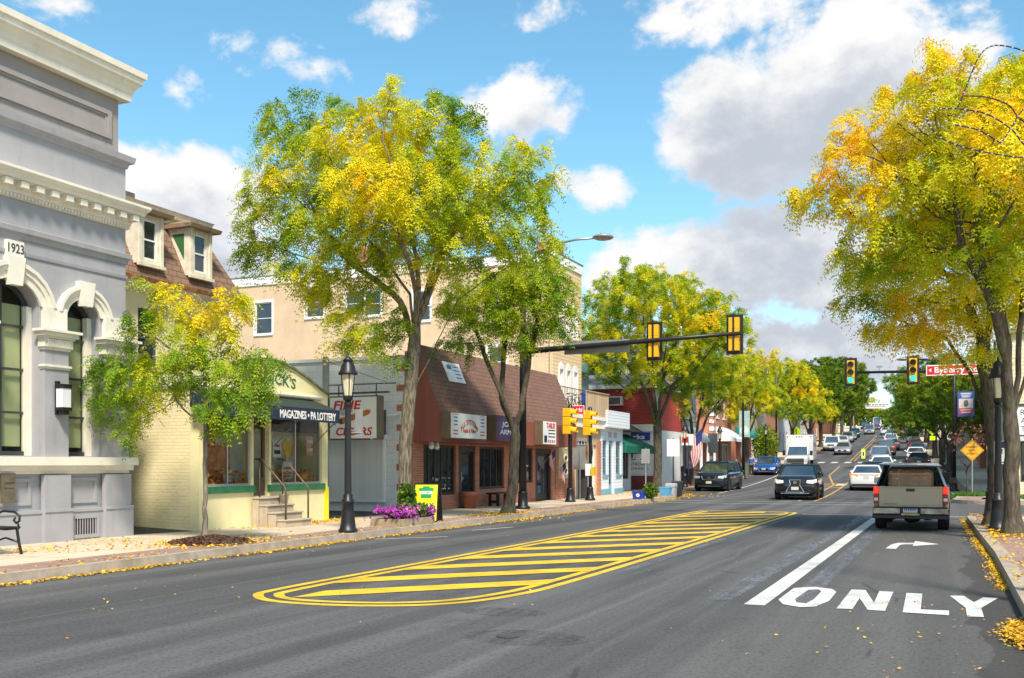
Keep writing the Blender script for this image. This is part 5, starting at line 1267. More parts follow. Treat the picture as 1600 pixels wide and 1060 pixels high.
for k, w_ in enumerate(('RE', 'AT', 'TI')): text('lettering', w_, P(CXX + .35, 3.98 - k * .38, .101), RT, (0, 0, 1), .26, m_ink, spn, align='LEFT')
mb = MB(); pbox(mb, P, CXX - .1, 8.6, 2.66, 2.858, .002, .8); mb.build('canopy', M('pale_canopy', (.52, .52, .52), .6), rc)
rfar = [('stone_terrace', 'grey house with pale steps behind the yellow warning sign', 71, 80, 7.2, m_gsid), ('white_terrace', 'white clapboard house behind the trees on the right side of the hill', 80.3, 92, 8.0, m_wsid), ('brick_terrace', 'brick house behind the trees on the right side of the hill', 92.3, 110, 8.5, m_brick), ('beige_terrace', 'beige house behind the trees on the right side of the hill', 110.3, 135, 8.0, m_beige), ('grey_terrace', 'long grey house furthest up the right side of the hill', 135.3, 170, 8.5, m_gsid)]
for nm, lb, y0_, y1_, h_, wm in rfar:
    n_ = int((y1_ - y0_) / 2.8); ops = []
    for i in range(n_):
        u = y0_ + .8 + i * (y1_ - y0_ - 1) / n_; ops.append((u, u + .95, h_ - 2.6, h_ - 1.1, 'win')); ops.append((u, u + .95, SW, 2.5, 'door') if i % 3 == 1 else (u - .2, u + 1.2, .9, 2.5, 'win'))
    block_building(nm, lb, 'building', kerb_r(y0_) + 3.6, y0_, y1_, 16, h_, wm, ops, side=-1)
# ================================================================== STREET FURNITURE
m_pole = M('pole_black', (.014, .014, .016), .42, .1, .2, 5, .08, 40)
m_lampglass = M('cream_lamp_glass', (.70, .62, .42), .25, 0, .08, 6)
m_steel = M('galvanised_steel', (.36, .37, .38), .45, .6, .12, 5)
m_sigy = M('signal_yellow', (.80, .42, .005), .45, 0, .05, 4)
m_sback = M('sign_back_grey', (.33, .34, .345), .5, .4, .08, 4)

def street_lamp(x, y, label, h=3.75, plate=False):
    z = ground(x, y)
    t = thing('street_lamp', label, 'lamp', (x, y, z), 0, 'old style black street lamps')
    mb = MB(); mb.lathe(x, y, [(.205, z), (.205, z + .06), (.175, z + .09), (.155, z + .22), (.135, z + .42), (.12, z + .62), (.135, z + .64), (.135, z + .70), (.10, z + .72), (.10, z + .80), (.075, z + .84)], 16); mb.build('base', m_pole, t, True)
    mb = MB(); mb.lathe(x, y, [(.072, z + .83), (.060, z + 2.72), (.085, z + 2.74), (.085, z + 2.80), (.05, z + 2.83)], 16)
    for k in range(12):
        a = 2 * math.pi * k / 12; mb.tube((x + .068 * math.cos(a), y + .068 * math.sin(a), z + .86), (x + .057 * math.cos(a), y + .057 * math.sin(a), z + 2.70), .010, .008, 4, False)
    mb.build('pole', m_pole, t)
    mb = MB(); mb.lathe(x, y, [(.05, z + 2.82), (.10, z + 2.86), (.115, z + 2.92), (.07, z + 2.96)], 12)
    for k in range(4):
        a = math.pi / 4 + math.pi / 2 * k; mb.tube((x + .10 * math.cos(a), y + .10 * math.sin(a), z + 2.93), (x + .148 * math.cos(a), y + .148 * math.sin(a), z + 3.42), .011, .011, 5)
    mb.build('lantern_frame', m_pole, t)
    mb = MB(); mb.lathe(x, y, [(.08, z + 2.95), (.138, z + 3.40)], 8); mb.build('lantern_glass', m_lampglass, t)
    mb = MB(); mb.lathe(x, y, [(.205, z + 3.40), (.21, z + 3.43), (.165, z + 3.50), (.145, z + 3.60), (.10, z + 3.66), (.10, z + 3.69), (.12, z + 3.70), (.06, z + 3.77), (.025, z + 3.80), (.03, z + 3.84), (.0, z + 3.89)], 16); mb.build('cap', m_pole, t, True)
    if plate:
        mb = MB(); mb.box((x + .12, y + .10, z + 2.05), (x + .30, y + .12, z + 2.66)); mb.tube((x, y + .06, z + 2.15), (x + .32, y + .11, z + 2.15), .012, .012, 6); mb.build('sign_plate', m_sback, t)
    return t
street_lamp(-11.98, 18.9, 'black fluted street lamp in front of the hanging cigar sign', plate=True)
street_lamp(.94, 25.4, 'black street lamp between the two near tree trunks')
street_lamp(.98, 31.6, 'black street lamp at the near corner of the side road')
for px_, d, lb in ((1070, 62, 'black street lamp beside the flag poles and parked dark car'), (1126, 72, 'black street lamp before the white corner stones of the brick building'), (1213, 92, 'black street lamp behind the bright blue parked car')):
    x, y = AT(px_, d); x = min(x, kerb_l(y) - .35); street_lamp(x, y, lb)
for d, lb in ((78, 'black street lamp under the dark trees on the right pavement'),):
    x, y = AT(1476, d); street_lamp(max(x, kerb_r(y) + .4), y, lb)

# ---- bench at the left edge
x0, y0 = -14.35, 11.65
t = thing('park_bench', 'black cast iron bench with scrolled arms in front of the grey stone building', 'bench', (x0, y0, SW))
for yy_ in (10.70, 12.22):
    mb = MB()
    mb.path([(x0 + .36, yy_, SW), (x0 + .30, yy_, SW + .2), (x0 + .26, yy_, SW + .40), (x0 + .30, yy_, SW + .44)], .024, 8)
    mb.path([(x0 - .30, yy_, SW), (x0 - .20, yy_, SW + .22), (x0 - .16, yy_, SW + .42), (x0 - .24, yy_, SW + .66), (x0 - .31, yy_, SW + .88)], .024, 8)
    mb.path([(x0 + .30, yy_, SW + .43), (x0, yy_, SW + .40), (x0 - .18, yy_, SW + .41)], .022, 8)
    mb.path([(x0 + .28, yy_, SW + .2), (x0, yy_, SW + .26), (x0 - .2, yy_, SW + .2)], .016, 6)
    arm = [(x0 - .24, SW + .64), (x0 - .05, SW + .70), (x0 + .20, SW + .69), (x0 + .32, SW + .63), (x0 + .31, SW + .54), (x0 + .24, SW + .51), (x0 + .19, SW + .55), (x0 + .22, SW + .60)]
    mb.path([(a, yy_, b) for a, b in arm], .02, 8); mb.path([(x0 + .30, yy_, SW + .44), (x0 + .27, yy_, SW + .52)], .018, 6)
    mb.build('leg', m_pole, t, True)
mb = MB()
for i in range(5): mb.box((x0 - .16 + i * .095, 10.65, SW + .43), (x0 - .09 + i * .095, 12.27, SW + .452))
mb.build('seat', m_pole, t, bevel=.005)
mb = MB()
for i in range(5): mb.obox((x0 - .205 - i * .026, 11.46, SW + .53 + i * .08), (.018, 1.56, .062), 0, 0, -.3)
mb.build('backrest', m_pole, t)

# ---- flower planter with petunias, and the lottery board behind it
PX, PY = -12.33, 21.95
t = thing('flower_planter', 'low weathered timber planter of purple and pink petunias round the tree trunk', 'planter', (PX, PY, SW))
m_oldwood = M('weathered_timber', (.33, .26, .17), .9, 0, .2, 5, .4, 30, grime=.4)
mb = MB(); w_, l_ = .42, .78
for sx_ in (-1, 1): mb.box((PX + sx_ * w_ - .04, PY - l_, SW), (PX + sx_ * w_ + .04, PY + l_, SW + .17))
for sy_ in (-1, 1): mb.box((PX - w_ + .041, PY + sy_ * l_ - .04, SW), (PX + w_ - .041, PY + sy_ * l_ + .04, SW + .17))
mb.build('timber_box', m_oldwood, t)
m_soil = M('soil', (.05, .035, .025), .95, 0, .3, 10, .5, 40)
mb = MB(); mb.box((PX - w_ + .05, PY - l_ + .05, SW), (PX + w_ - .05, PY + l_ - .05, SW + .13)); mb.build('soil_bed', m_soil, t)
def leaf_cloud(n, cen, rad, size, seed, up_=.3, flat=1.):
    rg = np.random.default_rng(seed); d = rg.normal(size=(n, 3)); d /= np.linalg.norm(d, axis=1)[:, None]; r = rg.random(n) ** .5
    c = np.array(cen) + d * r[:, None] * np.array(rad)
    a = rg.normal(size=(n, 3)); a[:, 2] *= flat; a /= np.linalg.norm(a, axis=1)[:, None]; b_ = np.cross(a, rg.normal(size=(n, 3))); b_ /= np.linalg.norm(b_, axis=1)[:, None]
    s_ = (size * (.6 + .8 * rg.random(n)))[:, None]
    return np.stack([c - a * s_, c + b_ * s_ * .55, c + a * s_, c - b_ * s_ * .55], 1)
def quads_obj(name, q, mat, parent=None, tint=None, z_min=None):
    n = len(q); me = bpy.data.meshes.new(name); me.vertices.add(n * 4)
    org = np.array(ORG.get(parent.name, (0, 0, 0))) if parent is not None else np.zeros(3)
    me.vertices.foreach_set('co', (q.reshape(-1, 3) - org).astype(np.float32).ravel())
    me.loops.add(n * 4); me.loops.foreach_set('vertex_index', np.arange(n * 4, dtype=np.int32))
    me.polygons.add(n); me.polygons.foreach_set('loop_start', np.arange(0, n * 4, 4, dtype=np.int32))
    me.update(calc_edges=True)
    if tint is not None:
        at = me.attributes.new('tint', 'FLOAT', 'FACE'); at.data.foreach_set('value', np.asarray(tint, np.float32))
    me.materials.append(mat); o = bpy.data.objects.new(name, me); COL.objects.link(o)
    if parent is not None: o.parent = parent; ORG[o.name] = tuple(org)
    return o
def M_leaf(name, ramp, trans=.35):
    m, nt, b, co = base_mat(name)
    at = nt.nodes.new('ShaderNodeAttribute'); at.attribute_name = 'tint'
    cr = nt.nodes.new('ShaderNodeValToRGB'); els = cr.color_ramp.elements
    while len(els) < len(ramp): els.new(.5)
    for e_, (p, c) in zip(els, ramp): e_.position = p; e_.color = (*c, 1)
    nt.links.new(at.outputs['Fac'], cr.inputs[0]); nt.links.new(cr.outputs[0], b.inputs['Base Color'])
    b.inputs['Roughness'].default_value = .55; b.inputs['Specular IOR Level'].default_value = .3
    tr = nt.nodes.new('ShaderNodeBsdfTranslucent'); nt.links.new(cr.outputs[0], tr.inputs[0])
    mx = nt.nodes.new('ShaderNodeMixShader'); mx.inputs[0].default_value = trans
    nt.links.new(b.outputs[0], mx.inputs[1]); nt.links.new(tr.outputs[0], mx.inputs[2]); nt.links.new(mx.outputs[0], nt.nodes['Material Output'].inputs[0])
    return m
m_gleaf = M_leaf('garden_leaf', [(0, (.03, .10, .015)), (.6, (.07, .17, .02)), (1, (.22, .28, .03))])
m_petp = M('purple_petal', (.26, .015, .25), .6, 0, .6, 14); m_petk = M('pink_petal', (.62, .14, .38), .6, 0, .2, 8)
rg0 = np.random.default_rng(3)
q = np.concatenate([leaf_cloud(900, (PX, PY, SW + .28), (.44, .80, .16), .045, 1), leaf_cloud(500, (PX + .2, PY + .3, SW + .32), (.3, .5, .22), .05, 2), leaf_cloud(420, (PX - .15, PY + .45, SW + .62), (.24, .28, .40), .07, 3)])
q[:, :, 2] = np.maximum(q[:, :, 2], SW + .02)
quads_obj('foliage', q, m_gleaf, t, rg0.random(len(q)))
def blooms(spots, seed):
    rnd = random.Random(seed); mb = MB()
    for (cx, cy, cz, rx, ry, rz, n) in spots:
        for _ in range(n):
            x, y, z = cx + rnd.gauss(0, rx), cy + rnd.gauss(0, ry), cz + rnd.gauss(0, rz); r = .035 + .015 * rnd.random(); tl = Vector((rnd.uniform(.0, 1), rnd.uniform(-1, .2), rnd.uniform(.2, 1))).normalized(); u = tl.cross(Vector((0, 0, 1))).normalized(); v = tl.cross(u)
            c = Vector((x, y, max(z, SW + .1))); vs = [c - tl * .02] + [c + (u * math.cos(k * 1.2566) + v * math.sin(k * 1.2566)) * r for k in range(5)]
            mb.add(vs, [(0, 1 + k, 1 + (k + 1) % 5) for k in range(5)])
    return mb
blooms([(PX + .15, PY - .55, SW + .30, .20, .26, .08, 130), (PX + .32, PY + .1, SW + .26, .08, .2, .06, 30), (PX + .40, PY + .66, SW + .28, .06, .1, .09, 55), (PX - .15, PY - .6, SW + .36, .14, .14, .05, 40)], 4).build('purple_petunia', m_petp, t, recalc=False)
blooms([(PX + .30, PY - .1, SW + .30, .08, .13, .05, 40)], 5).build('pink_petunia', m_petk, t, recalc=False)

bx, by = -12.40, 23.35
t = thing('sandwich_board', 'yellow folding lottery board tilted behind the petunias with a green emblem', 'sign board', (bx, by, SW), R(12))
ORG[t.name] = (0, 0, 0)
m_yb = M('board_yellow', (.85, .80, .01), .5, 0, .03); m_kg = M('emblem_green', (.01, .30, .07), .5)
tilt = .16
def bp(u, v, w=0.): return (u, -.30 + v * tilt - w, v)
mb = MB(); mb.prism(rect(-.37, .37, .0, 1.16), lambda u, v, w: bp(u, v, w), -.03, 0, [rect(-.335, .335, .04, 1.125)]); mb.prism(rect(-.37, .37, .0, 1.16), lambda u, v, w: (u, .30 - v * tilt * 1.3 + w, v), 0, .03); mb.build('frame', m_black, t)
mb = MB(); mb.prism(rect(-.335, .335, .04, 1.125), lambda u, v, w: bp(u, v, w), -.025, -.004); fc = mb.build('board', m_yb, t)
key = [(-.16, .72), (.16, .72), (.16, .80), (.22, .98), (.22, 1.03), (.10, 1.03), (.10, 1.08), (-.10, 1.08), (-.10, 1.03), (-.22, 1.03), (-.22, .98), (-.16, .80)]
key = [(u, v - .0) for u, v in key]
mb = MB(); mb.prism(key, lambda u, v, w: bp(u, v, w), .0, .004); mb.build('emblem', m_kg, fc)
mb = MB(); mb.prism(rect(-.18, .18, .84, .93), lambda u, v, w: bp(u, v, w), .0045, .006); mb.build('emblem_band', m_wtx, fc)
ux, uv_ = (1, 0, 0), Vector((0, tilt, 1)).normalized()
text('lettering', 'LOTTERY', bp(0, .885, .0065), ux, uv_, .05, m_ink, fc, width=.30)
text('lettering', 'PLAY', bp(0, .50, .001), ux, uv_, .16, m_ink, fc, width=.50, bold=.02, shear=.15)
text('lettering', 'HERE!', bp(0, .26, .001), ux, uv_, .16, m_ink, fc, width=.54, bold=.02, shear=.15)
t.location = (bx, by, SW); t.scale = (.88, .88, .84); ORG[t.name] = (bx, by, SW)

# ---- pot and bench by the store
m_terra = M('terracotta', (.36, .12, .07), .8, 0, .12, 4, .2, 40, grime=.3)
mb = MB(); mb.lathe(-14.72, 30.72, [(.20, SW), (.29, SW + .42), (.32, SW + .43), (.33, SW + .56), (.29, SW + .56), (.27, SW + .48), (0, SW + .48)], 20); pt = mb.build('plant_pot', m_terra, None, True)
tag(pt, 'large terracotta pot beside the audio store door', 'pot')
x0, y0 = -14.72, 33.3
t = thing('store_bench', 'low black bench against the brick under the second store window', 'bench', (x0, y0, SW))
mb = MB()
for i in range(3): mb.box((x0 - .22 + i * .15, y0 - .85, SW + .42), (x0 - .09 + i * .15, y0 + .85, SW + .47))
mb.build('seat', m_pole, t)
for sy_ in (-.65, .65):
    mb = MB(); mb.box((x0 - .2, y0 + sy_ - .04, SW), (x0 - .1, y0 + sy_ + .04, SW + .419)); mb.box((x0 + .1, y0 + sy_ - .04, SW), (x0 + .2, y0 + sy_ + .04, SW + .419)); mb.box((x0 - .1, y0 + sy_ - .03, SW + .1), (x0 + .1, y0 + sy_ + .03, SW + .2)); mb.build('leg', m_pole, t)

# ---- flags
m_fr, m_fw, m_fb = M('flag_red', (.45, .02, .03), .8), M('flag_white', (.72, .70, .68), .8), M('flag_blue', (.02, .035, .16), .8)
m_pa = M('flag_mid_blue', (.08, .16, .45), .8)
def flag(label, base, tip, w, kind, hang=None, group=None):
    """a staff with a cloth that hangs from its upper end"""
    t = thing('flag', label, 'flag', base, 0, group)
    mb = MB(); mb.tube(base, tip, .012, .010, 6); ball(mb, tip, .025, 1, 1, 8, 6); mb.build('staff', m_oldwood if kind == 'us' else m_steel, t)
    B0, T0 = Vector(base), Vector(tip); ax = (B0 - T0).normalized(); L_ = w
    mb = MB(); nu, nv = 14, 13
    pts = []
    for i in range(nu + 1):
        for j in range(nv + 1):
            s_ = j / nv; f_ = i / nu
            p = T0 + ax * (.04 + s_ * L_ * .62) + Vector((.05 * math.sin(6 * f_ + 2 * s_) * f_, .06 * math.sin(5 * f_ + 3 * s_) * f_, -f_ * L_ * 1.0 - .08 * math.sin(3 * s_) * f_))
            p += Vector((ax.x, ax.y, 0)) * (-.18 * f_ * s_)
            pts.append(p)
    mb.v = [tuple(p) for p in pts]
    for i in range(nu):
        for j in range(nv):
            mb.f.append((i * (nv + 1) + j, i * (nv + 1) + j + 1, (i + 1) * (nv + 1) + j + 1, (i + 1) * (nv + 1) + j))
            if kind == 'us': k = 2 if (i < nu * .42 and j < 7) else (0 if j % 2 == 0 else 1)
            elif kind == 'open': k = 0 if j < 4 else (1 if j < 9 else 2)
            else: k = 0
            mb.mi.append(k)
    mb.build('cloth', [m_pa] if kind == 'pa' else [m_fr, m_fw, m_fb if kind == 'us' else m_pa], t, True, recalc=False)
    return t
gf = 'flags along the shop fronts'
flag('small striped flag on a slanting staff by the dark store doorway', (-15.05, 38.0, 1.55), (-14.6, 38.35, 2.25), .62, 'us', group=gf)
flag('small striped flag hanging beside the store window behind the tree', (-15.0, 35.4, 1.35), (-14.7, 35.2, 1.9), .55, 'us', group=gf)
flag('striped flag hanging low at the end of the brick store', (-15.0, 39.4, 1.2), (-14.6, 39.6, 1.75), .6, 'us', group=gf)
xf, yf = AT(1078, 63); zf = rise(yf)
flag('large stars and stripes flag on a staff from the lamp by the parked dark car', (xf - .1, yf, zf + 2.9), (xf + .75, yf + .1, zf + 3.75), 1.7, 'us', group=gf)
flag('plain blue state flag hanging beside the stars and stripes', (xf - .1, yf - .1, zf + 2.3), (xf - .0, yf - .35, zf + 3.2), 1.6, 'pa', group=gf)
xf, yf = AT(1193, 88); zf = rise(yf); xf = kerb_l(yf) - .9
fo = flag('red white and blue open flag leaning out above the blue car', (xf, yf, zf + 1.6), (xf - .6, yf - .3, zf + 3.4), 1.7, 'open', group=gf)

# ---- mast-arm signals
def signal_head(t, x, y, z, face, lit=None, arrow=False, scale=1.):
    """three-lens head with backplate facing along face (+1 = +Y, -1 = -Y)"""
    s_ = scale; g = MB(); f = -face
    g.prism(rect(-.25 * s_, .25 * s_, -.60 * s_, .60 * s_), lambda u, v, w: (x + u, y + face * w, z + v), -.012, .012); bpn = g.build('backplate', m_black, t)
    g = MB(); g.box((x - .155 * s_, y - face * .19, z - .50 * s_), (x + .155 * s_, y - face * .013, z + .50 * s_)); [g.box((x - .155, y - face * .196, z + k - .008), (x + .155, y - face * .19, z + k + .008)) for k in (-.17, .17)]
    g.box((x - .155 * s_, y + face * .013, z - .50 * s_), (x + .155 * s_, y + face * .03, z + .50 * s_))
    hd = g.build('housing', m_sigy, bpn if False else t, bevel=.012)
    g = MB(); g.box((x - .022, y - face * .23, z - .54), (x + .022, y - face * .197, z + .64)); g.build('bracket', m_black, t)
    for k, nm in enumerate(('red', 'amber', 'green')):
        zz = z + (.33 - .33 * k) * s_; r = .12 * s_; on = lit == nm
        mt = MATS.get('lens_' + nm + str(on)) or M('lens_' + nm + str(on), {'red': (.10, .012, .005), 'amber': (.11, .035, .004), 'green': (.02, .75, .50) if on else (.01, .06, .04)}[nm], .25, 0, .05, 8, emit=1.1 if on else 0)
        g = MB(); g.tube((x, y + face * .031, zz), (x, y + face * .045, zz), r, r, 18); le = g.build('lens', mt, hd)
        g = MB(); n = 14; vs = []
        for i in range(n + 1):
            a = R(-20) + R(220) * i / n
            for (d_, rr) in ((.03, r * 1.06), (.24, r * 1.04 if True else r)): vs.append((x + rr * math.cos(a), y + face * d_, zz + rr * math.sin(a) - (.03 if d_ > .1 else 0)))
        g.add(vs, [(2 * i, 2 * i + 1, 2 * i + 3, 2 * i + 2) for i in range(n)]); g.build('visor', m_sigy if lit is None else m_black, hd, recalc=False)
    return hd
XM, YM = -12.9, 30.9
t = thing('signal_mast', 'black signal mast by the store tree, its long arm carrying two signals seen from behind', 'signal mast', (XM, YM, SW))
mb = MB(); mb.lathe(XM, YM, [(.24, SW), (.24, SW + .08), (.17, SW + .12), (.15, SW + .5), (.165, SW + .52), (.13, SW + .6)], 14); mb.build('base', m_pole, t, True)
mb = MB(); mb.lathe(XM, YM, [(.125, SW + .5), (.09, 8.3), (.0, 8.35)], 12); mb.build('pole', m_pole, t, True)
mb = MB(); mb.path([(XM, YM, 5.30), (XM + 2, YM, 5.37), (XM + 4.5, YM, 5.46), (XM + 7.1, YM, 5.55)], .10, 10, .055); arm = mb.build('arm', m_pole, t, True)
mb = MB(); pts = [(XM, YM, 8.0), (XM + .5, YM, 8.45), (XM + 1.1, YM, 8.72), (XM + 1.8, YM, 8.80), (XM + 2.5, YM, 8.80)]; mb.path(pts, .045, 8, .035); mb.build('lamp_arm', m_steel, t, True)
mb = MB(); ball(mb, (XM + 2.75, YM, 8.80), .17, 2.0, .55, 14, 8); mb.lathe(XM + 2.7, YM, [(.03, 8.85), (.03, 8.98), (.0, 8.99)], 8); mb.build('lamp_head', m_sback, t, True)
Zs = lambda x: 5.30 + (x - XM) * .035
for px_ in (1020, 1146):
    r = (px_ - 800) / F_PX; x = YM * (r * CS - SN) / (r * SN + CS); signal_head(t, x, YM + .22, Zs(x) - .0, 1)
def asign(x0, x1, z0, z1, y): mb = MB(); mb.box((x0, y, z0), (x1, y + .02, z1)); return mb
xa, _ = FY(880, 550, YM); xb, _ = FY(982, 550, YM)
mb = asign(xa, xb, Zs((xa + xb) / 2) - .24, Zs((xa + xb) / 2) + .17, YM + .11)
for i in range(3):
    q = xa + (xb - xa) * (.1 + .4 * i); mb.box((q - .02, YM + .095, Zs(q) - .2), (q + .02, YM + .112, Zs(q) + .22))
mb.build('street_sign_back', m_sback, t)
xs_, _ = FY(1064, 530, YM); mb = MB(); mb.tube((xs_, YM, Zs(xs_)), (xs_, YM, Zs(xs_) + .32), .02); ball(mb, (xs_, YM, Zs(xs_) + .3), .045, 1, 1.6, 8, 6); mb.build('sensor', m_steel, t)

XM2, YM2 = 1.62, 45.9
t = thing('signal_mast', 'black signal mast across the side road, its arm carrying two green signals', 'signal mast', (XM2, YM2, SW))
mb = MB(); mb.lathe(XM2, YM2, [(.22, SW), (.22, SW + .08), (.16, SW + .12), (.14, SW + .5), (.15, SW + .52), (.12, SW + .6)], 14); mb.build('base', m_pole, t, True)
mb = MB(); mb.lathe(XM2, YM2, [(.12, SW + .5), (.09, 6.6), (.0, 6.65)], 12); mb.build('pole', m_pole, t, True)
def xat(px_): r = (px_ - 800) / F_PX; return YM2 * (r * CS - SN) / (r * SN + CS)
zA = EYE + (PY_H - 584) / F_PX * (YM2 * CS + 1.5)
mb = MB(); mb.path([(XM2, YM2, zA - .06), (-1, YM2, zA), (xat(1322), YM2, zA + .05)], .085, 10, .05); mb.build('arm', m_pole, t, True)
for px_ in (1330, 1427): signal_head(t, xat(px_), YM2 - .2, zA + .05, -1, 'green')
m_rs = M('street_sign_red', (.62, .01, .02), .4, 0, .03)
xa, xb = xat(1447), xat(1533)
mb = MB(); mb.box((xa, YM2 - .16, zA - .21), (xb, YM2 - .145, zA + .23)); ss = mb.build('street_sign', m_sgw, t, bevel=.01)
mb = MB(); mb.box((xa + .04, YM2 - .164, zA - .17), (xb - .04, YM2 - .1601, zA + .19)); mb.build('sign_face', m_rs, ss)
text('lettering', 'Byberry Rd', ((xa + xb) / 2 + .10, YM2 - .165, zA + .03), RT, (0, 0, 1), .24, m_wtx, ss, width=(xb - xa) * .78, bold=.025)
mb = MB(); mb.prism([(xa + .10, zA + .02), (xa + .20, zA + .10), (xa + .20, zA - .06)], lambda u, v, w: (u, YM2 - .165 - w, v), 0, .003); mb.build('arrow', m_wtx, ss)
q = xat(1374); mb = MB(); mb.tube((q, YM2, zA), (q, YM2, zA + .25), .018); mb.box((q - .12, YM2 - .03, zA + .22), (q + .12, YM2 + .03, zA + .30)); mb.build('sensor', m_steel, t)

# ---- corner signals on the left: two black posts with yellow heads seen side-on
def post_signal(px_, y, label, street=None):
    r = (px_ - 800) / F_PX; x = y * (r * CS - SN) / (r * SN + CS); z = SW
    t = thing('signal_post', label, 'signal', (x, y, z), 0, 'corner signal posts')
    mb = MB(); mb.lathe(x, y, [(.21, z), (.21, z + .08), (.16, z + .12), (.13, z + .45), (.145, z + .48), (.10, z + .56)], 14); mb.build('base', m_pole, t, True)
    mb = MB(); mb.lathe(x, y, [(.085, z + .5), (.08, z + 2.5), (.085, z + 3.75), (.0, z + 3.80)], 12); mb.build('pole', m_pole, t, True)
    f = MB()
    for k in range(3): f.box((x - .19, y - .36, 2.78 + k * .335), (x + .12, y - .06, 2.78 + k * .335 + .32))
    hd = f.build('housing', m_sigy, t, bevel=.015)
    for k in range(3):
        zz = 2.94 + k * .335; v = MB(); n = 14; vs = []
        for i in range(n + 1):
            a = R(-25) + R(230) * i / n
            for d_ in (.12, .36): vs.append((x + d_, y - .21 + .125 * math.cos(a), zz + .135 * math.sin(a) - (.04 if d_ > .2 else 0)))
        v.add(vs, [(2 * i, 2 * i + 1, 2 * i + 3, 2 * i + 2) for i in range(n)]); v.build('visor', m_sigy, hd, recalc=False)
        v = MB(); v.tube((x + .121, y - .21, zz), (x + .13, y - .21, zz), .11, .11, 14); v.build('lens', MATS['lens_redFalse'], hd)
    return t, x
tp, x1 = post_signal(891, 37.4, 'black corner post with a yellow signal, nearer the brick store')
tq, x2 = post_signal(922, 39.3, 'black corner post with a yellow signal and small red street sign, further up the kerb')
mb = MB(); mb.box((x2 - .75, 38.92, 3.62), (x2 - .12, 38.94, 3.98)); s2 = mb.build('street_sign', m_sgw, tq); mb = MB(); mb.box((x2 - .73, 38.915, 3.64), (x2 - .14, 38.9195, 3.96)); mb.build('sign_face', m_rs, s2)
text('lettering', 'York Rd', (x2 - .435, 38.9149, 3.80), RT, (0, 0, 1), .16, m_wtx, s2, width=.46, bold=.03)
mb = MB(); mb.box((x2 + .10, 39.1, 1.15), (x2 + .24, 39.3, 1.5)); mb.build('push_button', m_sigy, tq)
xg, yg = AT(907, 43.3)
t = thing('control_cabinet', 'grey square signal cabinet panel on posts between the corner signals', 'cabinet', (xg, yg, SW))
mb = MB(); mb.box((xg - .30, yg - .12, SW + 1.25), (xg + .30, yg + .12, SW + 2.25)); mb.box((xg - .32, yg - .14, SW + 2.25), (xg + .32, yg + .14, SW + 2.30)); mb.build('cabinet_box', m_sback, t, bevel=.01)
mb = MB(); mb.box((xg - .24, yg + .16, SW), (xg + .28, yg + .50, SW + 1.24)); mb.build('pedestal', m_dark, t)
mb = MB(); mb.tube((xg - .12, yg - .05, SW), (xg - .12, yg - .05, SW + 1.26), .03); mb.tube((xg + .02, yg - .13, SW), (xg + .02, yg - .13, SW + 2.1), .03); mb.build('post', m_steel, t)
xg, yg = AT(919, 41.4)
t = thing('diamond_sign', 'yellow diamond sign seen edge-on with a small white plate on a grey post', 'sign', (xg, yg, SW))
mb = MB(); mb.tube((xg, yg, SW), (xg, yg, SW + 3.1), .032); mb.build('post', m_steel, t)
for dy, nm in ((-.05, 'nearer'), (.28, 'far')):
    mb = MB(); c, s_ = math.cos(R(62)), math.sin(R(62)); mb.prism([(0, -.42), (.38, 0), (0, .42), (-.38, 0)], lambda u, v, w: (xg - .03 + u * c - w * s_ + dy * .3, yg + dy + u * s_ * -1 + w * c, SW + 1.95 + v), 0, .006); mb.build('sign_face', m_sigy, t)
mb = MB(); mb.box((xg - .10, yg - .06, SW + 1.0), (xg + .16, yg - .045, SW + 1.48)); mb.build('small_plate', m_sgw, t)

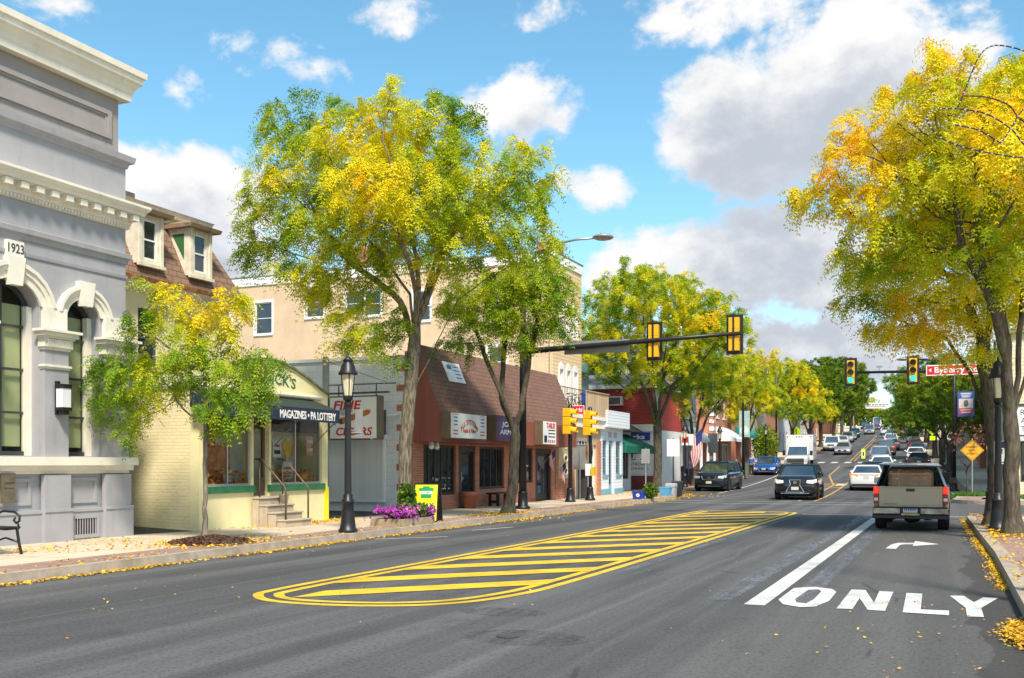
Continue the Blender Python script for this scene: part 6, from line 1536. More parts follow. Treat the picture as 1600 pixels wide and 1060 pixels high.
# ---- boxes, bins and bush on the far corner
m_rb = M('recycling_blue', (.01, .045, .30), .45, 0, .08, 5); m_lb = M('light_blue_plastic', (.10, .33, .55), .5, 0, .1, 5); m_gb = M('grey_plastic', (.38, .39, .41), .5, 0, .1, 5); m_db = M('dark_grey_plastic', (.03, .03, .033), .5, 0, .1, 5)
def tub(name, lab, cat, px_, d, w, dp, h, mat, rz=0.1, lid=None):
    x, y = AT(px_, d); z = ground(x, y); mb = MB(); hw, hd = w / 2, dp / 2; k = .86
    c, s_ = math.cos(rz), math.sin(rz); rt = lambda a, b: (x + a * c - b * s_, y + a * s_ + b * c)
    lo = [(*rt(a * hw * k, b * hd * k), z) for a, b in ((-1, -1), (1, -1), (1, 1), (-1, 1))]; hi = [(*rt(a * hw, b * hd), z + h) for a, b in ((-1, -1), (1, -1), (1, 1), (-1, 1))]
    ti = [(*rt(a * hw * .92, b * hd * .92), z + h) for a, b in ((-1, -1), (1, -1), (1, 1), (-1, 1))]; tf = [(*rt(a * hw * .80, b * hd * .8), z + .04) for a, b in ((-1, -1), (1, -1), (1, 1), (-1, 1))]
    mb.add(lo + hi + ti + tf, [(0, 3, 2, 1), (0, 1, 5, 4), (1, 2, 6, 5), (2, 3, 7, 6), (3, 0, 4, 7), (4, 5, 9, 8), (5, 6, 10, 9), (6, 7, 11, 10), (7, 4, 8, 11), (8, 9, 13, 12), (9, 10, 14, 13), (10, 11, 15, 14), (11, 8, 12, 15), (12, 13, 14, 15)])
    for zz in (.82,): mb.add([(*rt(a * hw * 1.04, b * hd * 1.04), z + h * zz) for a, b in ((-1, -1), (1, -1), (1, 1), (-1, 1))] + [(*rt(a * hw * 1.04, b * hd * 1.04), z + h) for a, b in ((-1, -1), (1, -1), (1, 1), (-1, 1))], [(0, 1, 5, 4), (1, 2, 6, 5), (2, 3, 7, 6), (3, 0, 4, 7)])
    o = mb.build(name, mat); tag(o, lab, cat)
    if lid:
        mb = MB(); l0 = [(*rt(a * hw * 1.06, b * hd * 1.06), z + h + .002) for a, b in ((-1, -1), (1, -1), (1, 1), (-1, 1))]; l1 = [(*rt(a * hw * .9, b * hd * .9), z + h + .07) for a, b in ((-1, -1), (1, -1), (1, 1), (-1, 1))]; mb.hexa(l0, l1); mb.build('lid', lid, o)
    return o, rt, z
o, rt, z = tub('recycling_box', 'dark blue recycling box with a white recycling mark', 'recycling box', 998, 42.9, .50, .36, .33, m_rb)
p = rt(0, -.175)
mb = MB(); n = 24; mb.prism([(.075 * math.cos(2 * math.pi * i / n), .075 * math.sin(2 * math.pi * i / n)) for i in range(n)], lambda u, v, w: (p[0] + u, p[1] - .01 - w, z + .17 + v), 0, .004, [[(.042 * math.cos(2.0944 * i + 1.57), .042 * math.sin(2.0944 * i + 1.57)) for i in range(3)]]); mb.build('recycling_mark', m_wtx, o)
tub('storage_box', 'light blue plastic box with a ribbed rim at the kerb beyond the bush', 'storage box', 1040, 47.3, .50, .36, .42, m_lb, -.1)
tub('wheeled_bin', 'pale grey bin standing behind the light blue box', 'bin', 1049, 49.5, .46, .46, .62, m_gb, 0, m_gb)
tub('wheeled_bin', 'dark grey bin against the leaning tree trunk', 'bin', 1058, 50.5, .46, .46, .72, m_db, 0, m_db)
tub('litter_bin', 'round shouldered black litter bin beyond the street lamp and flags', 'bin', 1080, 66.5, .62, .62, .95, m_db, 0, m_db)
tub('litter_bin', 'tall grey green litter bin by the dark utility pole before the blue car', 'bin', 1164, 80.0, .6, .6, 1.1, M('bin_green', (.12, .15, .11), .6), 0, m_db)
xb_, yb_ = AT(1016, 43.4)
t = thing('shrub', 'small yellowing green shrub at the kerb beside the blue recycling box', 'shrub', (xb_, yb_, SW))
q = leaf_cloud(900, (xb_, yb_, SW + .33), (.34, .34, .36), .055, 8); q[:, :, 2] = np.maximum(q[:, :, 2], SW + .01); quads_obj('foliage', q, m_gleaf, t, .35 + .65 * rg0.random(len(q)))
mb = MB(); 
for k in range(5): mb.tube((xb_, yb_, SW), (xb_ + .2 * math.cos(k * 1.26), yb_ + .2 * math.sin(k * 1.26), SW + .4), .012, .006, 5)
mb.build('stem', m_oldwood, t)

# ---- sign posts and poles further up
def sign_post(px_, d, lab, w, h, ztop, mat, pole=m_steel, side=-.03, diamond=False, marks=None, zb=None):
    x, y = AT(px_, d); z = ground(x, y)
    t = thing('sign_post', lab, 'sign', (x, y, z)); mb = MB(); mb.tube((x, y, z), (x, y, z + ztop + .05), .032, .032, 8); mb.build('post', pole, t)
    mb = MB(); pts = [(0, -h / 2), (w / 2, 0), (0, h / 2), (-w / 2, 0)] if diamond else rect(-w / 2, w / 2, -h / 2, h / 2)
    mb.prism(pts, lambda u, v, w_: (x + u, y - .035 - w_, z + ztop - h / 2 + v), 0, .006); f = mb.build('sign_face', mat, t)
    return t, f, x, y, z + ztop - h / 2
sign_post(1052, 50.5, 'tall white sign back on a dark post before the leaning tree', .62, .85, 2.85, m_sgw, m_pole)
t_, f_, xx, yy_, zz = sign_post(1009, 49.5, 'grey street sign on a thin post before the red building', .42, .7, 2.2, m_sback)
sign_post(1114, 68, 'blank grey sign back on a dark post behind the parked dark car', .65, 1.3, 3.3, m_sback, m_pole)
t, f, x, y, z = sign_post(1519, 47.0, 'orange yellow diamond sign warning of an emergency vehicle entrance', 1.0, 1.0, 2.55 + .05, M('warning_orange', (.85, .40, .01), .45, 0, .03), m_steel, diamond=True)
mb = MB(); mb.prism([(0, -.47), (.47, 0), (0, .47), (-.47, 0)], lambda u, v, w_: (x + u, y - .0415 - w_, z + v), 0, .002, [[(0, -.445), (.445, 0), (0, .445), (-.445, 0)]]); mb.build('border', m_ink, f)
for k, s_ in enumerate(('EMERGENCY', 'VEHICLE', 'ENTRANCE')): text('lettering', s_, (x, y - .0415, z + .15 - k * .15), RT, (0, 0, 1), .085, m_ink, f, width=(.50, .36, .44)[k])
t, f, x, y, z = sign_post(1562, 23.35, 'white bus stop sign with a blue head and the number 22 beside the tree trunk', .23, .52, 2.0, m_sgw, m_pole)
mb = MB(); mb.box((x - .105, y - .045, z + .10), (x + .105, y - .0412, z + .25)); mb.build('blue_panel', M('deep_blue', (.015, .03, .14), .5), f)
text('lettering', 'S', (x - .03, y - .0455, z + .175), RT, (0, 0, 1), .10, m_wtx, f, bold=.02)
text('lettering', '22', (x, y - .0415, z + .03), RT, (0, 0, 1), .10, m_ink, f, bold=.03)
mb = MB(); mb.box((x - .09, y - .044, z - .235), (x + .09, y - .0412, z - .215)); mb.build('print', m_ink, f)
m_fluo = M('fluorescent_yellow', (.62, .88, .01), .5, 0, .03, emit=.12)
for px_, d, lb in ((1244, 104, 'fluorescent yellow walking figure diamond on the left pavement by the white truck'), (1457, 100, 'fluorescent yellow crossing diamond on the right pavement under the trees')):
    t, f, x, y, z = sign_post(px_, d, lb, 1.15, 1.15, 3.5, m_fluo, m_pole, diamond=True)
    mb = MB(); mb.tube((x, y - .043, z + .22), (x, y - .046, z + .22), .06, .06, 10); mb.box((x - .05, y - .046, z - .1), (x + .06, y - .043, z + .15)); mb.hexa([(x - .05, y - .046, z - .35), (x + .0, y - .046, z - .35), (x + .06, y - .046, z - .1), (x - .0, y - .046, z - .1)], [(x - .05, y - .043, z - .35), (x + .0, y - .043, z - .35), (x + .06, y - .043, z - .1), (x - .0, y - .043, z - .1)]); mb.hexa([(x + .08, y - .046, z - .35), (x + .14, y - .046, z - .35), (x + .05, y - .046, z - .1), (x - .03, y - .046, z - .1)], [(x + .08, y - .043, z - .35), (x + .14, y - .043, z - .35), (x + .05, y - .043, z - .1), (x - .03, y - .043, z - .1)]); mb.build('figure', m_ink, f)
    mb = MB(); mb.box((x - .25, y - .04, z - 1.05), (x + .25, y - .035, z - .65)); mb.build('arrow_plate', m_fluo, t)
x, y = AT(1349, 104.5); z = rise(y)
t = thing('crossing_paddle', 'fluorescent yellow paddle standing on the road centre line at the far crossing', 'paddle', (x, y, z))
mb = MB(); mb.prism([(-.15, .15), (.15, .15), (.19, .3), (.19, 1.15), (-.19, 1.15), (-.19, .3)], lambda u, v, w: (x + u, y + w, z + v), -.02, .02); pd = mb.build('blade', m_fluo, t)
mb = MB(); mb.box((x - .12, y - .025, z + .35), (x + .12, y - .021, z + .95)); mb.build('panel', m_sgw, pd); mb = MB(); mb.box((x - .07, y - .03, z + .45), (x + .07, y - .026, z + .85)); mb.build('print', m_ink, pd)
mb = MB(); mb.lathe(x, y, [(.25, z + .0), (.25, z + .05), (.08, z + .15), (0, z + .15)], 12); mb.build('base', m_db, t)
# utility and banner poles
def big_pole(px_, d, h, lab, side, lamp=True, r=.10):
    x, y = AT(px_, d); z = ground(x, y); t = thing('street_pole', lab, 'pole', (x, y, z))
    mb = MB(); mb.lathe(x, y, [(.26, z), (.26, z + .08), (.17, z + .14), (.14, z + .55), (.16, z + .58), (r, z + .66)], 14); mb.build('base', m_pole, t, True)
    mb = MB(); mb.lathe(x, y, [(r, z + .6), (r * .75, z + h), (0, z + h + .04)], 12); mb.build('pole', m_pole, t, True)
    if lamp:
        mb = MB(); mb.path([(x, y, z + h - .4), (x + side * .6, y, z + h - .05), (x + side * 2.2, y, z + h + .12)], .04, 8); mb.build('lamp_arm', m_pole, t, True)
        mb = MB(); ball(mb, (x + side * 2.5, y, z + h + .10), .16, 2.2, .5, 12, 6); mb.build('lamp_head', m_sback, t, True)
    return t, x, y, z
t, x, y, z = big_pole(1491, 53.5, 6.9, 'tall black pole on the far right corner hung with a portrait banner', -1)
bn = thing('pole_banner', 'blue and red portrait banner hanging from the far right corner pole', 'banner', (x + .5, y, z + 3.9))
mb = MB(); mb.box((x + .16, y - .01, z + 3.9), (x + .96, y + .01, z + 5.2)); cl_ = mb.build('cloth', M('banner_blue', (.05, .11, .35), .7), bn)
mb = MB(); mb.box((x + .22, y - .016, z + 4.02), (x + .90, y - .0105, z + 4.32)); mb.build('red_panel', M('banner_red', (.50, .08, .07), .7), cl_)
mb = MB(); mb.box((x + .22, y - .016, z + 4.33), (x + .90, y - .0105, z + 4.82)); mb.build('pale_panel', M('banner_pale', (.62, .50, .50), .7), cl_)
mb = MB(); ball(mb, (x + .56, y - .02, z + 4.58), .15, .8, 1.25, 14, 10); 
mb.v = [(a, y - .0165 - max(0, y - .02 - b) * .06, c) for a, b, c in mb.v]; mb.build('portrait', M('portrait_tone', (.12, .13, .12), .7, 0, .5, 12), cl_)
mb = MB()
for k in range(3): mb.box((x + .30 + .03 * k, y - .016, z + 5.08 - k * .09), (x + .82 - .03 * k, y - .0105, z + 5.12 - k * .09))
mb.box((x + .30, y - .02, z + 4.22), (x + .82, y - .0165, z + 4.26)); mb.box((x + .34, y - .02, z + 4.10), (x + .78, y - .0165, z + 4.14)); mb.build('print', m_wtx, cl_)
for zz in (3.88, 5.22):
    mb = MB(); mb.tube((x, y, z + zz), (x + 1.0, y, z + zz), .014); mb.build('bracket', m_pole, bn)
t, x, y, z = big_pole(1161, 77, 9.5, 'tall dark pole on the left pavement before the round green sign', 1, False)
ck = thing('street_clock', 'pale round panel framed in green on the left pavement beyond the dark pole', 'sign', (x + .3, y + 1.4, z))
mb = MB(); x -= .75; mb.box((x + .2, y + 1.35, z + 3.2), (x + 1.0, y + 1.45, z + 5.2)); ckb = mb.build('frame', M('clock_green', (.34, .46, .42), .6), ck); mb = MB(); mb.prism([(x + .6 + .36 * math.cos(2 * math.pi * i / 24), z + 3.7 + .36 * math.sin(2 * math.pi * i / 24)) for i in range(24)], lambda u, v, w: (u, y + 1.345 - w, v), 0, .01); mb.build('dial', M('pale_green', (.55, .66, .60), .6), ckb); mb = MB(); mb.box((x + .55, y + 1.37, z), (x + .65, y + 1.43, z + 3.2)); mb.build('post', m_pole, ck)
big_pole(1213, 97, 9.0, 'tall dark pole by the shrub behind the blue car', 1, False)
big_pole(1283, 160, 9.5, 'far dark pole with a lamp arm over the left lane of the hill', 1)
mb = MB(); x, y = AT(1066, 57); mb.lathe(x, y, [(.06, SW + rise(y)), (.06, SW + rise(y) + 1.0), (.09, SW + rise(y) + 1.02), (.09, SW + rise(y) + 1.3), (0, SW + rise(y) + 1.34)], 10); tag(mb.build('parking_meter', m_pole), 'short black parking meter beside the street lamp with flags', 'parking meter')
# banner across the street far up the hill, hung between two poles
yB = 236; zB = rise(yB)
xl, xr = kerb_l(yB) - .6, kerb_r(yB) + .6
for xx, lb in ((xl, 'left'), (xr, 'right')):
    o = MB(); o.lathe(xx, yB, [(.16, zB - .2), (.11, zB + 9.0), (0, zB + 9.05)], 10); tag(o.build('utility_pole', m_oldwood), 'far wooden pole holding the ' + ('left' if lb == 'left' else 'right') + ' end of the street banner', 'pole', 'banner poles')
def bx_(px_, py_): d = yB * CS + 14 * SN; r = (px_ - 800) / F_PX; return yB * (r * CS - SN) / (r * SN + CS), EYE + (PY_H - py_) / F_PX * (yB * CS - yB * (r * CS - SN) / (r * SN + CS) * SN)
(xa, za), (xb, zb) = bx_(1340, 639), bx_(1386, 629)
t = thing('street_banner', 'white banner strung across the road far up the hill', 'banner', ((xa + xb) / 2, yB, za))
mb = MB(); mb.box((xa, yB - .02, za), (xb, yB + .02, zb)); cl_ = mb.build('cloth', m_sgw, t)
mb = MB(); mb.tube((xl, yB, zb + .6), (xa, yB, zb), .02); mb.tube((xr, yB, zb + .6), (xb, yB, zb), .02); mb.tube((xl, yB, za - .2), (xa, yB, za), .02); mb.tube((xr, yB, za - .2), (xb, yB, za), .02); mb.build('wire', m_pole, t)
mb = MB(); 
for k in range(7): mb.box((xa + 1.5 + k * .72, yB - .03, za + .65), (xa + 2.05 + k * .72, yB - .021, za + .95))
mb.box((xa + 1.8, yB - .03, za + .30), (xa + 5.8, yB - .021, za + .45)); mb.build('print', m_sback, cl_)
mb = MB(); ball(mb, (xa + .7, yB, (za + zb) / 2), .35, 1, 1, 10, 8); mb.v = [(a, yB - .025 - max(0, yB - b) * .02, c) for a, b, c in mb.v]; mb.build('emblem', M('banner_orange', (.75, .12, .02), .6), cl_)
# wires over the far street
for k, (xx, h_) in enumerate(((-14.6, 8.2), (-14.8, 8.7), (1.4, 8.0))):
    mb = MB(); ys_ = [60 + i * 8 for i in range(24)]; mb.path([(xx + bend(y_), y_, rise(y_) + h_ - .5 * math.sin(math.pi * ((y_ - 60) % 48) / 48)) for y_ in ys_], .02, 4)
    tag(mb.build('overhead_wire', m_pole), ('lower overhead wire along the left side of the far street', 'upper overhead wire along the left side of the far street', 'overhead wire along the right side of the far street')[k], 'wire', 'overhead wires')
# wire decoration hung on a tall post at the right edge
xd, yd = AT(1655, 11.5)
t = thing('wire_decoration', 'looped wire decoration strung with clear and red bulbs among the yellow leaves', 'decoration', (xd, yd, SW))
mb = MB(); mb.lathe(xd, yd, [(.15, SW), (.15, SW + .1), (.09, SW + .2), (.07, 6.9), (0, 6.95)], 12); mb.build('post', m_pole, t, True)
def dp_(px_, py_): d = 11.5; x, y = AT(px_, d); return Vector((x, y, EYE + (PY_H - py_) / F_PX * d))
def crv(pts, n=9):
    P_ = [dp_(*p) for p in pts]; out = []
    for i in range(len(P_) - 1):
        p0, p1, p2, p3 = P_[max(i - 1, 0)], P_[i], P_[i + 1], P_[min(i + 2, len(P_) - 1)]
        for q in range(n): s_ = q / n; out.append(.5 * ((2 * p1) + (p2 - p0) * s_ + (2 * p0 - 5 * p1 + 4 * p2 - p3) * s_ * s_ + (3 * p1 - p0 - 3 * p2 + p3) * s_ ** 3))
    return out + [P_[-1]]
m_bulb = M('clear_bulb', (.50, .48, .44), .3); m_rbulb = M('red_bulb', (.50, .01, .015), .3)
loops = [([(1655, 110), (1610, 84), (1570, 72), (1545, 74), (1528, 92), (1512, 130), (1496, 170)], 0), ([(1496, 170), (1470, 170), (1452, 176), (1450, 192), (1470, 215), (1505, 230), (1550, 240), (1600, 247), (1655, 250)], 0),
         ([(1496, 170), (1540, 178), (1580, 202), (1604, 230), (1655, 262)], 0), ([(1504, 150), (1540, 152), (1575, 164), (1592, 184), (1620, 205), (1655, 215)], 1), ([(1655, 120), (1600, 170), (1580, 200), (1566, 222)], 0), ([(1490, 195), (1530, 204), (1565, 225)], 0)]
wm = MB(); bl_ = []
for pts, kd in loops:
    c = crv(pts); wm.path(c, .008, 6)
    for i, p in enumerate(c):
        if i % 3 == 0: bl_.append((p, kd))
wi = wm.build('wire', m_pole, t, True)
for p, kd in bl_: g = MB(); ball(g, p + Vector((0, -.01, -.006)), .009, 1.4, 1, 6, 5); g.build('bulb', m_rbulb if kd else m_bulb, wi)
# right corner odds and ends
x, y = AT(1588, 48.0)
t = thing('sandwich_board', 'white folding board standing on the grass before the cream shop', 'sign board', (x, y, SW)); mb = MB(); mb.hexa([(x - .3, y - .25, SW), (x + .3, y - .25, SW), (x + .3, y - .2, SW), (x - .3, y - .2, SW)], [(x - .22, y - .03, SW + 1.05), (x + .22, y - .03, SW + 1.05), (x + .22, y + .02, SW + 1.05), (x - .22, y + .02, SW + 1.05)]); mb.hexa([(x - .3, y + .2, SW), (x + .3, y + .2, SW), (x + .3, y + .25, SW), (x - .3, y + .25, SW)], [(x - .22, y + .021, SW + 1.05), (x + .22, y + .021, SW + 1.05), (x + .22, y + .05, SW + 1.05), (x - .22, y + .05, SW + 1.05)]); sbd = mb.build('board', m_sgw, t)
mb = MB()
for k in range(3): mb.hexa([(x - .15, y - .145 + k * .045, SW + .45 + k * .2), (x + .15, y - .145 + k * .045, SW + .45 + k * .2), (x + .15, y - .12 + k * .045, SW + .45 + k * .2), (x - .15, y - .12 + k * .045, SW + .45 + k * .2)], [(x - .15, y - .135 + k * .045, SW + .49 + k * .2), (x + .15, y - .135 + k * .045, SW + .49 + k * .2), (x + .15, y - .11 + k * .045, SW + .49 + k * .2), (x - .15, y - .11 + k * .045, SW + .49 + k * .2)])
mb.build('print', m_sback, sbd)
m_grass = M_leaf('grass_blade', [(0, (.05, .15, .02)), (1, (.16, .30, .04))], .3)
def grass(cx, cy, rx, ry, n, seed, h=.13):
    rg = np.random.default_rng(seed); x = cx + rg.uniform(-rx, rx, n); y = cy + rg.uniform(-ry, ry, n); a = rg.uniform(0, 6.28, n); hh = h * (.5 + rg.random(n)); w = .012
    z = np.array([ground(p, q) for p, q in zip(x, y)]); lean = rg.normal(0, .05, (n, 2))
    p0 = np.stack([x - np.cos(a) * w, y - np.sin(a) * w, z], 1); p1 = np.stack([x + np.cos(a) * w, y + np.sin(a) * w, z], 1); p2 = np.stack([x + lean[:, 0] + np.cos(a) * w * .3, y + lean[:, 1] + np.sin(a) * w * .3, z + hh], 1); p3 = np.stack([x + lean[:, 0] - np.cos(a) * w * .3, y + lean[:, 1] - np.sin(a) * w * .3, z + hh], 1)
    return np.stack([p0, p1, p2, p3], 1), rg.random(n)
xg, yg = AT(1506, 47.5); q, tn = grass(xg, yg, .95, 1.1, 5000, 1); o = quads_obj('grass', q, m_grass, None, tn); o['kind'] = 'stuff'
q, tn = grass(4.3, 48.6, 1.6, .9, 5000, 2); o = quads_obj('grass', q, m_grass, None, tn); o['kind'] = 'stuff'
x, y = AT(1478, 52.5); tub('litter_bin', 'black litter bin with a yellow label by the far right corner pole', 'bin', 1479, 55.5, .6, .6, 1.05, m_db, 0, m_db)
x, y = AT(1545, 47.4); t = thing('signal_post', 'thin dark post with yellow crossing button and red hydrant colour behind the near trunks', 'signal', (x, y, SW)); mb = MB(); mb.lathe(x, y, [(.07, SW), (.06, SW + 2.9), (0, SW + 2.95)], 10); mb.build('pole', m_pole, t); mb = MB(); mb.box((x - .05, y - .16, SW + 1.0), (x + .16, y - .065, SW + 1.65)); mb.box((x - .1, y - .2, SW + 2.15), (x + .2, y - .065, SW + 2.75)); mb.build('push_button', m_sigy, t)
t['label'] = 'thin dark post with yellow crossing boxes behind the near trunks'
# ================================================================== VEHICLES
m_tyre = M('tyre_rubber', (.015, .015, .015), .85, 0, .2, 8); m_rim = M('alloy_rim', (.42, .43, .44), .3, .8, .05); m_trimk = M('black_car_trim', (.012, .012, .013), .45)
m_chrome = M('chrome', (.75, .76, .77), .12, .95, .02); m_hl = M('head_lamp', (.70, .72, .72), .12, .2, .05, spec=.9); m_hlon = M('lit_head_lamp', (.75, .68, .55), .2, 0, .1, 14, emit=.35)
m_tl = M('tail_lamp', (.33, .01, .01), .2, 0, .1, coat=.5); m_tlon = M('lit_brake_lamp', (.85, .025, .008), .3, 0, .35, 25, emit=.75); m_tlor = M('lit_amber_brake_lamp', (1.0, .16, .02), .3, 0, .2, 18, emit=.9)
g_car = M_glass('car_glass', (.03, .04, .045), .03, 0, 1.0); g_car.node_tree.nodes['Principled BSDF'].inputs['IOR'].default_value = 2.1
m_plate = M('number_plate', (.60, .58, .45), .5, 0, .05); m_under = M('underbody', (.01, .01, .01), .9)

SED = [(-.500, .78, .34, .84), (-.492, .96, .28, .92), (-.465, 1.02, .22, .965), (-.30, 1.00, .19, 1.0), (.0, .95, .18, 1.0), (.20, .94, .18, 1.0), (.30, .90, .19, .99), (.42, .80, .20, .955), (.475, .70, .22, .88), (.497, .56, .27, .80)]
SUVP = [(-.500, .86, .40, .86), (-.492, 1.04, .34, .94), (-.465, 1.12, .30, .975), (-.30, 1.13, .25, 1.0), (.0, 1.11, .25, 1.0), (.22, 1.10, .25, 1.0), (.31, 1.12, .26, .99), (.42, 1.07, .28, .96), (.478, .97, .30, .90), (.498, .76, .35, .82)]
PKP = [(-.500, .92, .45, .90), (-.490, 1.04, .42, .97), (-.3, 1.08, .40, 1.0), (.0, 1.08, .36, 1.0), (.15, 1.08, .36, 1.0), (.28, 1.07, .37, .99), (.42, 1.04, .38, .96), (.482, .98, .40, .93), (.50, .82, .44, .88)]
STY = {'sedan': dict(prof=SED, L=4.8, W=1.84, H=1.46, gr=(-.385, -.20, .05, .235), wb=.29, tr=.33, top=.345),
       'suv': dict(prof=SUVP, L=4.8, W=1.92, H=1.72, gr=(-.485, -.42, .075, .255), wb=.295, tr=.37, top=.375),
       'pickup': dict(prof=PKP, L=5.6, W=2.0, H=1.88, gr=(-.13, -.10, .10, .22), wb=.31, tr=.40, top=.40),
       'van': dict(prof=SUVP, L=5.2, W=2.0, H=2.05, gr=(-.49, -.47, .16, .33), wb=.30, tr=.37, top=.42)}
def loft(mb, st, L, W, crown=.03):
    """body shell through stations (fraction along, top, bottom, width fraction)"""
    cs = [(0, 0), (.78, 0), (.93, .06), (.99, .26), (1.0, .52), (.985, .76), (.93, .93), (.80, 1.0), (.40, 1.0)]
    full = cs + [(-a, b) for a, b in cs[:0:-1]]; n = len(full); vs = []
    for f, zt, zb, wf in st:
        hw = W / 2 * wf
        for a, b in full: vs.append((a * hw, f * L, zb + (zt - zb) * b + (crown * (1 - abs(a)) if b == 1.0 else 0)))
    k = len(st); fs = [(i * n + j, i * n + (j + 1) % n, (i + 1) * n + (j + 1) % n, (i + 1) * n + j) for i in range(k - 1) for j in range(n)]
    fs += [tuple(range(n)), tuple(range((k - 1) * n, k * n))[::-1]]
    return mb.add(vs, fs)
def ztop(prof, f):
    for (a, za, *_), (b, zb, *_) in zip(prof[:-1], prof[1:]):
        if a <= f <= b: return za + (zb - za) * (f - a) / (b - a)
    return prof[-1][1]
NCAR = [0]
def car(style, label, px_, d, paint, face=1, cat=None, lit=False, front=None, lod=1, H=None, W=None, L=None, yaw=0., group=None, plate=True, name=None):
    """face = +1 nose away from the camera (seen from behind), -1 nose towards it"""
    S = dict(STY[style]); L = L or S['L']; W = W or S['W']; H = H or S['H']; prof = S['prof']
    x, y = AT(px_, d); y_c = y + L / 2; x_c = x - math.atan(.04) * (L / 2) * (1 if y > 45 else 0)
    slope = math.atan((rise(y_c + 1) - rise(y_c - 1)) / 2)
    t = bpy.data.objects.new(name or {'sedan': 'sedan_car', 'suv': 'sport_utility_car', 'pickup': 'pickup_truck', 'van': 'delivery_van'}[style], None); COL.objects.link(t)
    t['label'] = label; t['category'] = cat or {'sedan': 'car', 'suv': 'car', 'pickup': 'pickup truck', 'van': 'van'}[style]
    if group: t['group'] = group
    hd = (R(2.3) if y > 45 else 0) + yaw + (0 if face > 0 else math.pi)
    t.location = (x_c, y_c, rise(y_c)); t.rotation_euler = (slope * face, 0, hd)
    ORG[t.name] = (0, 0, 0)
    mb = MB(); loft(mb, prof, L, W); body = mb.build('body', paint, t, True, bevel=0)
    a, b, c, e = (q * L for q in S['gr']); zb = lambda q: ztop(prof, q / L) - .02
    hb = W / 2 * (.875 if style == 'sedan' else .90); ht = W * S['top'] * .95 
    if style == 'pickup' : hb = W / 2 * .93
    gl = MB(); gl.hexa([(-hb, a, zb(a)), (hb, a, zb(a)), (hb * .95, e, zb(e)), (-hb * .95, e, zb(e))], [(-ht, b, H - .06), (ht, b, H - .06), (ht * .97, c, H - .05), (-ht * .97, c, H - .05)]); gl.build('windows', g_car, t)
    rf = MB(); r0 = .03
    lo = [(-ht - .02, b - .06, H - .08), (ht + .02, b - .06, H - .08), (ht * .97 + .02, c + .08, H - .08), (-ht * .97 - .02, c + .08, H - .08)]; mi = [(p[0] * 1.0, p[1], H - .045) for p in lo]; hi = [(p[0] * .86, p[1] * .9 + (b + c) / 2 * .1, H) for p in lo]
    rf.add(lo + mi + hi, [(0, 3, 2, 1), (0, 1, 5, 4), (1, 2, 6, 5), (2, 3, 7, 6), (3, 0, 4, 7), (4, 5, 9, 8), (5, 6, 10, 9), (6, 7, 11, 10), (7, 4, 8, 11), (8, 9, 10, 11)])
    P_ = lambda p, q: rf.tube(p, q, .065, .055, 6)
    for s_ in (-1, 1):
        P_((s_ * hb, a, zb(a)), (s_ * ht, b, H - .06)); P_((s_ * hb * .95, e, zb(e)), (s_ * ht * .97, c, H - .06)); m_ = (a + e) / 2 * .75 + (b + c) / 2 * .25; P_((s_ * (hb + .0), m_, zb(m_)), (s_ * (ht + .01), m_ - .06, H - .06))
    if style in ('suv', 'van'):
        for s_ in (-1, 1): P_((s_ * (hb + .0), a * .62, zb(a * .62)), (s_ * (ht + .01), a * .62 - .08, H - .06))
        if lod: rr = [rf.tube((s_ * ht * .9, b, H + .015), (s_ * ht * .88, c * .8, H + .02), .018, .018, 6) for s_ in (-1, 1)]
    rf.build('roof', paint, t, False, bevel=.02 if lod else 0)
    # wheels, arches
    tr = S['tr']
    for s_ in (-1, 1):
        for f in (-1, 1):
            wy = f * S['wb'] * L; w = MB(); n = 20 if lod else 12; xo = s_ * (W / 2 + .012); xi = s_ * (W / 2 - .23)
            w.add([(xx, wy + rr * math.cos(2 * math.pi * j / n), tr + rr * math.sin(2 * math.pi * j / n)) for (xx, rr) in ((xi, tr - .02), (xi + s_ * .03, tr), (xo - s_ * .04, tr), (xo, tr - .035), (xo, tr * .66), (xo - s_ * .03, tr * .62)) for j in range(n)], [(i * n + j, i * n + (j + 1) % n, (i + 1) * n + (j + 1) % n, (i + 1) * n + j) for i in range(5) for j in range(n)] + [tuple(range(n))])
            wo2 = w.build('wheel', m_tyre, t)
            w = MB(); w.add([(xo - s_ * .032, wy + tr * .63 * math.cos(2 * math.pi * j / n), tr + tr * .63 * math.sin(2 * math.pi * j / n)) for j in range(n)] + [(xo - s_ * .012, wy, tr)], [(j, (j + 1) % n, n) for j in range(n)]); w.build('rim', m_rim, wo2)
    ar = MB()
    for s_ in (-1, 1):
        for f in (-1, 1):
            wy = f * S['wb'] * L; n = 16; ar.add([(s_ * (W / 2 + .004), wy + (tr + .06) * math.cos(math.pi * j / n), tr + (tr + .06) * math.sin(math.pi * j / n)) for j in range(n + 1)] + [(s_ * (W / 2 + .004), wy + (tr + .06) * math.cos(math.pi * j / n), tr - .12) for j in (n, 0)], [tuple(range(n + 3))])
    ar.box((-W * .46, -L * .46, .16), (W * .46, L * .45, .30)); ar.build('wheel_arches', m_under, t)
    # mirrors
    for s_ in (-1, 1):
        mr = MB(); ball(mr, (s_ * (hb + .13), e - .12, zb(e) + .12), .10, 1.15, .8, 10, 6); mr.tube((s_ * hb * .95, e - .1, zb(e) + .06), (s_ * (hb + .1), e - .1, zb(e) + .09), .03, .03, 6); mr.build('mirror', paint, t, True)
    yr, yf = -L / 2, L / 2
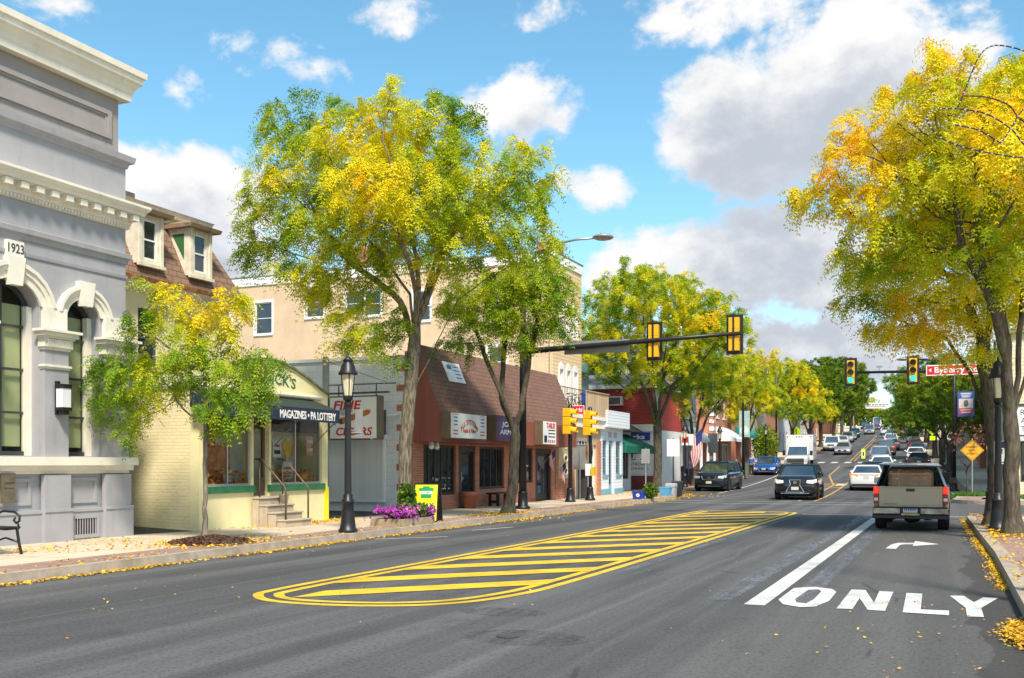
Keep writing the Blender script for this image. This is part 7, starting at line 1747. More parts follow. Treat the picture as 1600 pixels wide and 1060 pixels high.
    if face > 0:        # rear details
        zt = ztop(prof, -.47)
        for s_ in (-1, 1):
            tb = MB()
            if style in ('suv', 'van', 'pickup'): tb.hexa([(s_ * W * .38, yr - .01, zt - .32), (s_ * W * .468, yr + .10, zt - .32), (s_ * W * .468, yr + .14, zt - .30), (s_ * W * .38, yr + .08, zt - .30)], [(s_ * W * .40, yr + .005, zt + .02), (s_ * W * .478, yr + .10, zt + .02), (s_ * W * .478, yr + .16, zt + .02), (s_ * W * .40, yr + .08, zt + .02)])
            else: tb.hexa([(s_ * W * .24, yr - .004, zt - .20), (s_ * W * .455, yr + .06, zt - .25), (s_ * W * .485, yr + .25, zt - .20), (s_ * W * .24, yr + .06, zt - .20)], [(s_ * W * .24, yr + .004, zt - .06), (s_ * W * .46, yr + .04, zt + .0), (s_ * W * .487, yr + .25, zt - .0), (s_ * W * .24, yr + .06, zt - .06)])
            tb.build('tail_light', (m_tlor if style == 'sedan' else m_tlon) if lit else m_tl, t)
        if plate:
            pb2 = MB(); pb2.box((-.16, yr - .012, zt - .30), (.16, yr + .02, zt - .14)); pb2.build('number_plate', m_plate, t)
        bp_ = MB(); bp_.box((-W * .43, yr - .018, .30), (W * .43, yr + .1, .42)); bp_.build('bumper', m_trimk if style != 'pickup' else m_chrome, t, bevel=.02)
        if style == 'sedan' and lod:
            tk = MB(); tk.box((-W * .23, yr - .008, zt - .075), (W * .23, yr + .02, zt - .055)); tk.build('trim', m_chrome, t)
    else:
        zt = ztop(prof, .47); zf = zt - .10; zl = .0
        if front is None: front = 'plain'
        hy = yf * .955
        for s_ in (-1, 1):
            hb2 = MB(); hb2.hexa([(s_ * W * .27, yf + .012, zf - .11), (s_ * W * .42, yf - .01, zf - .13), (s_ * W * .482, yf - .30, zf - .08), (s_ * W * .26, yf - .2, zf - .15)], [(s_ * W * .27, yf - .03, zf - .0), (s_ * W * .43, yf - .07, zf + .03), (s_ * W * .484, yf - .36, zf + .07), (s_ * W * .27, yf - .2, zf - .0)]); hb2.build('headlight', m_hlon if lit else m_hl, t)
        g = MB(); gz0, gz1 = {'spindle': (.30, zf + .0), 'hex': (.34, zf - .04)}.get(front, (zf - .17, zf - .01))
        if front == 'spindle': pts = [(-.24, zf + .02), (.24, zf + .02), (.155 * 1.3, zf - .20), (.40, .36), (-.40, .36), (-.155 * 1.3, zf - .20)]
        elif front == 'hex': pts = [(-.36, zf - .02), (.36, zf - .02), (.42, zf - .12), (.30, .34), (-.30, .34), (-.42, zf - .12)]
        elif front == 'vee': pts = [(-.42, zf + .0), (.42, zf + .0), (.34, zf - .20), (-.34, zf - .20)]
        else: pts = [(-.44, zf), (.44, zf), (.42, zf - .16), (-.42, zf - .16)]
        g.prism(pts, lambda u, v, w: (u, yf + .004 + w, v), -.06, .012); gr_ = g.build('grille', m_trimk, t)
        g = MB(); loop = [(u, yf + .022, v) for u, v in pts]; loop += [loop[0]]
        if front in ('spindle', 'hex'):
            for p, q in zip(loop[:-1], loop[1:]): g.tube(p, q, .018, .018, 6)
        elif front == 'vee':
            g.tube(loop[0], loop[3], .026); g.tube(loop[1], loop[2], .026); g.tube(loop[2], loop[3], .02)
        else: g.tube(loop[0], loop[1], .016)
        g.lathe(0, 0, [(0.0, 0), (.001, .001)], 4) if False else None
        g.build('grille_trim', m_chrome, gr_)
        if lod:
            g = MB(); g.prism([(.05 * math.cos(2 * math.pi * i / 16) * 1.4, zf - .09 + .05 * math.sin(2 * math.pi * i / 16)) for i in range(16)], lambda u, v, w: (u, yf + .014 + w, v), 0, .012, [[(.032 * math.cos(2 * math.pi * i / 12) * 1.4, zf - .09 + .032 * math.sin(2 * math.pi * i / 12)) for i in range(12)]]); g.build('badge', m_chrome, gr_)
        if plate:
            g = MB(); g.box((-.16, yf + .02, .46), (.16, yf + .035, .60)); g.build('number_plate', m_plate, t)
        g = MB(); g.box((-W * .34, yf - .08, .31), (W * .34, yf + .008, .40)); bp_ = g.build('lower_intake', m_trimk, t)
        for s_ in (-1, 1):
            g = MB(); g.tube((s_ * W * .36, yf - .12, .46), (s_ * W * .36, yf - .015, .46), .05, .055, 10); g.build('fog_light', m_hl, t)
        if lod:
            g = MB(); g.tube((-W * .33, yf + .012, .305), (W * .33, yf + .012, .305), .014); g.build('bumper_trim', m_chrome, t)
    NCAR[0] += 1
    return t
P_black = M_paint('black_car_paint', (.012, .013, .016), .2, .2); P_navy = M_paint('navy_car_paint', (.012, .022, .040), .3, .22); P_blue = M_paint('blue_car_paint', (.01, .085, .33), .35, .25)
P_white = M_paint('white_car_paint', (.72, .73, .74), 0, .25); P_silver = M_paint('silver_car_paint', (.42, .44, .46), .55, .28); P_grey = M_paint('grey_car_paint', (.12, .125, .13), .4, .28); P_red = M_paint('dark_red_car_paint', (.22, .015, .02), .3, .28); P_tan = M_paint('bronze_car_paint', (.14, .09, .08), .4, .28); P_green = M_paint('dark_green_car_paint', (.04, .055, .052), .4, .28); P_cream = M_paint('cream_car_paint', (.60, .58, .52), .1, .28)
gq, gp, gl_ = 'cars queuing up the right lane', 'cars parked along the right kerb', 'cars parked along the left kerb'
car('suv', 'black oncoming car with a large chrome edged hourglass grille and lit headlamps', 1242, 45.8, P_black, -1, lit=True, front='spindle', H=1.63, W=1.89)
car('suv', 'dark navy car parked at the left kerb by the street lamp and flags', 1112, 58.5, P_navy, -1, front='vee', H=1.70, W=1.96, yaw=R(-4))
car('sedan', 'bright blue car with a chrome rimmed grille parked at the left kerb', 1194, 82, P_blue, -1, front='hex', W=1.80, L=4.5, yaw=R(-1))
car('sedan', 'silver oncoming sedan just beyond the far crossing', 1316, 117, P_silver, -1, lod=1)
car('pickup', 'white pickup parked first in the row on the left of the hill', 1298, 128, P_white, -1, group=gl_)
car('sedan', 'cream sedan parked behind the white pickup on the left of the hill', 1315, 146, P_cream, -1, lod=0, group=gl_)
car('suv', 'silver car parked third on the left of the hill', 1323, 160, P_silver, -1, lod=0, group=gl_)
car('sedan', 'grey sedan parked fourth on the left of the hill', 1329, 173, P_grey, -1, lod=0, group=gl_)
car('suv', 'dark car parked highest on the left of the hill', 1334, 188, P_navy, -1, lod=0, group=gl_)
car('van', 'silver oncoming van near the top of the hill', 1358, 210, P_silver, -1, lod=0)
car('van', 'dark van behind the silver oncoming van at the top of the hill', 1351, 262, P_navy, -1, lod=0)
car('van', 'tall white truck at the top of the hill', 1370, 285, P_white, -1, lod=0, H=3.0, W=2.4)
car('sedan', 'small red car in front of the tall white truck at the top of the hill', 1369, 258, P_red, -1, lod=0)
# queue, seen from behind
car('sedan', 'white sedan with glowing amber and red tail lamps waiting beyond the junction', 1353.5, 58, P_white, 1, lit=True, W=1.86)
car('sedan', 'dark green sedan waiting just ahead of the white sedan with glowing lamps', 1362, 67, P_green, 1, lit=False, group=gq)
car('sedan', 'second white sedan of the queue, ahead of the dark green sedan', 1377, 79, P_white, 1, lit=True, group=gq)
car('suv', 'pale silver tall car queuing at the far crossing', 1375, 92, P_silver, 1, H=1.78, group=gq)
car('suv', 'bronze tall car queuing beyond the far crossing', 1385, 113, P_tan, 1, lit=True, group=gq)
car('sedan', 'silver sedan queuing ahead of the bronze tall car', 1393, 127, P_silver, 1, lit=True, lod=0, group=gq)
car('suv', 'white tall car queuing half way up the hill', 1392, 143, P_white, 1, lit=True, lod=0, group=gq)
car('suv', 'dark tall car queuing above the white tall car on the hill', 1393, 172, P_grey, 1, lod=0, group=gq)
car('sedan', 'white sedan in the left of the queue high on the hill', 1383, 205, P_white, 1, lod=0, group=gq)
car('sedan', 'red sedan queuing high on the hill', 1403, 192, P_red, 1, lit=True, lod=0, group=gq)
car('sedan', 'grey sedan queuing at the brow of the hill', 1397, 232, P_grey, 1, lod=0, group=gq)
car('suv', 'dark blue car furthest up the queue at the brow of the hill', 1400, 268, P_navy, 1, lod=0, group=gq)
# parked along the right kerb
car('sedan', 'black sedan parked first along the right kerb just past the pickup', 1436, 84, P_black, 1, group=gp)
car('sedan', 'white sedan parked second along the right kerb', 1431, 97, P_white, 1, group=gp)
car('sedan', 'silver sedan parked third along the right kerb', 1434, 107, P_silver, 1, group=gp)
car('sedan', 'dark red sedan parked along the right kerb beyond the far crossing', 1430, 122, P_red, 1, group=gp)
car('suv', 'white tall car parked along the right kerb half way up the hill', 1427, 152, P_white, 1, lod=0, group=gp)
car('pickup', 'silver pickup parked along the right kerb high on the hill', 1424, 200, P_silver, 1, lod=0, group=gp)
car('suv', 'blue grey car parked along the right kerb near the brow of the hill', 1417, 232, P_grey, 1, lod=0, group=gp)
car('sedan', 'silver sedan parked highest along the right kerb', 1412, 262, P_silver, 1, lod=0, group=gp)
# side road, just inside the right edge
xq, yq = 4.6, 40.6
cq = car('sedan', 'dark car in the side road at the right edge', 1610, 45, P_grey, 1, lod=0)
cq.location = (5.9, 42.2, 0); cq.rotation_euler = (0, 0, R(-90))

# ---- white box truck
x, y = AT(1240, 88); yc = y + 3.6; z = rise(yc); sl_ = math.atan((rise(yc + 1) - rise(yc - 1)) / 2)
t = bpy.data.objects.new('box_truck', None); COL.objects.link(t); t['label'] = 'white box truck coming down behind the black car'; t['category'] = 'truck'; ORG[t.name] = (0, 0, 0)
t.location = (x, yc, z); t.rotation_euler = (-sl_, 0, math.pi + R(2.3))
TP = [(-.02, 1.3, .45, .93), (.10, 1.32, .42, .97), (.22, 1.30, .42, .98), (.36, 1.26, .42, .97), (.47, 1.16, .44, .94), (.5, .95, .48, .90)]
mb = MB(); loft(mb, TP, 7.2, 2.05); mb.build('cab_body', P_white, t, True)
mb = MB(); mb.hexa([(-.95, .0, 1.28), (.95, .0, 1.28), (.90, 1.95, 1.27), (-.90, 1.95, 1.27)], [(-.80, .1, 2.02), (.80, .1, 2.02), (.78, 1.2, 2.02), (-.78, 1.2, 2.02)]); mb.build('windows', g_car, t)
mb = MB(); mb.hexa([(-.83, .05, 2.0), (.83, .05, 2.0), (.80, 1.28, 2.0), (-.80, 1.28, 2.0)], [(-.72, .1, 2.12), (.72, .1, 2.12), (.70, 1.1, 2.12), (-.70, 1.1, 2.12)])
for s_ in (-1, 1): mb.tube((s_ * .90, 1.95, 1.27), (s_ * .79, 1.22, 2.03), .05, .045, 6); mb.tube((s_ * .95, .85, 1.28), (s_ * .81, .75, 2.03), .05, .045, 6)
mb.build('roof', P_white, t, bevel=.03)
mb = MB(); mb.box((-1.18, -3.9, .75), (1.18, -.1, 2.98)); bx2 = mb.build('cargo_box', P_white, t, bevel=.03)
mb = MB(); [mb.box((xx - .05, -.1, 2.82), (xx + .05, -.06, 2.88)) for xx in (-.22, 0, .22, -1.0, 1.0)]; mb.build('marker_lamp', m_tl, bx2)
mb = MB(); mb.box((1.181, -2.2, 1.9), (1.20, -1.7, 2.25)); mb.box((-1.2, -2.2, 1.9), (-1.181, -1.7, 2.25)); mb.build('sign_patch', m_blk, bx2)
mb = MB(); mb.prism(rect(-.72, .72, .62, 1.08), lambda u, v, w: (u, 3.6 + w, v), -.1, .03); g_ = mb.build('grille', m_trimk, t, bevel=.02); mb = MB(); [mb.tube((-.70, 3.64, v), (.70, 3.64, v), .022) for v in (.70, .85, 1.0)]; mb.build('grille_trim', m_chrome, g_)
for s_ in (-1, 1):
    mb = MB(); mb.box((s_ * .73, 3.40, .74), (s_ * .95, 3.60, 1.06)); mb.build('headlight', m_hl, t, bevel=.02)
    mb = MB(); mb.box((s_ * 1.05, 1.55, 1.25), (s_ * 1.28, 1.62, 1.65)); mb.tube((s_ * .9, 1.6, 1.3), (s_ * 1.1, 1.6, 1.4), .03); mb.build('mirror', m_trimk, t)
    for wy in (2.4, -2.4): mb = MB(); mb.tube((s_ * .78, wy, .42), (s_ * 1.03, wy, .42), .42, .42, 18); w = mb.build('wheel', m_tyre, t); mb = MB(); mb.tube((s_ * 1.031, wy, .42), (s_ * 1.04, wy, .42), .24, .24, 14); mb.build('rim', m_rim, w)
mb = MB(); mb.box((-.98, 3.45, .42), (.98, 3.68, .60)); mb.build('bumper', m_chrome, t, bevel=.03)
mb = MB(); mb.box((-.8, -3.8, .45), (.8, 3.2, .62)); mb.build('chassis', m_under, t)

# ---- the near pickup with open cap and wrapped load
x, y = AT(1422.5, 24.8); L = 5.0
t = bpy.data.objects.new('pickup_truck', None); COL.objects.link(t); t['label'] = 'pewter pickup with lit brake lamps and an open black bed cap holding a wrapped load'; t['category'] = 'pickup truck'; ORG[t.name] = (0, 0, 0)
t.location = (x, y, 0)      # origin under the rear bumper; +y is forward
P_pew = M_paint('pewter_paint', (.34, .285, .21), .5, .3)
W2 = .845
def side_panel(s_):
    mb = MB(); st = []
    pr = [(.40, .80), (.55, .855), (.75, .87), (.98, .865), (1.07, .845), (1.085, .80)]     # (z, half width) down the flank
    ys_ = [0.06, .12, .4, 2.2, 2.21, 3.0, 3.9, 4.5, 4.85]; zs_ = [0, 0, 0, 0, 0, 0, 0, -.05, -.12]; ws_ = [.965, .985, 1, 1, 1, 1, 1, .98, .92]
    for yy2, dz, wf in zip(ys_, zs_, ws_): st.append([(s_ * w * wf, yy2, z + (dz if z > .8 else 0)) for z, w in pr] + [(s_ * .70 * wf, yy2, 1.085 + dz), (s_ * .70 * wf, yy2, .42)])
    n = len(st[0]); mb.v = [p for q in st for p in q]; 
    for i in range(len(st) - 1):
        for j in range(n): mb.f.append((i * n + j, i * n + (j + 1) % n, (i + 1) * n + (j + 1) % n, (i + 1) * n + j)); mb.mi.append(0)
    mb.f += [tuple(range(n)), tuple(range((len(st) - 1) * n, len(st) * n))[::-1]]; mb.mi += [0, 0]
    return mb
for s_ in (-1, 1): side_panel(s_).build('side_panel', P_pew, t, True, bevel=0)
mb = MB(); mb.box((-.699, 2.3, .5), (.699, 4.6, 1.05)); mb.build('bonnet', P_pew, t, bevel=.05)
mb = MB(); mb.box((-.72, .0, .585), (.72, .06, 1.085)); mb.box((-.72, -.012, 1.04), (.72, .0, 1.085)); tg = mb.build('tailgate', P_pew, t, bevel=.012)
mb = MB(); mb.box((-.105, -.006, .955), (.105, .02, 1.03)); mb.build('handle', m_trimk, tg, bevel=.01)
mb = MB(); mb.box((-.60, -.003, .645), (-.30, .0, .665)); mb.build('badge', m_iron, tg)
mb = MB(); mb.box((-.71, -.0025, .62), (.71, .0, .628)); mb.build('crease', m_iron, tg)
for s_ in (-1, 1):
    mb = MB(); mb.box((s_ * .728, -.004, .90), (s_ * .845, .07, 1.075)); tl = mb.build('tail_light', m_tlon, t, bevel=.015)
    mb = MB(); mb.box((s_ * .728, -.003, .66), (s_ * .842, .07, .895)); mb.build('lower_lens', m_tl, tl, bevel=.012)
    mb = MB(); mb.box((s_ * .74, -.008, .73), (s_ * .83, -.002, .80)); mb.build('reverse_lens', m_hl, tl)
mb = MB(); mb.box((-.86, -.16, .40), (-.22, .04, .575)); mb.box((.22, -.16, .40), (.86, .04, .575)); mb.box((-.22, -.155, .36), (.22, .04, .44)); bpr = mb.build('bumper', M('worn_chrome', (.30, .29, .27), .2, 1.0, .45, 4), t, bevel=.03, seg=2)
mb = MB(); mb.box((-.22, -.13, .44), (.22, .0, .585)); mb.box((-.84, -.165, .552), (.84, -.02, .588)); mb.box((-.865, -.12, .30), (.865, .1, .40)); mb.build('bumper_step', m_trimk, bpr, bevel=.01)
mb = MB(); mb.box((-.16, -.142, .445), (.16, -.131, .595)); np_ = mb.build('number_plate', M('plate_white', (.60, .64, .66), .5), t)
mb = MB(); mb.box((-.16, -.1435, .445), (.16, -.1421, .475)); mb.build('yellow_band', m_yc, np_); mb = MB(); mb.box((-.16, -.1435, .57), (.16, -.1421, .595)); mb.build('blue_band', m_sb, np_)
mb = MB(); [mb.box((-.135 + k * .041, -.1435, .495), (-.108 + k * .041, -.1421, .555)) for k in range(7)]; mb.build('print', m_sb, np_)
mb = MB(); mb.box((-.80, .15, .36), (.80, 4.6, .46)); mb.box((-.66, .9, .30), (.66, 1.3, .38)); ball(mb, (0, 1.15, .30), .16, 1.4, 1, 12, 8); mb.box((-.45, .12, .27), (-.35, .3, .38)); mb.box((.3, .12, .27), (.42, .3, .38)); mb.tube((.45, .05, .31), (.45, .8, .31), .035); mb.box((-.08, -.05, .26), (.08, .2, .36)); mb.build('underbody', m_under, t)
for s_ in (-1, 1):
    for wy in (1.05, 4.0):
        mb = MB(); n = 22; xi, xo = s_ * .60, s_ * .86; prf = ((xi, .32), (xi + s_ * .02, .355), (xo - s_ * .03, .355), (xo, .33), (xo, .22))
        mb.add([(xx, wy + rr * math.cos(2 * math.pi * j / n), .355 + rr * math.sin(2 * math.pi * j / n)) for xx, rr in prf for j in range(n)], [(i * n + j, i * n + (j + 1) % n, (i + 1) * n + (j + 1) % n, (i + 1) * n + j) for i in range(4) for j in range(n)] + [tuple(range(n)), tuple(range(4 * n, 5 * n))[::-1]]); w = mb.build('wheel', m_tyre, t)
        mb = MB(); mb.tube((xo, wy, .355), (xo + s_ * .01, wy, .355), .21, .21, 16); mb.build('rim', m_rim, w)
    mb = MB(); n = 16; mb.add([(s_ * .874, 1.05 + .42 * math.cos(math.pi * j / n), .36 + .42 * math.sin(math.pi * j / n)) for j in range(n + 1)], [tuple(range(n + 1))]); mb.add([(s_ * .874, 4.0 + .42 * math.cos(math.pi * j / n), .36 + .42 * math.sin(math.pi * j / n)) for j in range(n + 1)], [tuple(range(n + 1))]); mb.build('wheel_arch', m_under, t)
# bed floor, cap, lifted hatch
mb = MB(); mb.box((-.699, .07, .62), (.699, 2.2, .68)); mb.build('bed_floor', m_trimk, t)
m_cap = M_paint('black_cap_paint', (.012, .013, .015), .1, .25)
mb = MB()
for s_ in (-1, 1):
    mb.hexa([(s_ * .80, .05, 1.087), (s_ * .76, .05, 1.087), (s_ * .76, 2.2, 1.087), (s_ * .80, 2.2, 1.087)], [(s_ * .60, .16, 1.60), (s_ * .56, .16, 1.60), (s_ * .56, 2.15, 1.60), (s_ * .60, 2.15, 1.60)])
mb.hexa([(-.60, .16, 1.60), (.60, .16, 1.60), (.60, 2.15, 1.60), (-.60, 2.15, 1.60)], [(-.56, .16, 1.64), (.56, .16, 1.64), (.56, 2.15, 1.64), (-.56, 2.15, 1.64)])
cap = mb.build('bed_cap', m_cap, t)
mb = MB()
mb.hexa([(.765, .03, 1.087), (.815, .03, 1.087), (.815, .06, 1.087), (.765, .06, 1.087)], [(.585, .14, 1.58), (.63, .14, 1.58), (.63, .17, 1.58), (.585, .17, 1.58)]); mb.build('cap_edge', P_silver, cap)
mb = MB(); mb.hexa([(-.70, -.60, 1.605), (.70, -.60, 1.56), (.61, .15, 1.625), (-.61, .15, 1.64)], [(-.70, -.60, 1.628), (.70, -.60, 1.583), (.61, .15, 1.648), (-.61, .15, 1.662)]); mb.build('hatch', m_cap, cap)
mb = MB(); mb.tube((-.60, .12, 1.40), (-.58, -.32, 1.60), .010); mb.tube((.60, .12, 1.40), (.58, -.32, 1.58), .010); mb.build('gas_strut', m_trimk, cap)
mb = MB(); mb.hexa([(-.78, 2.25, 1.06), (.78, 2.25, 1.06), (.76, 4.0, 1.02), (-.76, 4.0, 1.02)], [(-.58, 2.35, 1.60), (.58, 2.35, 1.60), (.56, 3.2, 1.60), (-.56, 3.2, 1.60)]); mb.build('cab_windows', g_car, t)
mb = MB(); mb.box((-.58, 2.3, 1.60), (.58, 3.25, 1.66)); mb.build('cab_roof', P_pew, t, bevel=.03)
for s_ in (-1, 1):
    mb = MB(); mb.box((s_ * .84, 3.32, 1.10), (s_ * 1.05, 3.40, 1.26)); mb.tube((s_ * .78, 3.4, 1.10), (s_ * .9, 3.38, 1.15), .03); mb.build('mirror', P_silver if s_ < 0 else m_trimk, t, bevel=.03)
# wrapped load (rests in the bed: a thing of its own)
m_wrap, nt_, b_, co_ = base_mat('shrink_wrapped_card')
str_ = noise(nt_, vmath(nt_, 'MULTIPLY', co_, (2.0, 2.0, 9.0)).outputs[0], 2.2, 4, .6, 1.2)
nt_.links.new(mixc(nt_, smooth(nt_, str_, .58, .66), (.34, .19, .10), (.66, .54, .42)), b_.inputs['Base Color']); b_.inputs['Roughness'].default_value = .22; bump(nt_, b_, str_, .5, .03)
lw = thing('wrapped_package', 'brown cardboard package in clear shrink wrap under the open bed cap', 'package', (x, y + .2, .685))
mb = MB(); mb.box((x - .53, y + .16, .685), (x + .53, y + 1.9, 1.52)); pk2 = mb.build('carton', m_wrap, lw, True, bevel=.14, seg=4)
mb = MB(); mb.box((x - .50, y + .150, 1.375), (x + .50, y + .158, 1.392)); mb.tube((x - .26, y + .155, 1.02), (x - .27, y + .155, 1.5), .008, .008, 5)
mb.build('wrap_glint', M('wrap_highlight', (.55, .45, .36), .3), pk2)  # pale strip and line laid on as painted highlights of the wrap

# ---- one pedestrian by the litter bin on the left pavement
def person(x, y, rz, label, shirt, trousers, hold=None):
    z = ground(x, y); o = thing('person', label, 'person', (x, y, z), rz); ORG[o.name] = (0, 0, 0)
    V = [(0, 0, .95), (0, 0, 1.10), (0, -.01, 1.28), (0, 0, 1.43), (0, .01, 1.50), (0, .02, 1.57), (0, .025, 1.66), (0, .02, 1.74),
         (.09, 0, .90), (.10, .03, .50), (.10, -.02, .09), (.10, .11, .03), (-.09, 0, .90), (-.10, -.04, .50), (-.11, -.12, .09), (-.11, .02, .03),
         (.17, 0, 1.42), (.22, -.02, 1.16), (.21, .10, .93), (.21, .13, .85), (-.17, 0, 1.42), (-.22, -.02, 1.16), (-.20, .12, .95), (-.20, .15, .87)]
    E = [(0, 1), (1, 2), (2, 3), (3, 4), (4, 5), (5, 6), (6, 7), (0, 8), (8, 9), (9, 10), (10, 11), (0, 12), (12, 13), (13, 14), (14, 15), (3, 16), (16, 17), (17, 18), (18, 19), (3, 20), (20, 21), (21, 22), (22, 23)]
    Rr = [.14, .125, .145, .13, .055, .065, .088, .06, .092, .065, .042, .035, .092, .065, .042, .035, .06, .042, .03, .032, .06, .042, .03, .032]
    def skin(idx, name, mat, grow=0., parent=None):
        mp = {v: i for i, v in enumerate(idx)}; me = bpy.data.meshes.new(name); me.from_pydata([V[i] for i in idx], [(mp[a], mp[b]) for a, b in E if a in mp and b in mp], []); ob = bpy.data.objects.new(name, me); COL.objects.link(ob)
        md = ob.modifiers.new('skin', 'SKIN'); sv = me.skin_vertices[0].data
        for i, v in enumerate(idx): sv[i].radius = (Rr[v] + grow, Rr[v] * (.72 if v < 4 else 1) + grow); sv[i].use_root = (i == 0)
        md.use_smooth_shade = True
        sb = ob.modifiers.new('sub', 'SUBSURF'); sb.levels = sb.render_levels = 1
        me.materials.append(mat); ob.parent = parent or o; return ob
    body = skin(list(range(24)), 'body', M('skin_tone', (.48, .27, .19), .6), 0)
    skin([0, 1, 2, 3, 16, 17, 20, 21], 'shirt', shirt, .02); skin([0, 8, 9, 10, 12, 13, 14], 'trousers', trousers, .016)
    mb = MB(); ball(mb, (0, .0, 1.69), .105, 1.0, 1.0, 12, 8); mb.v = [(a, b - .02, c) for a, b, c in mb.v if True]; mb.build('hair', M('brown_hair', (.05, .03, .02), .7), o, True)
    return o
xp, yp = AT(1174, 80.5); person(xp, yp, R(200), 'person in a blue top and dark trousers walking past the litter bin', M('blue_shirt', (.03, .12, .40), .8), M('dark_cloth', (.02, .02, .025), .85))
# ================================================================== TREES
def M_bark(name, c0, c1, moss=.25):
    m, nt, b, co = base_mat(name)
    st_ = vmath(nt, 'MULTIPLY', co, (9, 9, 1.6)).outputs[0]
    f = noise(nt, st_, 2.2, 6, .65, .6); g = noise(nt, co, 1.3, 4, .6)
    out = mixc(nt, smooth(nt, f, .35, .65), c0, c1)
    out = mixc(nt, math_n(nt, 'MULTIPLY', smooth(nt, g, .48, .7), moss), out, (.10, .11, .035))
    nt.links.new(out, b.inputs['Base Color']); b.inputs['Roughness'].default_value = .9
    bump(nt, b, f, .8, .03)
    return m
bark = M_bark('locust_bark', (.06, .05, .035), (.24, .20, .14), .45)
bark_p = M_bark('pale_bark', (.12, .095, .07), (.28, .23, .17), .1)
bark_d = M_bark('dark_bark', (.03, .024, .018), (.12, .095, .065), .4)
LOC = [(0, (.06, .18, .010)), (.28, (.17, .33, .012)), (.48, (.46, .54, .014)), (.72, (.93, .76, .014)), (.92, (.93, .62, .014)), (1, (.88, .42, .014))]
leaf_loc = M_leaf('locust_leaf', LOC, .48)
leaf_dark = M_leaf('plane_leaf', [(0, (.06, .15, .012)), (.5, (.17, .28, .016)), (1, (.46, .44, .02))], .42)
leaf_pink = M_leaf('pink_leaf', [(0, (.32, .20, .05)), (.5, (.48, .16, .12)), (1, (.55, .28, .22))], .35)

def grow(seed, trunks, lobes, n_att, step=.28, di=1.6, dk=.42, maxit=90, up_=.05, shell=.55):
    """branch skeleton that reaches out for points spread through the crown"""
    rg = np.random.default_rng(seed)
    w = np.array([l[3] * l[4] * l[5] for l in lobes]); cnt = rg.multinomial(n_att, w / w.sum())
    A = []
    for l, c in zip(lobes, cnt):
        d = rg.normal(size=(c, 3)); d /= np.linalg.norm(d, axis=1)[:, None]; r = (shell ** 3 + (1 - shell ** 3) * rg.random(c)) ** (1 / 3) if shell else rg.random(c) ** (1 / 3)
        mixr = rg.random(c) < .25; r[mixr] = rg.random(mixr.sum()) ** .6
        A.append(np.array(l[:3]) + d * r[:, None] * np.array(l[3:6]))
    A = np.concatenate(A)
    pos, par = [], []
    for tk in trunks:
        start = tk[0]; pts = [np.array(p, float) for p in tk[1]]
        last = start
        if start < 0: pos.append(pts[0]); par.append(-1); last = 0
        else:
            pts = [pos[start]] + pts
        for a, b in zip(pts[:-1], pts[1:]):
            n = max(1, int(np.linalg.norm(b - a) / step))
            for i in range(1, n + 1):
                jit = rg.normal(0, .012, 3); pos.append(a + (b - a) * i / n + jit); par.append(last); last = len(pos) - 1
        tk.append(last)
    N_ = len(pos); pos = np.array(pos); par = list(par)
    dmin = np.full(len(A), 1e9); near = np.zeros(len(A), int)
    def upd(lo):
        nonlocal dmin, near
        for i0 in range(lo, len(pos), 400):
            D = np.linalg.norm(A[:, None, :] - pos[None, i0:i0 + 400, :], axis=2); j = D.argmin(1); dd = D[np.arange(len(A)), j]; m = dd < dmin; dmin[m] = dd[m]; near[m] = j[m] + i0
    upd(0)
    for it in range(maxit):
        act = (dmin < (di if it > 12 else 3.2)) & (dmin > dk)
        if not act.any(): break
        idx = near[act]; vec = A[act] - pos[idx]; vec /= np.linalg.norm(vec, axis=1)[:, None]
        u, inv = np.unique(idx, return_inverse=True); s_ = np.zeros((len(u), 3)); np.add.at(s_, inv, vec)
        s_ += rg.normal(0, .25, s_.shape); s_[:, 2] += up_; s_ /= np.linalg.norm(s_, axis=1)[:, None] + 1e-9
        new = pos[u] + s_ * step * (.8 + .4 * rg.random((len(u), 1)))
        lo = len(pos); pos = np.concatenate([pos, new]); par += list(u); upd(lo)
        keep = dmin > dk; A = A[keep]; dmin = dmin[keep]; near = near[keep]
        if len(A) == 0 or len(pos) > 9000: break
    return pos, np.array(par)

def radii(pos, par, R0, tip=.006, e=2.0):
    n = len(pos); acc = np.zeros(n); kidn = np.zeros(n, int)
    for i in range(n - 1, 0, -1):
        if acc[i] == 0: acc[i] = 1
        acc[par[i]] += acc[i]; kidn[par[i]] += 1
    raw = acc ** (1 / e); p = math.log(R0 / tip) / math.log(max(raw[0], 1.01)); r = tip * raw ** p
    return r, kidn

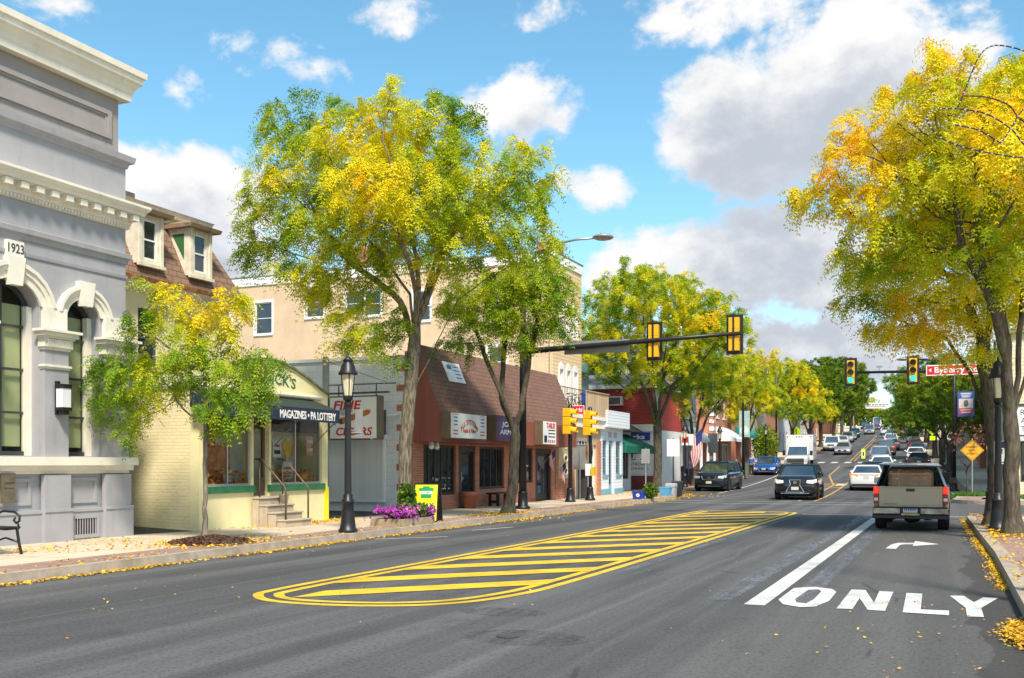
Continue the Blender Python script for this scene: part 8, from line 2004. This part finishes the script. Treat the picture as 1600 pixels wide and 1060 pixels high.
def wood(pos, par, r, kidn, flare=1.7):
    n = len(pos); main = np.full(n, -1); best = np.zeros(n)
    for i in range(1, n):
        p = par[i]
        if r[i] > best[p]: best[p] = r[i]; main[p] = i
    d = np.zeros((n, 3))
    for i in range(n):
        a = pos[par[i]] if par[i] >= 0 else pos[i]; b = pos[main[i]] if main[i] >= 0 else pos[i]
        v = b - a; l = np.linalg.norm(v); d[i] = v / l if l > 1e-9 else (0, 0, 1)
    ref = np.where(np.abs(d[:, 2:3]) < .9, np.array([[0, 0, 1.]]), np.array([[1., 0, 0]]))
    # carry the frame down each branch so that the tubes do not twist
    U = np.zeros((n, 3))
    for i in range(n):
        base = U[par[i]] if par[i] >= 0 else np.array([1., 0, 0]); u = base - d[i] * base.dot(d[i]); l = np.linalg.norm(u)
        if l < .1: u = np.cross(d[i], ref[i]); l = np.linalg.norm(u)
        U[i] = u / l
    W = np.cross(d, U)
    rr = r.copy(); z0 = pos[0][2]; hgt = pos[:, 2] - z0; rr = rr * (1 + (flare - 1) * np.exp(-hgt / .22) * (r > r[0] * .6))
    vs, fs = [], []; off = 0
    for k, sel in ((10, r > .05), (5, (r <= .05) & (r > .016)), (3, r <= .016)):
        ii = [i for i in range(1, n) if sel[i]]
        if not ii: continue
        ii = np.array(ii); pp = par[ii]; t = 2 * np.pi * np.arange(k) / k; c, s_ = np.cos(t), np.sin(t)
        same = main[pp] == ii; rp = np.where(same, rr[pp], np.minimum(rr[pp], rr[ii] * 1.25))
        wob = 1 + (.07 * np.sin(3 * t + 1) if k == 10 else 0 * t)
        ringp = pos[pp][:, None, :] + (U[pp][:, None, :] * c[None, :, None] + W[pp][:, None, :] * s_[None, :, None]) * (rp[:, None, None] * wob[None, :, None])
        ringc = pos[ii][:, None, :] + (U[ii][:, None, :] * c[None, :, None] + W[ii][:, None, :] * s_[None, :, None]) * (rr[ii][:, None, None] * wob[None, :, None])
        v = np.concatenate([ringp, ringc], 1).reshape(-1, 3); m = len(ii); b = off + np.arange(m)[:, None] * 2 * k; j = np.arange(k)[None, :]
        fs.append(np.stack([b + j, b + (j + 1) % k, b + k + (j + 1) % k, b + k + j], 2).reshape(-1, 4)); vs.append(v); off += len(v)
    return np.concatenate(vs), np.concatenate(fs), d

def quad_mesh(name, v, f, mat, smooth_=True):
    me = bpy.data.meshes.new(name); me.vertices.add(len(v)); me.vertices.foreach_set('co', v.astype(np.float32).ravel())
    me.loops.add(len(f) * 4); me.loops.foreach_set('vertex_index', f.astype(np.int32).ravel()); me.polygons.add(len(f)); me.polygons.foreach_set('loop_start', np.arange(0, len(f) * 4, 4, dtype=np.int32))
    if smooth_: me.polygons.foreach_set('use_smooth', np.ones(len(f), bool))
    me.update(calc_edges=True); me.materials.append(mat); return me

LEAFN = []
def fronds(pos, par, r, d, seed, per, thr, L=.26, pairs=5, leaf=(.075, .026), droop=.55, tint=(.5, .25), tdir=(0, 0, 1), tgrad=.3, bare=.0, spots=()):
    """feathery compound leaves on the twigs: a curved midrib with pairs of leaflets; tint runs green to gold"""
    rg = np.random.default_rng(seed); n = len(pos); tw = np.where((r < thr) & (np.arange(n) > 3))[0]
    c = pos.mean(0); ext = np.abs(pos - c).max(0) + 1e-6
    # patchy autumn colour: each spray of twigs turns at its own time
    K = 70; cen = pos[rg.integers(0, n, K)]; val = rg.normal(0, 1, K)
    wgt = np.exp(-((pos[tw][:, None, :] - cen[None]) ** 2).sum(2) / (2 * .55 ** 2)); patch = (wgt * val).sum(1) / (wgt.sum(1) + .15)
    fine = rg.normal(0, 1, len(tw)); base = tint[0] + tint[1] * 1.25 * patch + tint[1] * .4 * fine + tgrad * (((pos[tw] - c) / ext) @ np.array(tdir))
    for (sx_, sy_, sz_, rad, dv) in spots: base += dv * np.exp(-((pos[tw] - np.array([sx_, sy_, sz_])) ** 2).sum(1) / (2 * rad * rad))
    if bare: keep = rg.random(len(tw)) > bare; tw = tw[keep]; base = base[keep]
    F = np.repeat(np.arange(len(tw)), per); m = len(F); P0 = pos[tw][F] + rg.normal(0, .05, (m, 3)) + (pos[par[tw]] - pos[tw])[F] * rg.random((m, 1))
    hang = d[tw] * .8 + rg.normal(0, .45, (len(tw), 3)); out = hang[F] + rg.normal(0, .48, (m, 3)); out[:, 2] *= .6; out[:, 2] -= .12; out /= np.linalg.norm(out, axis=1)[:, None] + 1e-9
    Ls = L * (.6 + .7 * rg.random(m)); tn = base[F] + rg.normal(0, .06, m)
    S = np.cross(out, np.array([0, 0, 1.])); S /= np.linalg.norm(S, axis=1)[:, None] + 1e-9; S += rg.normal(0, .35, S.shape); S /= np.linalg.norm(S, axis=1)[:, None]
    q, tt = [], []
    for k in range(pairs):
        t = (k + .6) / pairs; pc = P0 + out * (Ls * t)[:, None]; pc[:, 2] -= droop * Ls * t * t; tg = out.copy(); tg[:, 2] -= 2 * droop * t; tg /= np.linalg.norm(tg, axis=1)[:, None]
        sc = (1.0 - .35 * abs(t - .5) * 2)
        for s_ in (-1, 1):
            lv = S * s_ * .85 + tg * .45; lv[:, 2] -= .25; lv += rg.normal(0, .15, lv.shape); lv /= np.linalg.norm(lv, axis=1)[:, None]; ll = leaf[0] * sc * (.75 + .5 * rg.random(m))[:, None]; ww = tg * leaf[1] * .5 * (.8 + .4 * rg.random(m))[:, None]
            q.append(np.stack([pc, pc + lv * ll * .5 + ww, pc + lv * ll, pc + lv * ll * .5 - ww], 1)); tt.append(tn)
    return np.concatenate(q), np.concatenate(tt)

def leaf_mesh(name, q, tint, mat):
    n = len(q); me = bpy.data.meshes.new(name); me.vertices.add(n * 4); me.vertices.foreach_set('co', q.astype(np.float32).ravel()); me.loops.add(n * 4); me.loops.foreach_set('vertex_index', np.arange(n * 4, dtype=np.int32)); me.polygons.add(n); me.polygons.foreach_set('loop_start', np.arange(0, n * 4, 4, dtype=np.int32)); me.update(calc_edges=True)
    at = me.attributes.new('tint', 'FLOAT', 'FACE'); at.data.foreach_set('value', np.clip(tint, 0, 1).astype(np.float32)); me.materials.append(mat); return me

def tree(label, loc, skel, R0, leafkw, seed, mat_leaf=leaf_loc, mat_bark=bark, group='street trees', name='locust_tree', tip=.006, rz=0.):
    pos, par = skel; r, kd = radii(pos, par, R0, tip); v, f, d = wood(pos, par, r, kd)
    t = thing(name, label, 'tree', loc, rz, group)
    o = bpy.data.objects.new('trunk', quad_mesh('trunk', v, f, mat_bark)); COL.objects.link(o); o.parent = t
    q, tn = fronds(pos, par, r, d, seed, **leafkw)
    c = bpy.data.objects.new('crown', leaf_mesh('crown', q, tn, mat_leaf)); COL.objects.link(c); c.parent = t
    LEAFN.append((label[:20], len(pos), len(q)))
    return t
def near_tree_at(px_, py_): p = G(px_, py_, SW); return (p.x, p.y, SW)

# the big golden locust over the planter.  local axes: x across the street, y up the street
def lean(px_, py_, base, yy=0.):      # point of a tree at street depth yy beyond its base, under a pixel
    r_ = (px_ - 800) / F_PX; Y = base[1] + yy; X = Y * (r_ * CS - SN) / (r_ * SN + CS); d = Y * CS - X * SN
    return np.array((X - base[0], yy, EYE + (PY_H - py_) / F_PX * d - base[2]))
def lobe(px_, py_, base, rx_px, rz_px, ry, yy=0.):
    c = lean(px_, py_, base, yy); d = (base[1] + yy) * CS - (base[0] + c[0]) * SN; k = d / F_PX
    return (*c, rx_px * k / CS * .96, ry, rz_px * k)
Bt = (-12.75, 22.7, SW + .10)
L_ = lambda *a, **k: lobe(*a[:2], Bt, *a[2:], **k)
tk = [[-1, [(0, 0, 0), lean(634, 700, Bt), lean(640, 600, Bt), lean(646, 540, Bt)]]]
p = lambda a, b, y=0.: lean(a, b, Bt, y)
sk = [tk[0], [9, [p(655, 610), p(668, 560, .2), p(700, 480, .5)]]]
n0 = 20
def skeleton(seed, base_trunk, limbs, lobes, **kw):
    """trunk polyline, limbs = (fraction along the trunk, points)"""
    rgz = []; tr_ = [[-1, base_trunk]]
    step = kw.get('step', .28); cnt = 1
    for a, b in zip(base_trunk[:-1], base_trunk[1:]): cnt += max(1, int(np.linalg.norm(np.array(b) - np.array(a)) / step))
    for fr, pts in limbs: tr_.append([min(cnt - 1, int(fr * (cnt - 1))), pts])
    return grow(seed, tr_, lobes, **kw)
sk = skeleton(11, [(0, 0, 0), p(634, 700), p(640, 610), p(647, 540), p(650, 500)],
              [(.62, [p(664, 575, .2), p(690, 520, .4), p(715, 470, .6)]), (.96, [p(640, 460, -.2), p(612, 420, -.3), p(590, 390, -.4)]), (1.0, [p(655, 450), p(650, 400, .2), p(640, 340, .2)]), (.98, [p(672, 455, .3), p(690, 410, .3), p(712, 350, .3)]), (.9, [p(625, 470, .4), p(590, 440, .6), p(545, 410, .6)]), (.97, [p(650, 460, -.5), p(640, 410, -1.2), p(620, 360, -1.6)]), (.97, [p(664, 460, .6), p(680, 410, 1.3), p(690, 360, 1.8)])],
              [L_(590, 240, 120, 85, 2.2), L_(480, 270, 95, 75, 1.8, yy=.3), L_(440, 190, 50, 55, 1.0), L_(470, 150, 35, 30, .7), L_(660, 190, 95, 62, 1.9), L_(770, 290, 95, 75, 1.9), L_(830, 260, 50, 55, 1.1), L_(430, 330, 65, 70, 1.4), L_(560, 360, 120, 70, 2.1), L_(700, 360, 120, 70, 2.0), L_(810, 360, 70, 60, 1.4), L_(500, 420, 80, 55, 1.5, yy=-.3), L_(545, 520, 60, 35, 1.1, yy=-.8), L_(620, 300, 110, 80, 2.2, yy=-1.4), L_(650, 300, 110, 80, 2.2, yy=1.6), L_(400, 390, 40, 25, .7)],
              n_att=3400, step=.27, di=1.5, dk=.36, shell=.5)
tree('tall golden green locust tree rising from the flower planter', Bt, sk, .165, dict(per=12, thr=.013, L=.40, pairs=6, leaf=(.105, .044), droop=.8, bare=.08, tint=(.50, .19), tdir=(.1, -.3, .6), tgrad=.18), 21)

# the forked tree by the signal mast
B2 = (-12.15, 27.95, SW)
p2 = lambda a, b, y=0.: lean(a, b, B2, y); L2 = lambda *a, **k: lobe(*a[:2], B2, *a[2:], **k)
sk = skeleton(12, [(0, 0, 0), p2(801, 760), p2(804, 700), p2(806, 665)],
              [(.97, [p2(792, 640, -.1), p2(775, 600, -.2), p2(757, 555, -.2), p2(745, 520, -.2)]), (1.0, [p2(815, 640), p2(822, 590, .1), p2(828, 555, .1), p2(838, 510, .1)]), (.99, [p2(783, 622, .1), p2(785, 575, .2), p2(790, 520, .3)])],
              [L2(735, 475, 55, 45, 1.2), L2(790, 455, 60, 42, 1.4, yy=.2), L2(850, 460, 50, 55, 1.2), L2(720, 530, 35, 28, .8), L2(850, 420, 40, 30, .9), L2(800, 510, 55, 35, 1.2), L2(880, 500, 26, 30, .7)],
              n_att=2100, step=.25, di=1.4, dk=.30, shell=.35)
tree('forked green and gold locust tree leaning over the brick store bench', B2, sk, .155, dict(per=12, thr=.0125, L=.36, pairs=6, leaf=(.10, .042), droop=.8, tint=(.36, .2), tdir=(0, -.2, .8), tgrad=.15, bare=.1), 22, mat_bark=bark_d)

# sapling in its ring of bark chips
B3 = (-12.90, 15.40, SW + .05)
p3 = lambda a, b, y=0.: lean(a, b, B3, y); L3 = lambda *a, **k: lobe(*a[:2], B3, *a[2:], **k)
sk = skeleton(13, [(0, 0, 0), p3(321, 760), p3(321, 680), p3(320, 610), p3(318, 550), p3(312, 500)],
              [(.60, [p3(300, 650), p3(275, 625, -.1), p3(262, 600, -.1)]), (.70, [p3(345, 610), p3(370, 590, .1), p3(400, 570, .1)]), (.85, [p3(285, 560, -.2), p3(255, 535, -.3), p3(215, 520, -.4)]), (.9, [p3(345, 540, .2), p3(365, 515, .2), p3(385, 495, .3)]), (.95, [p3(300, 500), p3(280, 470), p3(262, 450)])],
              [L3(240, 590, 75, 45, .9), L3(185, 610, 55, 55, .7), L3(175, 570, 45, 35, .6), L3(390, 600, 58, 42, .8), L3(360, 640, 60, 38, .7), L3(410, 560, 35, 30, .5), L3(300, 490, 55, 40, .7), L3(255, 450, 40, 22, .5), L3(360, 470, 40, 30, .6), L3(215, 500, 40, 25, .5), L3(320, 560, 70, 50, .9), L3(205, 665, 32, 40, .4), L3(150, 640, 20, 28, .3), L3(395, 450, 25, 14, .3)],
              n_att=720, step=.18, di=1.0, dk=.24, shell=.4, up_=.02)
tree('slender young locust tree with green and orange leaves before the yellow shop', B3, sk, .046, dict(per=8, thr=.010, L=.28, pairs=6, leaf=(.085, .034), tint=(.33, .15), tdir=(0, 0, 0), tgrad=0., droop=.7, spots=[(*p3(310, 480), .8, .26), (*p3(285, 455), .35, .25), (*p3(345, 470), .3, .4), (*p3(395, 500), .3, .4), (*p3(370, 560), .25, .3), (*p3(260, 560), .3, .3), (*p3(240, 620), .35, .30), (*p3(210, 640), .2, .2)]), 23, mat_bark=bark_p, tip=.004, name='young_tree')
rgc = np.random.default_rng(9); n = 1600
a = rgc.uniform(0, 6.28, n); rr = np.sqrt(rgc.random(n)) * .78; cx = B3[0] + .1 + rr * np.cos(a) * .85; cy = B3[1] + rr * np.sin(a) * 1.05; cz = SW + .02 + .12 * np.clip(1 - rr / .8, 0, 1) + rgc.random(n) * .02
q = leaf_cloud(n, (0, 0, 0), (0, 0, 0), .035, 10, flat=.5) + np.stack([cx, cy, cz], 1)[:, None, :]
mb = MB(); mb.lathe(B3[0] + .1, B3[1], [(.82, SW + .001), (.6, SW + .05), (.3, SW + .10), (0, SW + .12)], 24); ch = mb.build('bark_mulch', m_soil); ch['kind'] = 'stuff'
m_chip = M('bark_chip', (.11, .05, .025), .9, 0, .5, 20)
o = quads_obj('bark_chips', q, m_chip, ch)

# the golden trees on the right, two trunks side by side
B4 = (1.16, 24.0, SW)
p4 = lambda a, b, y=0.: lean(a, b, B4, y); L4 = lambda *a, **k: lobe(*a[:2], B4, *a[2:], **k)
sk = skeleton(14, [(0, 0, 0), p4(1579, 760), p4(1580, 690), p4(1578, 640)],
              [(.95, [p4(1570, 590), p4(1574, 540), p4(1560, 470, -.1), p4(1530, 400, -.2)]), (1.0, [p4(1590, 590, .1), p4(1592, 520, .1), p4(1600, 440, .2)]), (.9, [p4(1600, 600, .2), p4(1612, 540, .4), p4(1640, 470, .6)]), (1.0, [p4(1572, 560, -.3), p4(1545, 460, -.8), p4(1500, 380, -1.0)])],
              [L4(1480, 190, 115, 85, 2.0), L4(1400, 190, 75, 70, 1.3), L4(1560, 200, 110, 90, 2.2), L4(1350, 270, 85, 60, 1.3), L4(1290, 315, 70, 34, .9), L4(1440, 300, 120, 70, 2.0), L4(1560, 310, 110, 80, 2.2), L4(1660, 260, 110, 100, 2.2), L4(1400, 390, 100, 50, 1.6), L4(1500, 400, 110, 60, 2.0), L4(1620, 400, 100, 70, 2.0), L4(1480, 110, 60, 40, 1.2), L4(1440, 85, 28, 26, .5), L4(1490, 80, 25, 24, .5), L4(1330, 200, 38, 30, .6), L4(1560, 250, 110, 90, 2.0, yy=-1.6), L4(1480, 250, 110, 90, 2.2, yy=1.8), L4(1700, 350, 90, 80, 1.8), L4(1620, 150, 100, 80, 2.0), L4(1700, 180, 80, 80, 1.8), L4(1320, 400, 40, 30, .8)],
              n_att=4200, step=.27, di=1.5, dk=.35, shell=.5)
tree('nearer golden locust tree on the right pavement with a double fork', B4, sk, .155, dict(per=12, thr=.013, L=.40, pairs=6, leaf=(.105, .044), droop=.8, bare=.08, tint=(.68, .19), tdir=(-.4, -.2, .25), tgrad=.20), 24, mat_bark=bark_d)
B5 = (.90, 27.1, SW)
p5 = lambda a, b, y=0.: lean(a, b, B5, y); L5 = lambda *a, **k: lobe(*a[:2], B5, *a[2:], **k)
sk = skeleton(15, [(0, 0, 0), p5(1556, 760), p5(1553, 690), p5(1545, 620), p5(1538, 570)],
              [(.70, [p5(1535, 640, .1), p5(1520, 590, .2), p5(1500, 560, .2), p5(1480, 530, .3)]), (1.0, [p5(1530, 520), p5(1510, 470, .2), p5(1480, 430, .2)]), (1.0, [p5(1545, 510, .3), p5(1550, 460, .5), p5(1570, 400, .6)])],
              [L5(1400, 440, 85, 45, 1.6), L5(1350, 470, 55, 30, 1.0), L5(1480, 470, 90, 45, 1.8), L5(1440, 520, 75, 28, 1.4), L5(1390, 500, 50, 24, 1.0), L5(1560, 450, 80, 60, 1.8), L5(1430, 370, 80, 50, 1.8), L5(1530, 350, 80, 60, 2.0, yy=.8), L5(1370, 520, 28, 16, .6), L5(1510, 545, 50, 20, 1.0)],
              n_att=1700, step=.27, di=1.5, dk=.36, shell=.45)
tree('golden locust tree with a leaning dark trunk behind the near street lamp', B5, sk, .175, dict(per=12, thr=.013, L=.40, pairs=6, leaf=(.105, .044), droop=.8, bare=.08, tint=(.60, .22), tdir=(-.3, -.2, .3), tgrad=.2), 25, mat_bark=bark_d)

# further street trees: three built, then copied
def mid_tree(label, px_, d, seed, H, rad, trunkR, leafkw, mat_leaf=leaf_loc, n_att=1300, name='locust_tree', clear=2.6, mat_bark=bark_d, y=None, step=.36):
    x, y = AT(px_, d); x = (min(x, kerb_l(y) - .55) if x < -5 else max(x, kerb_r(y) + .5)); z = ground(x, y)
    hz = (H + clear) / 2 + .3; rg = np.random.default_rng(seed)
    lobes = [(0, 0, hz, rad * .72, rad * .72, (H - clear) / 2 * .85)]
    for k in range(8):
        a_ = k * .785 + rg.random() * .5; rr_ = rad * (.55 + .15 * rg.random()); lobes.append((rr_ * math.cos(a_), rr_ * math.sin(a_), hz + rg.uniform(-.28, .3) * (H - clear), rad * .42, rad * .42, (H - clear) * .2))
    lobes += [(rg.normal(0, .3), rg.normal(0, .3), H - .8, rad * .45, rad * .45, .8)]
    limbs = [(.9, [(.35 * math.cos(a_), .35 * math.sin(a_), clear + .5), (.8 * math.cos(a_), .8 * math.sin(a_), clear + 1.7)]) for a_ in (.4, 2.1, 3.9, 5.3)]
    sk = skeleton(seed, [(0, 0, 0), (.04, .03, clear * .5), (.0, .06, clear), (.05, 0, clear + .4)], limbs, lobes, n_att=n_att, step=step, di=1.8, dk=.45, shell=.45)
    return tree(label, (x, y, z), sk, trunkR, leafkw, seed + 40, mat_leaf, mat_bark, 'street trees', name)
FK = dict(thr=.016, L=.34, pairs=4, leaf=(.135, .058))
tA = mid_tree('golden green locust tree between the red building and the parked dark car', 1061, 52.5, 31, 11.8, 5.2, .22, dict(per=15, tint=(.48, .2), tdir=(.2, -.3, .5), tgrad=.22, **FK), n_att=2500, clear=3.8)
tB = mid_tree('second golden locust tree behind the parked dark car', 1108, 64, 32, 11.2, 4.6, .19, dict(per=15, tint=(.48, .2), tdir=(.2, -.3, .5), tgrad=.2, **FK), n_att=1500)
tC = mid_tree('bright yellow locust tree beside the blue parked car', 1188, 85, 33, 10.4, 4.2, .17, dict(per=15, tint=(.50, .18), tdir=(0, -.4, .6), tgrad=.22, **FK), n_att=1300, clear=3.0)
FD = dict(thr=.018, L=.40, pairs=3, leaf=(.22, .12), droop=.3)
tD = mid_tree('tall dark green tree on the left of the hill above the white pickup', 1282, 140, 34, 12.5, 5.0, .26, dict(per=12, tint=(.52, .18), tdir=(0, -.2, .4), tgrad=.12, **FD), leaf_dark, 1300, 'broadleaf_tree', 2.8)
tE = mid_tree('dark spreading tree over the right pavement beyond the side road', 1469, 66, 35, 8.6, 4.3, .2, dict(per=14, tint=(.50, .2), tdir=(0, -.2, .5), tgrad=.15, thr=.018, L=.34, pairs=3, leaf=(.15, .075), droop=.3), leaf_dark, 1500, 'broadleaf_tree', 2.2)
tF = mid_tree('small tree with thin pink and coral leaves beside the yellow warning sign', 1498, 47.6, 36, 3.6, .95, .035, dict(per=3, thr=.012, L=.14, pairs=3, leaf=(.06, .035), tint=(.5, .3), tdir=(0, 0, .3), tgrad=.2), leaf_pink, 260, 'young_tree', 1.1, step=.16)
def put(src, label, px_, d, s_, rz, side=None, off=0.):
    x, y = AT(px_, d); x = (min(x, kerb_l(y) - .6) if x < -.2 * y - 2.0 else max(x, kerb_r(y) + .6)) if side is None else (kerb_l(y) - .7 - off if side == 'l' else kerb_r(y) + .7 + off)
    return dup(src, (x, y, ground(x, y)), rz, label, 'street trees', s_)
put(tC, 'yellow green locust tree by the fluorescent sign on the left pavement', 1235, 104, 1.0, 2.0, 'l')
put(tD, 'dark green tree just behind the white pickup parked on the hill', 1268, 122, .86, 1.0, 'l')
put(tD, 'tall dark tree two thirds up the left of the hill', 1300, 165, 1.12, 3.0, 'l')
put(tD, 'tall dark tree higher up the left of the hill above the parked row', 1312, 185, 1.15, 4.4, 'l')
put(tD, 'dark tree near the top of the hill on the left', 1325, 215, 1.0, 5.4, 'l')
put(tE, 'dark tree behind the spreading tree on the right pavement', 1455, 84, 1.05, 1.2, 'r')
put(tE, 'dark tree beside the fluorescent diamond on the right pavement', 1450, 103, 1.12, 2.4, 'r')
put(tE, 'dark tree half way up the right pavement of the hill', 1444, 125, 1.15, 3.3, 'r')
put(tE, 'dark tree two thirds up the right pavement of the hill', 1438, 150, 1.2, 4.2, 'r')
put(tE, 'dark tree high on the right pavement of the hill', 1432, 180, 1.2, 5.0, 'r')
put(tE, 'dark tree highest on the right pavement of the hill', 1425, 215, 1.2, .4, 'r')
put(tD, 'green tree at the brow of the hill on the right', 1410, 260, 1.0, .9, 'r')
put(tD, 'yellow green tree closing the view at the top of the road', 1395, 330, 1.0, 2.2, 'r', 1)
put(tD, 'green tree closing the view left of the banner', 1345, 275, .9, 1.7, 'l', 2)
put(tC, 'yellow tree behind the banner at the top of the road', 1375, 345, 1.0, .3, 'l', 1)
put(tD, 'green tree behind the roofs on the left of the hill', 1255, 150, 1.0, .3, 'l', 9)
# green street shrub behind the blue car
x, y = AT(1226, 95); x = kerb_l(y) - 1.6; z = ground(x, y)
t = thing('shrub', 'tall green shrub between the blue car and the white truck', 'shrub', (x, y, z)); q = leaf_cloud(2600, (x, y, z + 1.9), (1.25, 1.6, 2.0), .12, 40); q[:, :, 2] = np.maximum(q[:, :, 2], z + .02)
M('x', (.1, .1, .1)); quads_obj('foliage', q, leaf_dark, t, .2 + .6 * rg0.random(len(q))); mb = MB(); [mb.tube((x, y, z), (x + .4 * math.cos(k), y + .4 * math.sin(k), z + 1.8), .04, .02, 6) for k in (0, 2, 4)]; mb.build('stem', bark_d, t)
# wooded land beyond the hill and behind the houses
def wood_mass(boxes, n, seed, size):
    rg = np.random.default_rng(seed); qs = []
    for (x0_, x1_, y0_, y1_, h_) in boxes:
        m_ = n; x = rg.uniform(x0_, x1_, m_); y = rg.uniform(y0_, y1_, m_); g = np.array([rise(b) for b in y]); top_ = h_ * (.65 + .35 * np.sin(x * .35 + y * .21) * np.cos(y * .3 - x * .17)); z = g + top_ * rg.random(m_) ** .45
        qs.append(leaf_cloud(m_, (0, 0, 0), (0, 0, 0), size, seed) + np.stack([x, y, z], 1)[:, None, :])
    return np.concatenate(qs)
q = wood_mass([(-90, -36, 60, 330, 11), (18, 70, 60, 330, 11), (-60, 30, 372, 392, 10)], 9000, 5, .8); o = quads_obj('far_wood', q, leaf_dark, None, rg0.random(len(q)) * .8); o['kind'] = 'stuff'

# ================================================================== FALLEN LEAVES
m_fall = M_leaf('fallen_leaf', [(0, (.42, .20, .02)), (.5, (.70, .40, .02)), (1, (.80, .52, .05))], .1)
rgf = np.random.default_rng(17); FQ, FT = [], []
def scatter(n, fx, fy, fz, size=.035):
    x, y = fx(n), fy(n); z = fz(x, y); a = rgf.uniform(0, 6.28, n); s_ = size * (.5 + rgf.random(n)); tl = rgf.normal(0, .25, (n, 2))
    ax = np.stack([np.cos(a) * s_, np.sin(a) * s_, tl[:, 0] * s_], 1); ay = np.stack([-np.sin(a) * s_ * .5, np.cos(a) * s_ * .5, tl[:, 1] * s_], 1); c = np.stack([x, y, z + .012 + .012 * rgf.random(n)], 1)
    FQ.append(np.stack([c - ax, c + ay, c + ax, c - ay], 1)); FT.append(rgf.random(n))
kl = np.vectorize(kerb_l); kr = np.vectorize(kerb_r); rs = np.vectorize(rise)
yy_hold = {}
def gutter(n, y0_, y1_, kf, sgn_, w, size=.03, z=None):
    y = y0_ + (y1_ - y0_) * rgf.random(n); k = kf(y); clump = .55 + .45 * np.sin(y * 1.7) * np.sin(y * .53 + 1); keep = rgf.random(n) < clump; y = y[keep]; k = k[keep]
    off = np.abs(rgf.normal(0, w, len(y))); scatter(len(y), lambda n_: k + sgn_ * (off + .015), lambda n_: y, lambda x, y_: rs(y_) + (0 if z is None else z), size)
gutter(15000, 5, 50, kl, 1, .09, .026); gutter(4000, 50, 100, kl, 1, .16, .04)
gutter(2200, 5, 48, kl, -1, .4, .024, SW); gutter(9000, 14.5, 33, kr, -1, .08, .017); gutter(1800, 12, 33, kr, 1, .55, .026, SW)
scatter(3200, lambda n: .69 - np.abs(rgf.normal(0, .10, n)), lambda n: rgf.normal(10.7, .32, n), lambda x, y: 0 * x + .05 * rgf.random(len(x)), .022)
scatter(160, lambda n: rgf.uniform(-11, .4, n), lambda n: rgf.uniform(5, 34, n), lambda x, y: 0 * x, .014)
scatter(60, lambda n: rgf.normal(-9.2, .8, n), lambda n: rgf.normal(9.0, 1.2, n), lambda x, y: 0 * x, .015)
scatter(110, lambda n: rgf.normal(-.2, .5, n), lambda n: rgf.uniform(7, 13, n), lambda x, y: 0 * x, .018)
for (cx_, cy_, sx_, sy_, n) in ((-12.8, 15.5, .5, .8, 1000), (-14.3, 12.9, .5, .6, 160), (-14.6, 15.0, .6, .7, 130), (-14.8, 21.5, .3, 1.3, 900), (-12.2, 27.9, .5, .9, 900), (1.1, 24.2, .6, .9, 1300), (1.0, 27.2, .5, .7, 700), (-13.2, 50.5, .9, 2.0, 2600), (-15.6, 47.6, .4, 1.2, 500), (.95, 30, .5, 1.2, 500)):
    scatter(n, lambda n_: np.maximum(rgf.normal(cx_, sx_, n_), .74 + .1 * rgf.random(n_)) if cx_ > 0 else rgf.normal(cx_, sx_, n_), lambda n_: rgf.normal(cy_, sy_, n_), lambda x, y: np.where((x < kl(y)) | (x > kr(y)), SW, 0) + rs(y), .032)
o = quads_obj('fallen_leaves', np.concatenate(FQ), m_fall, None, np.concatenate(FT)); o['kind'] = 'stuff'
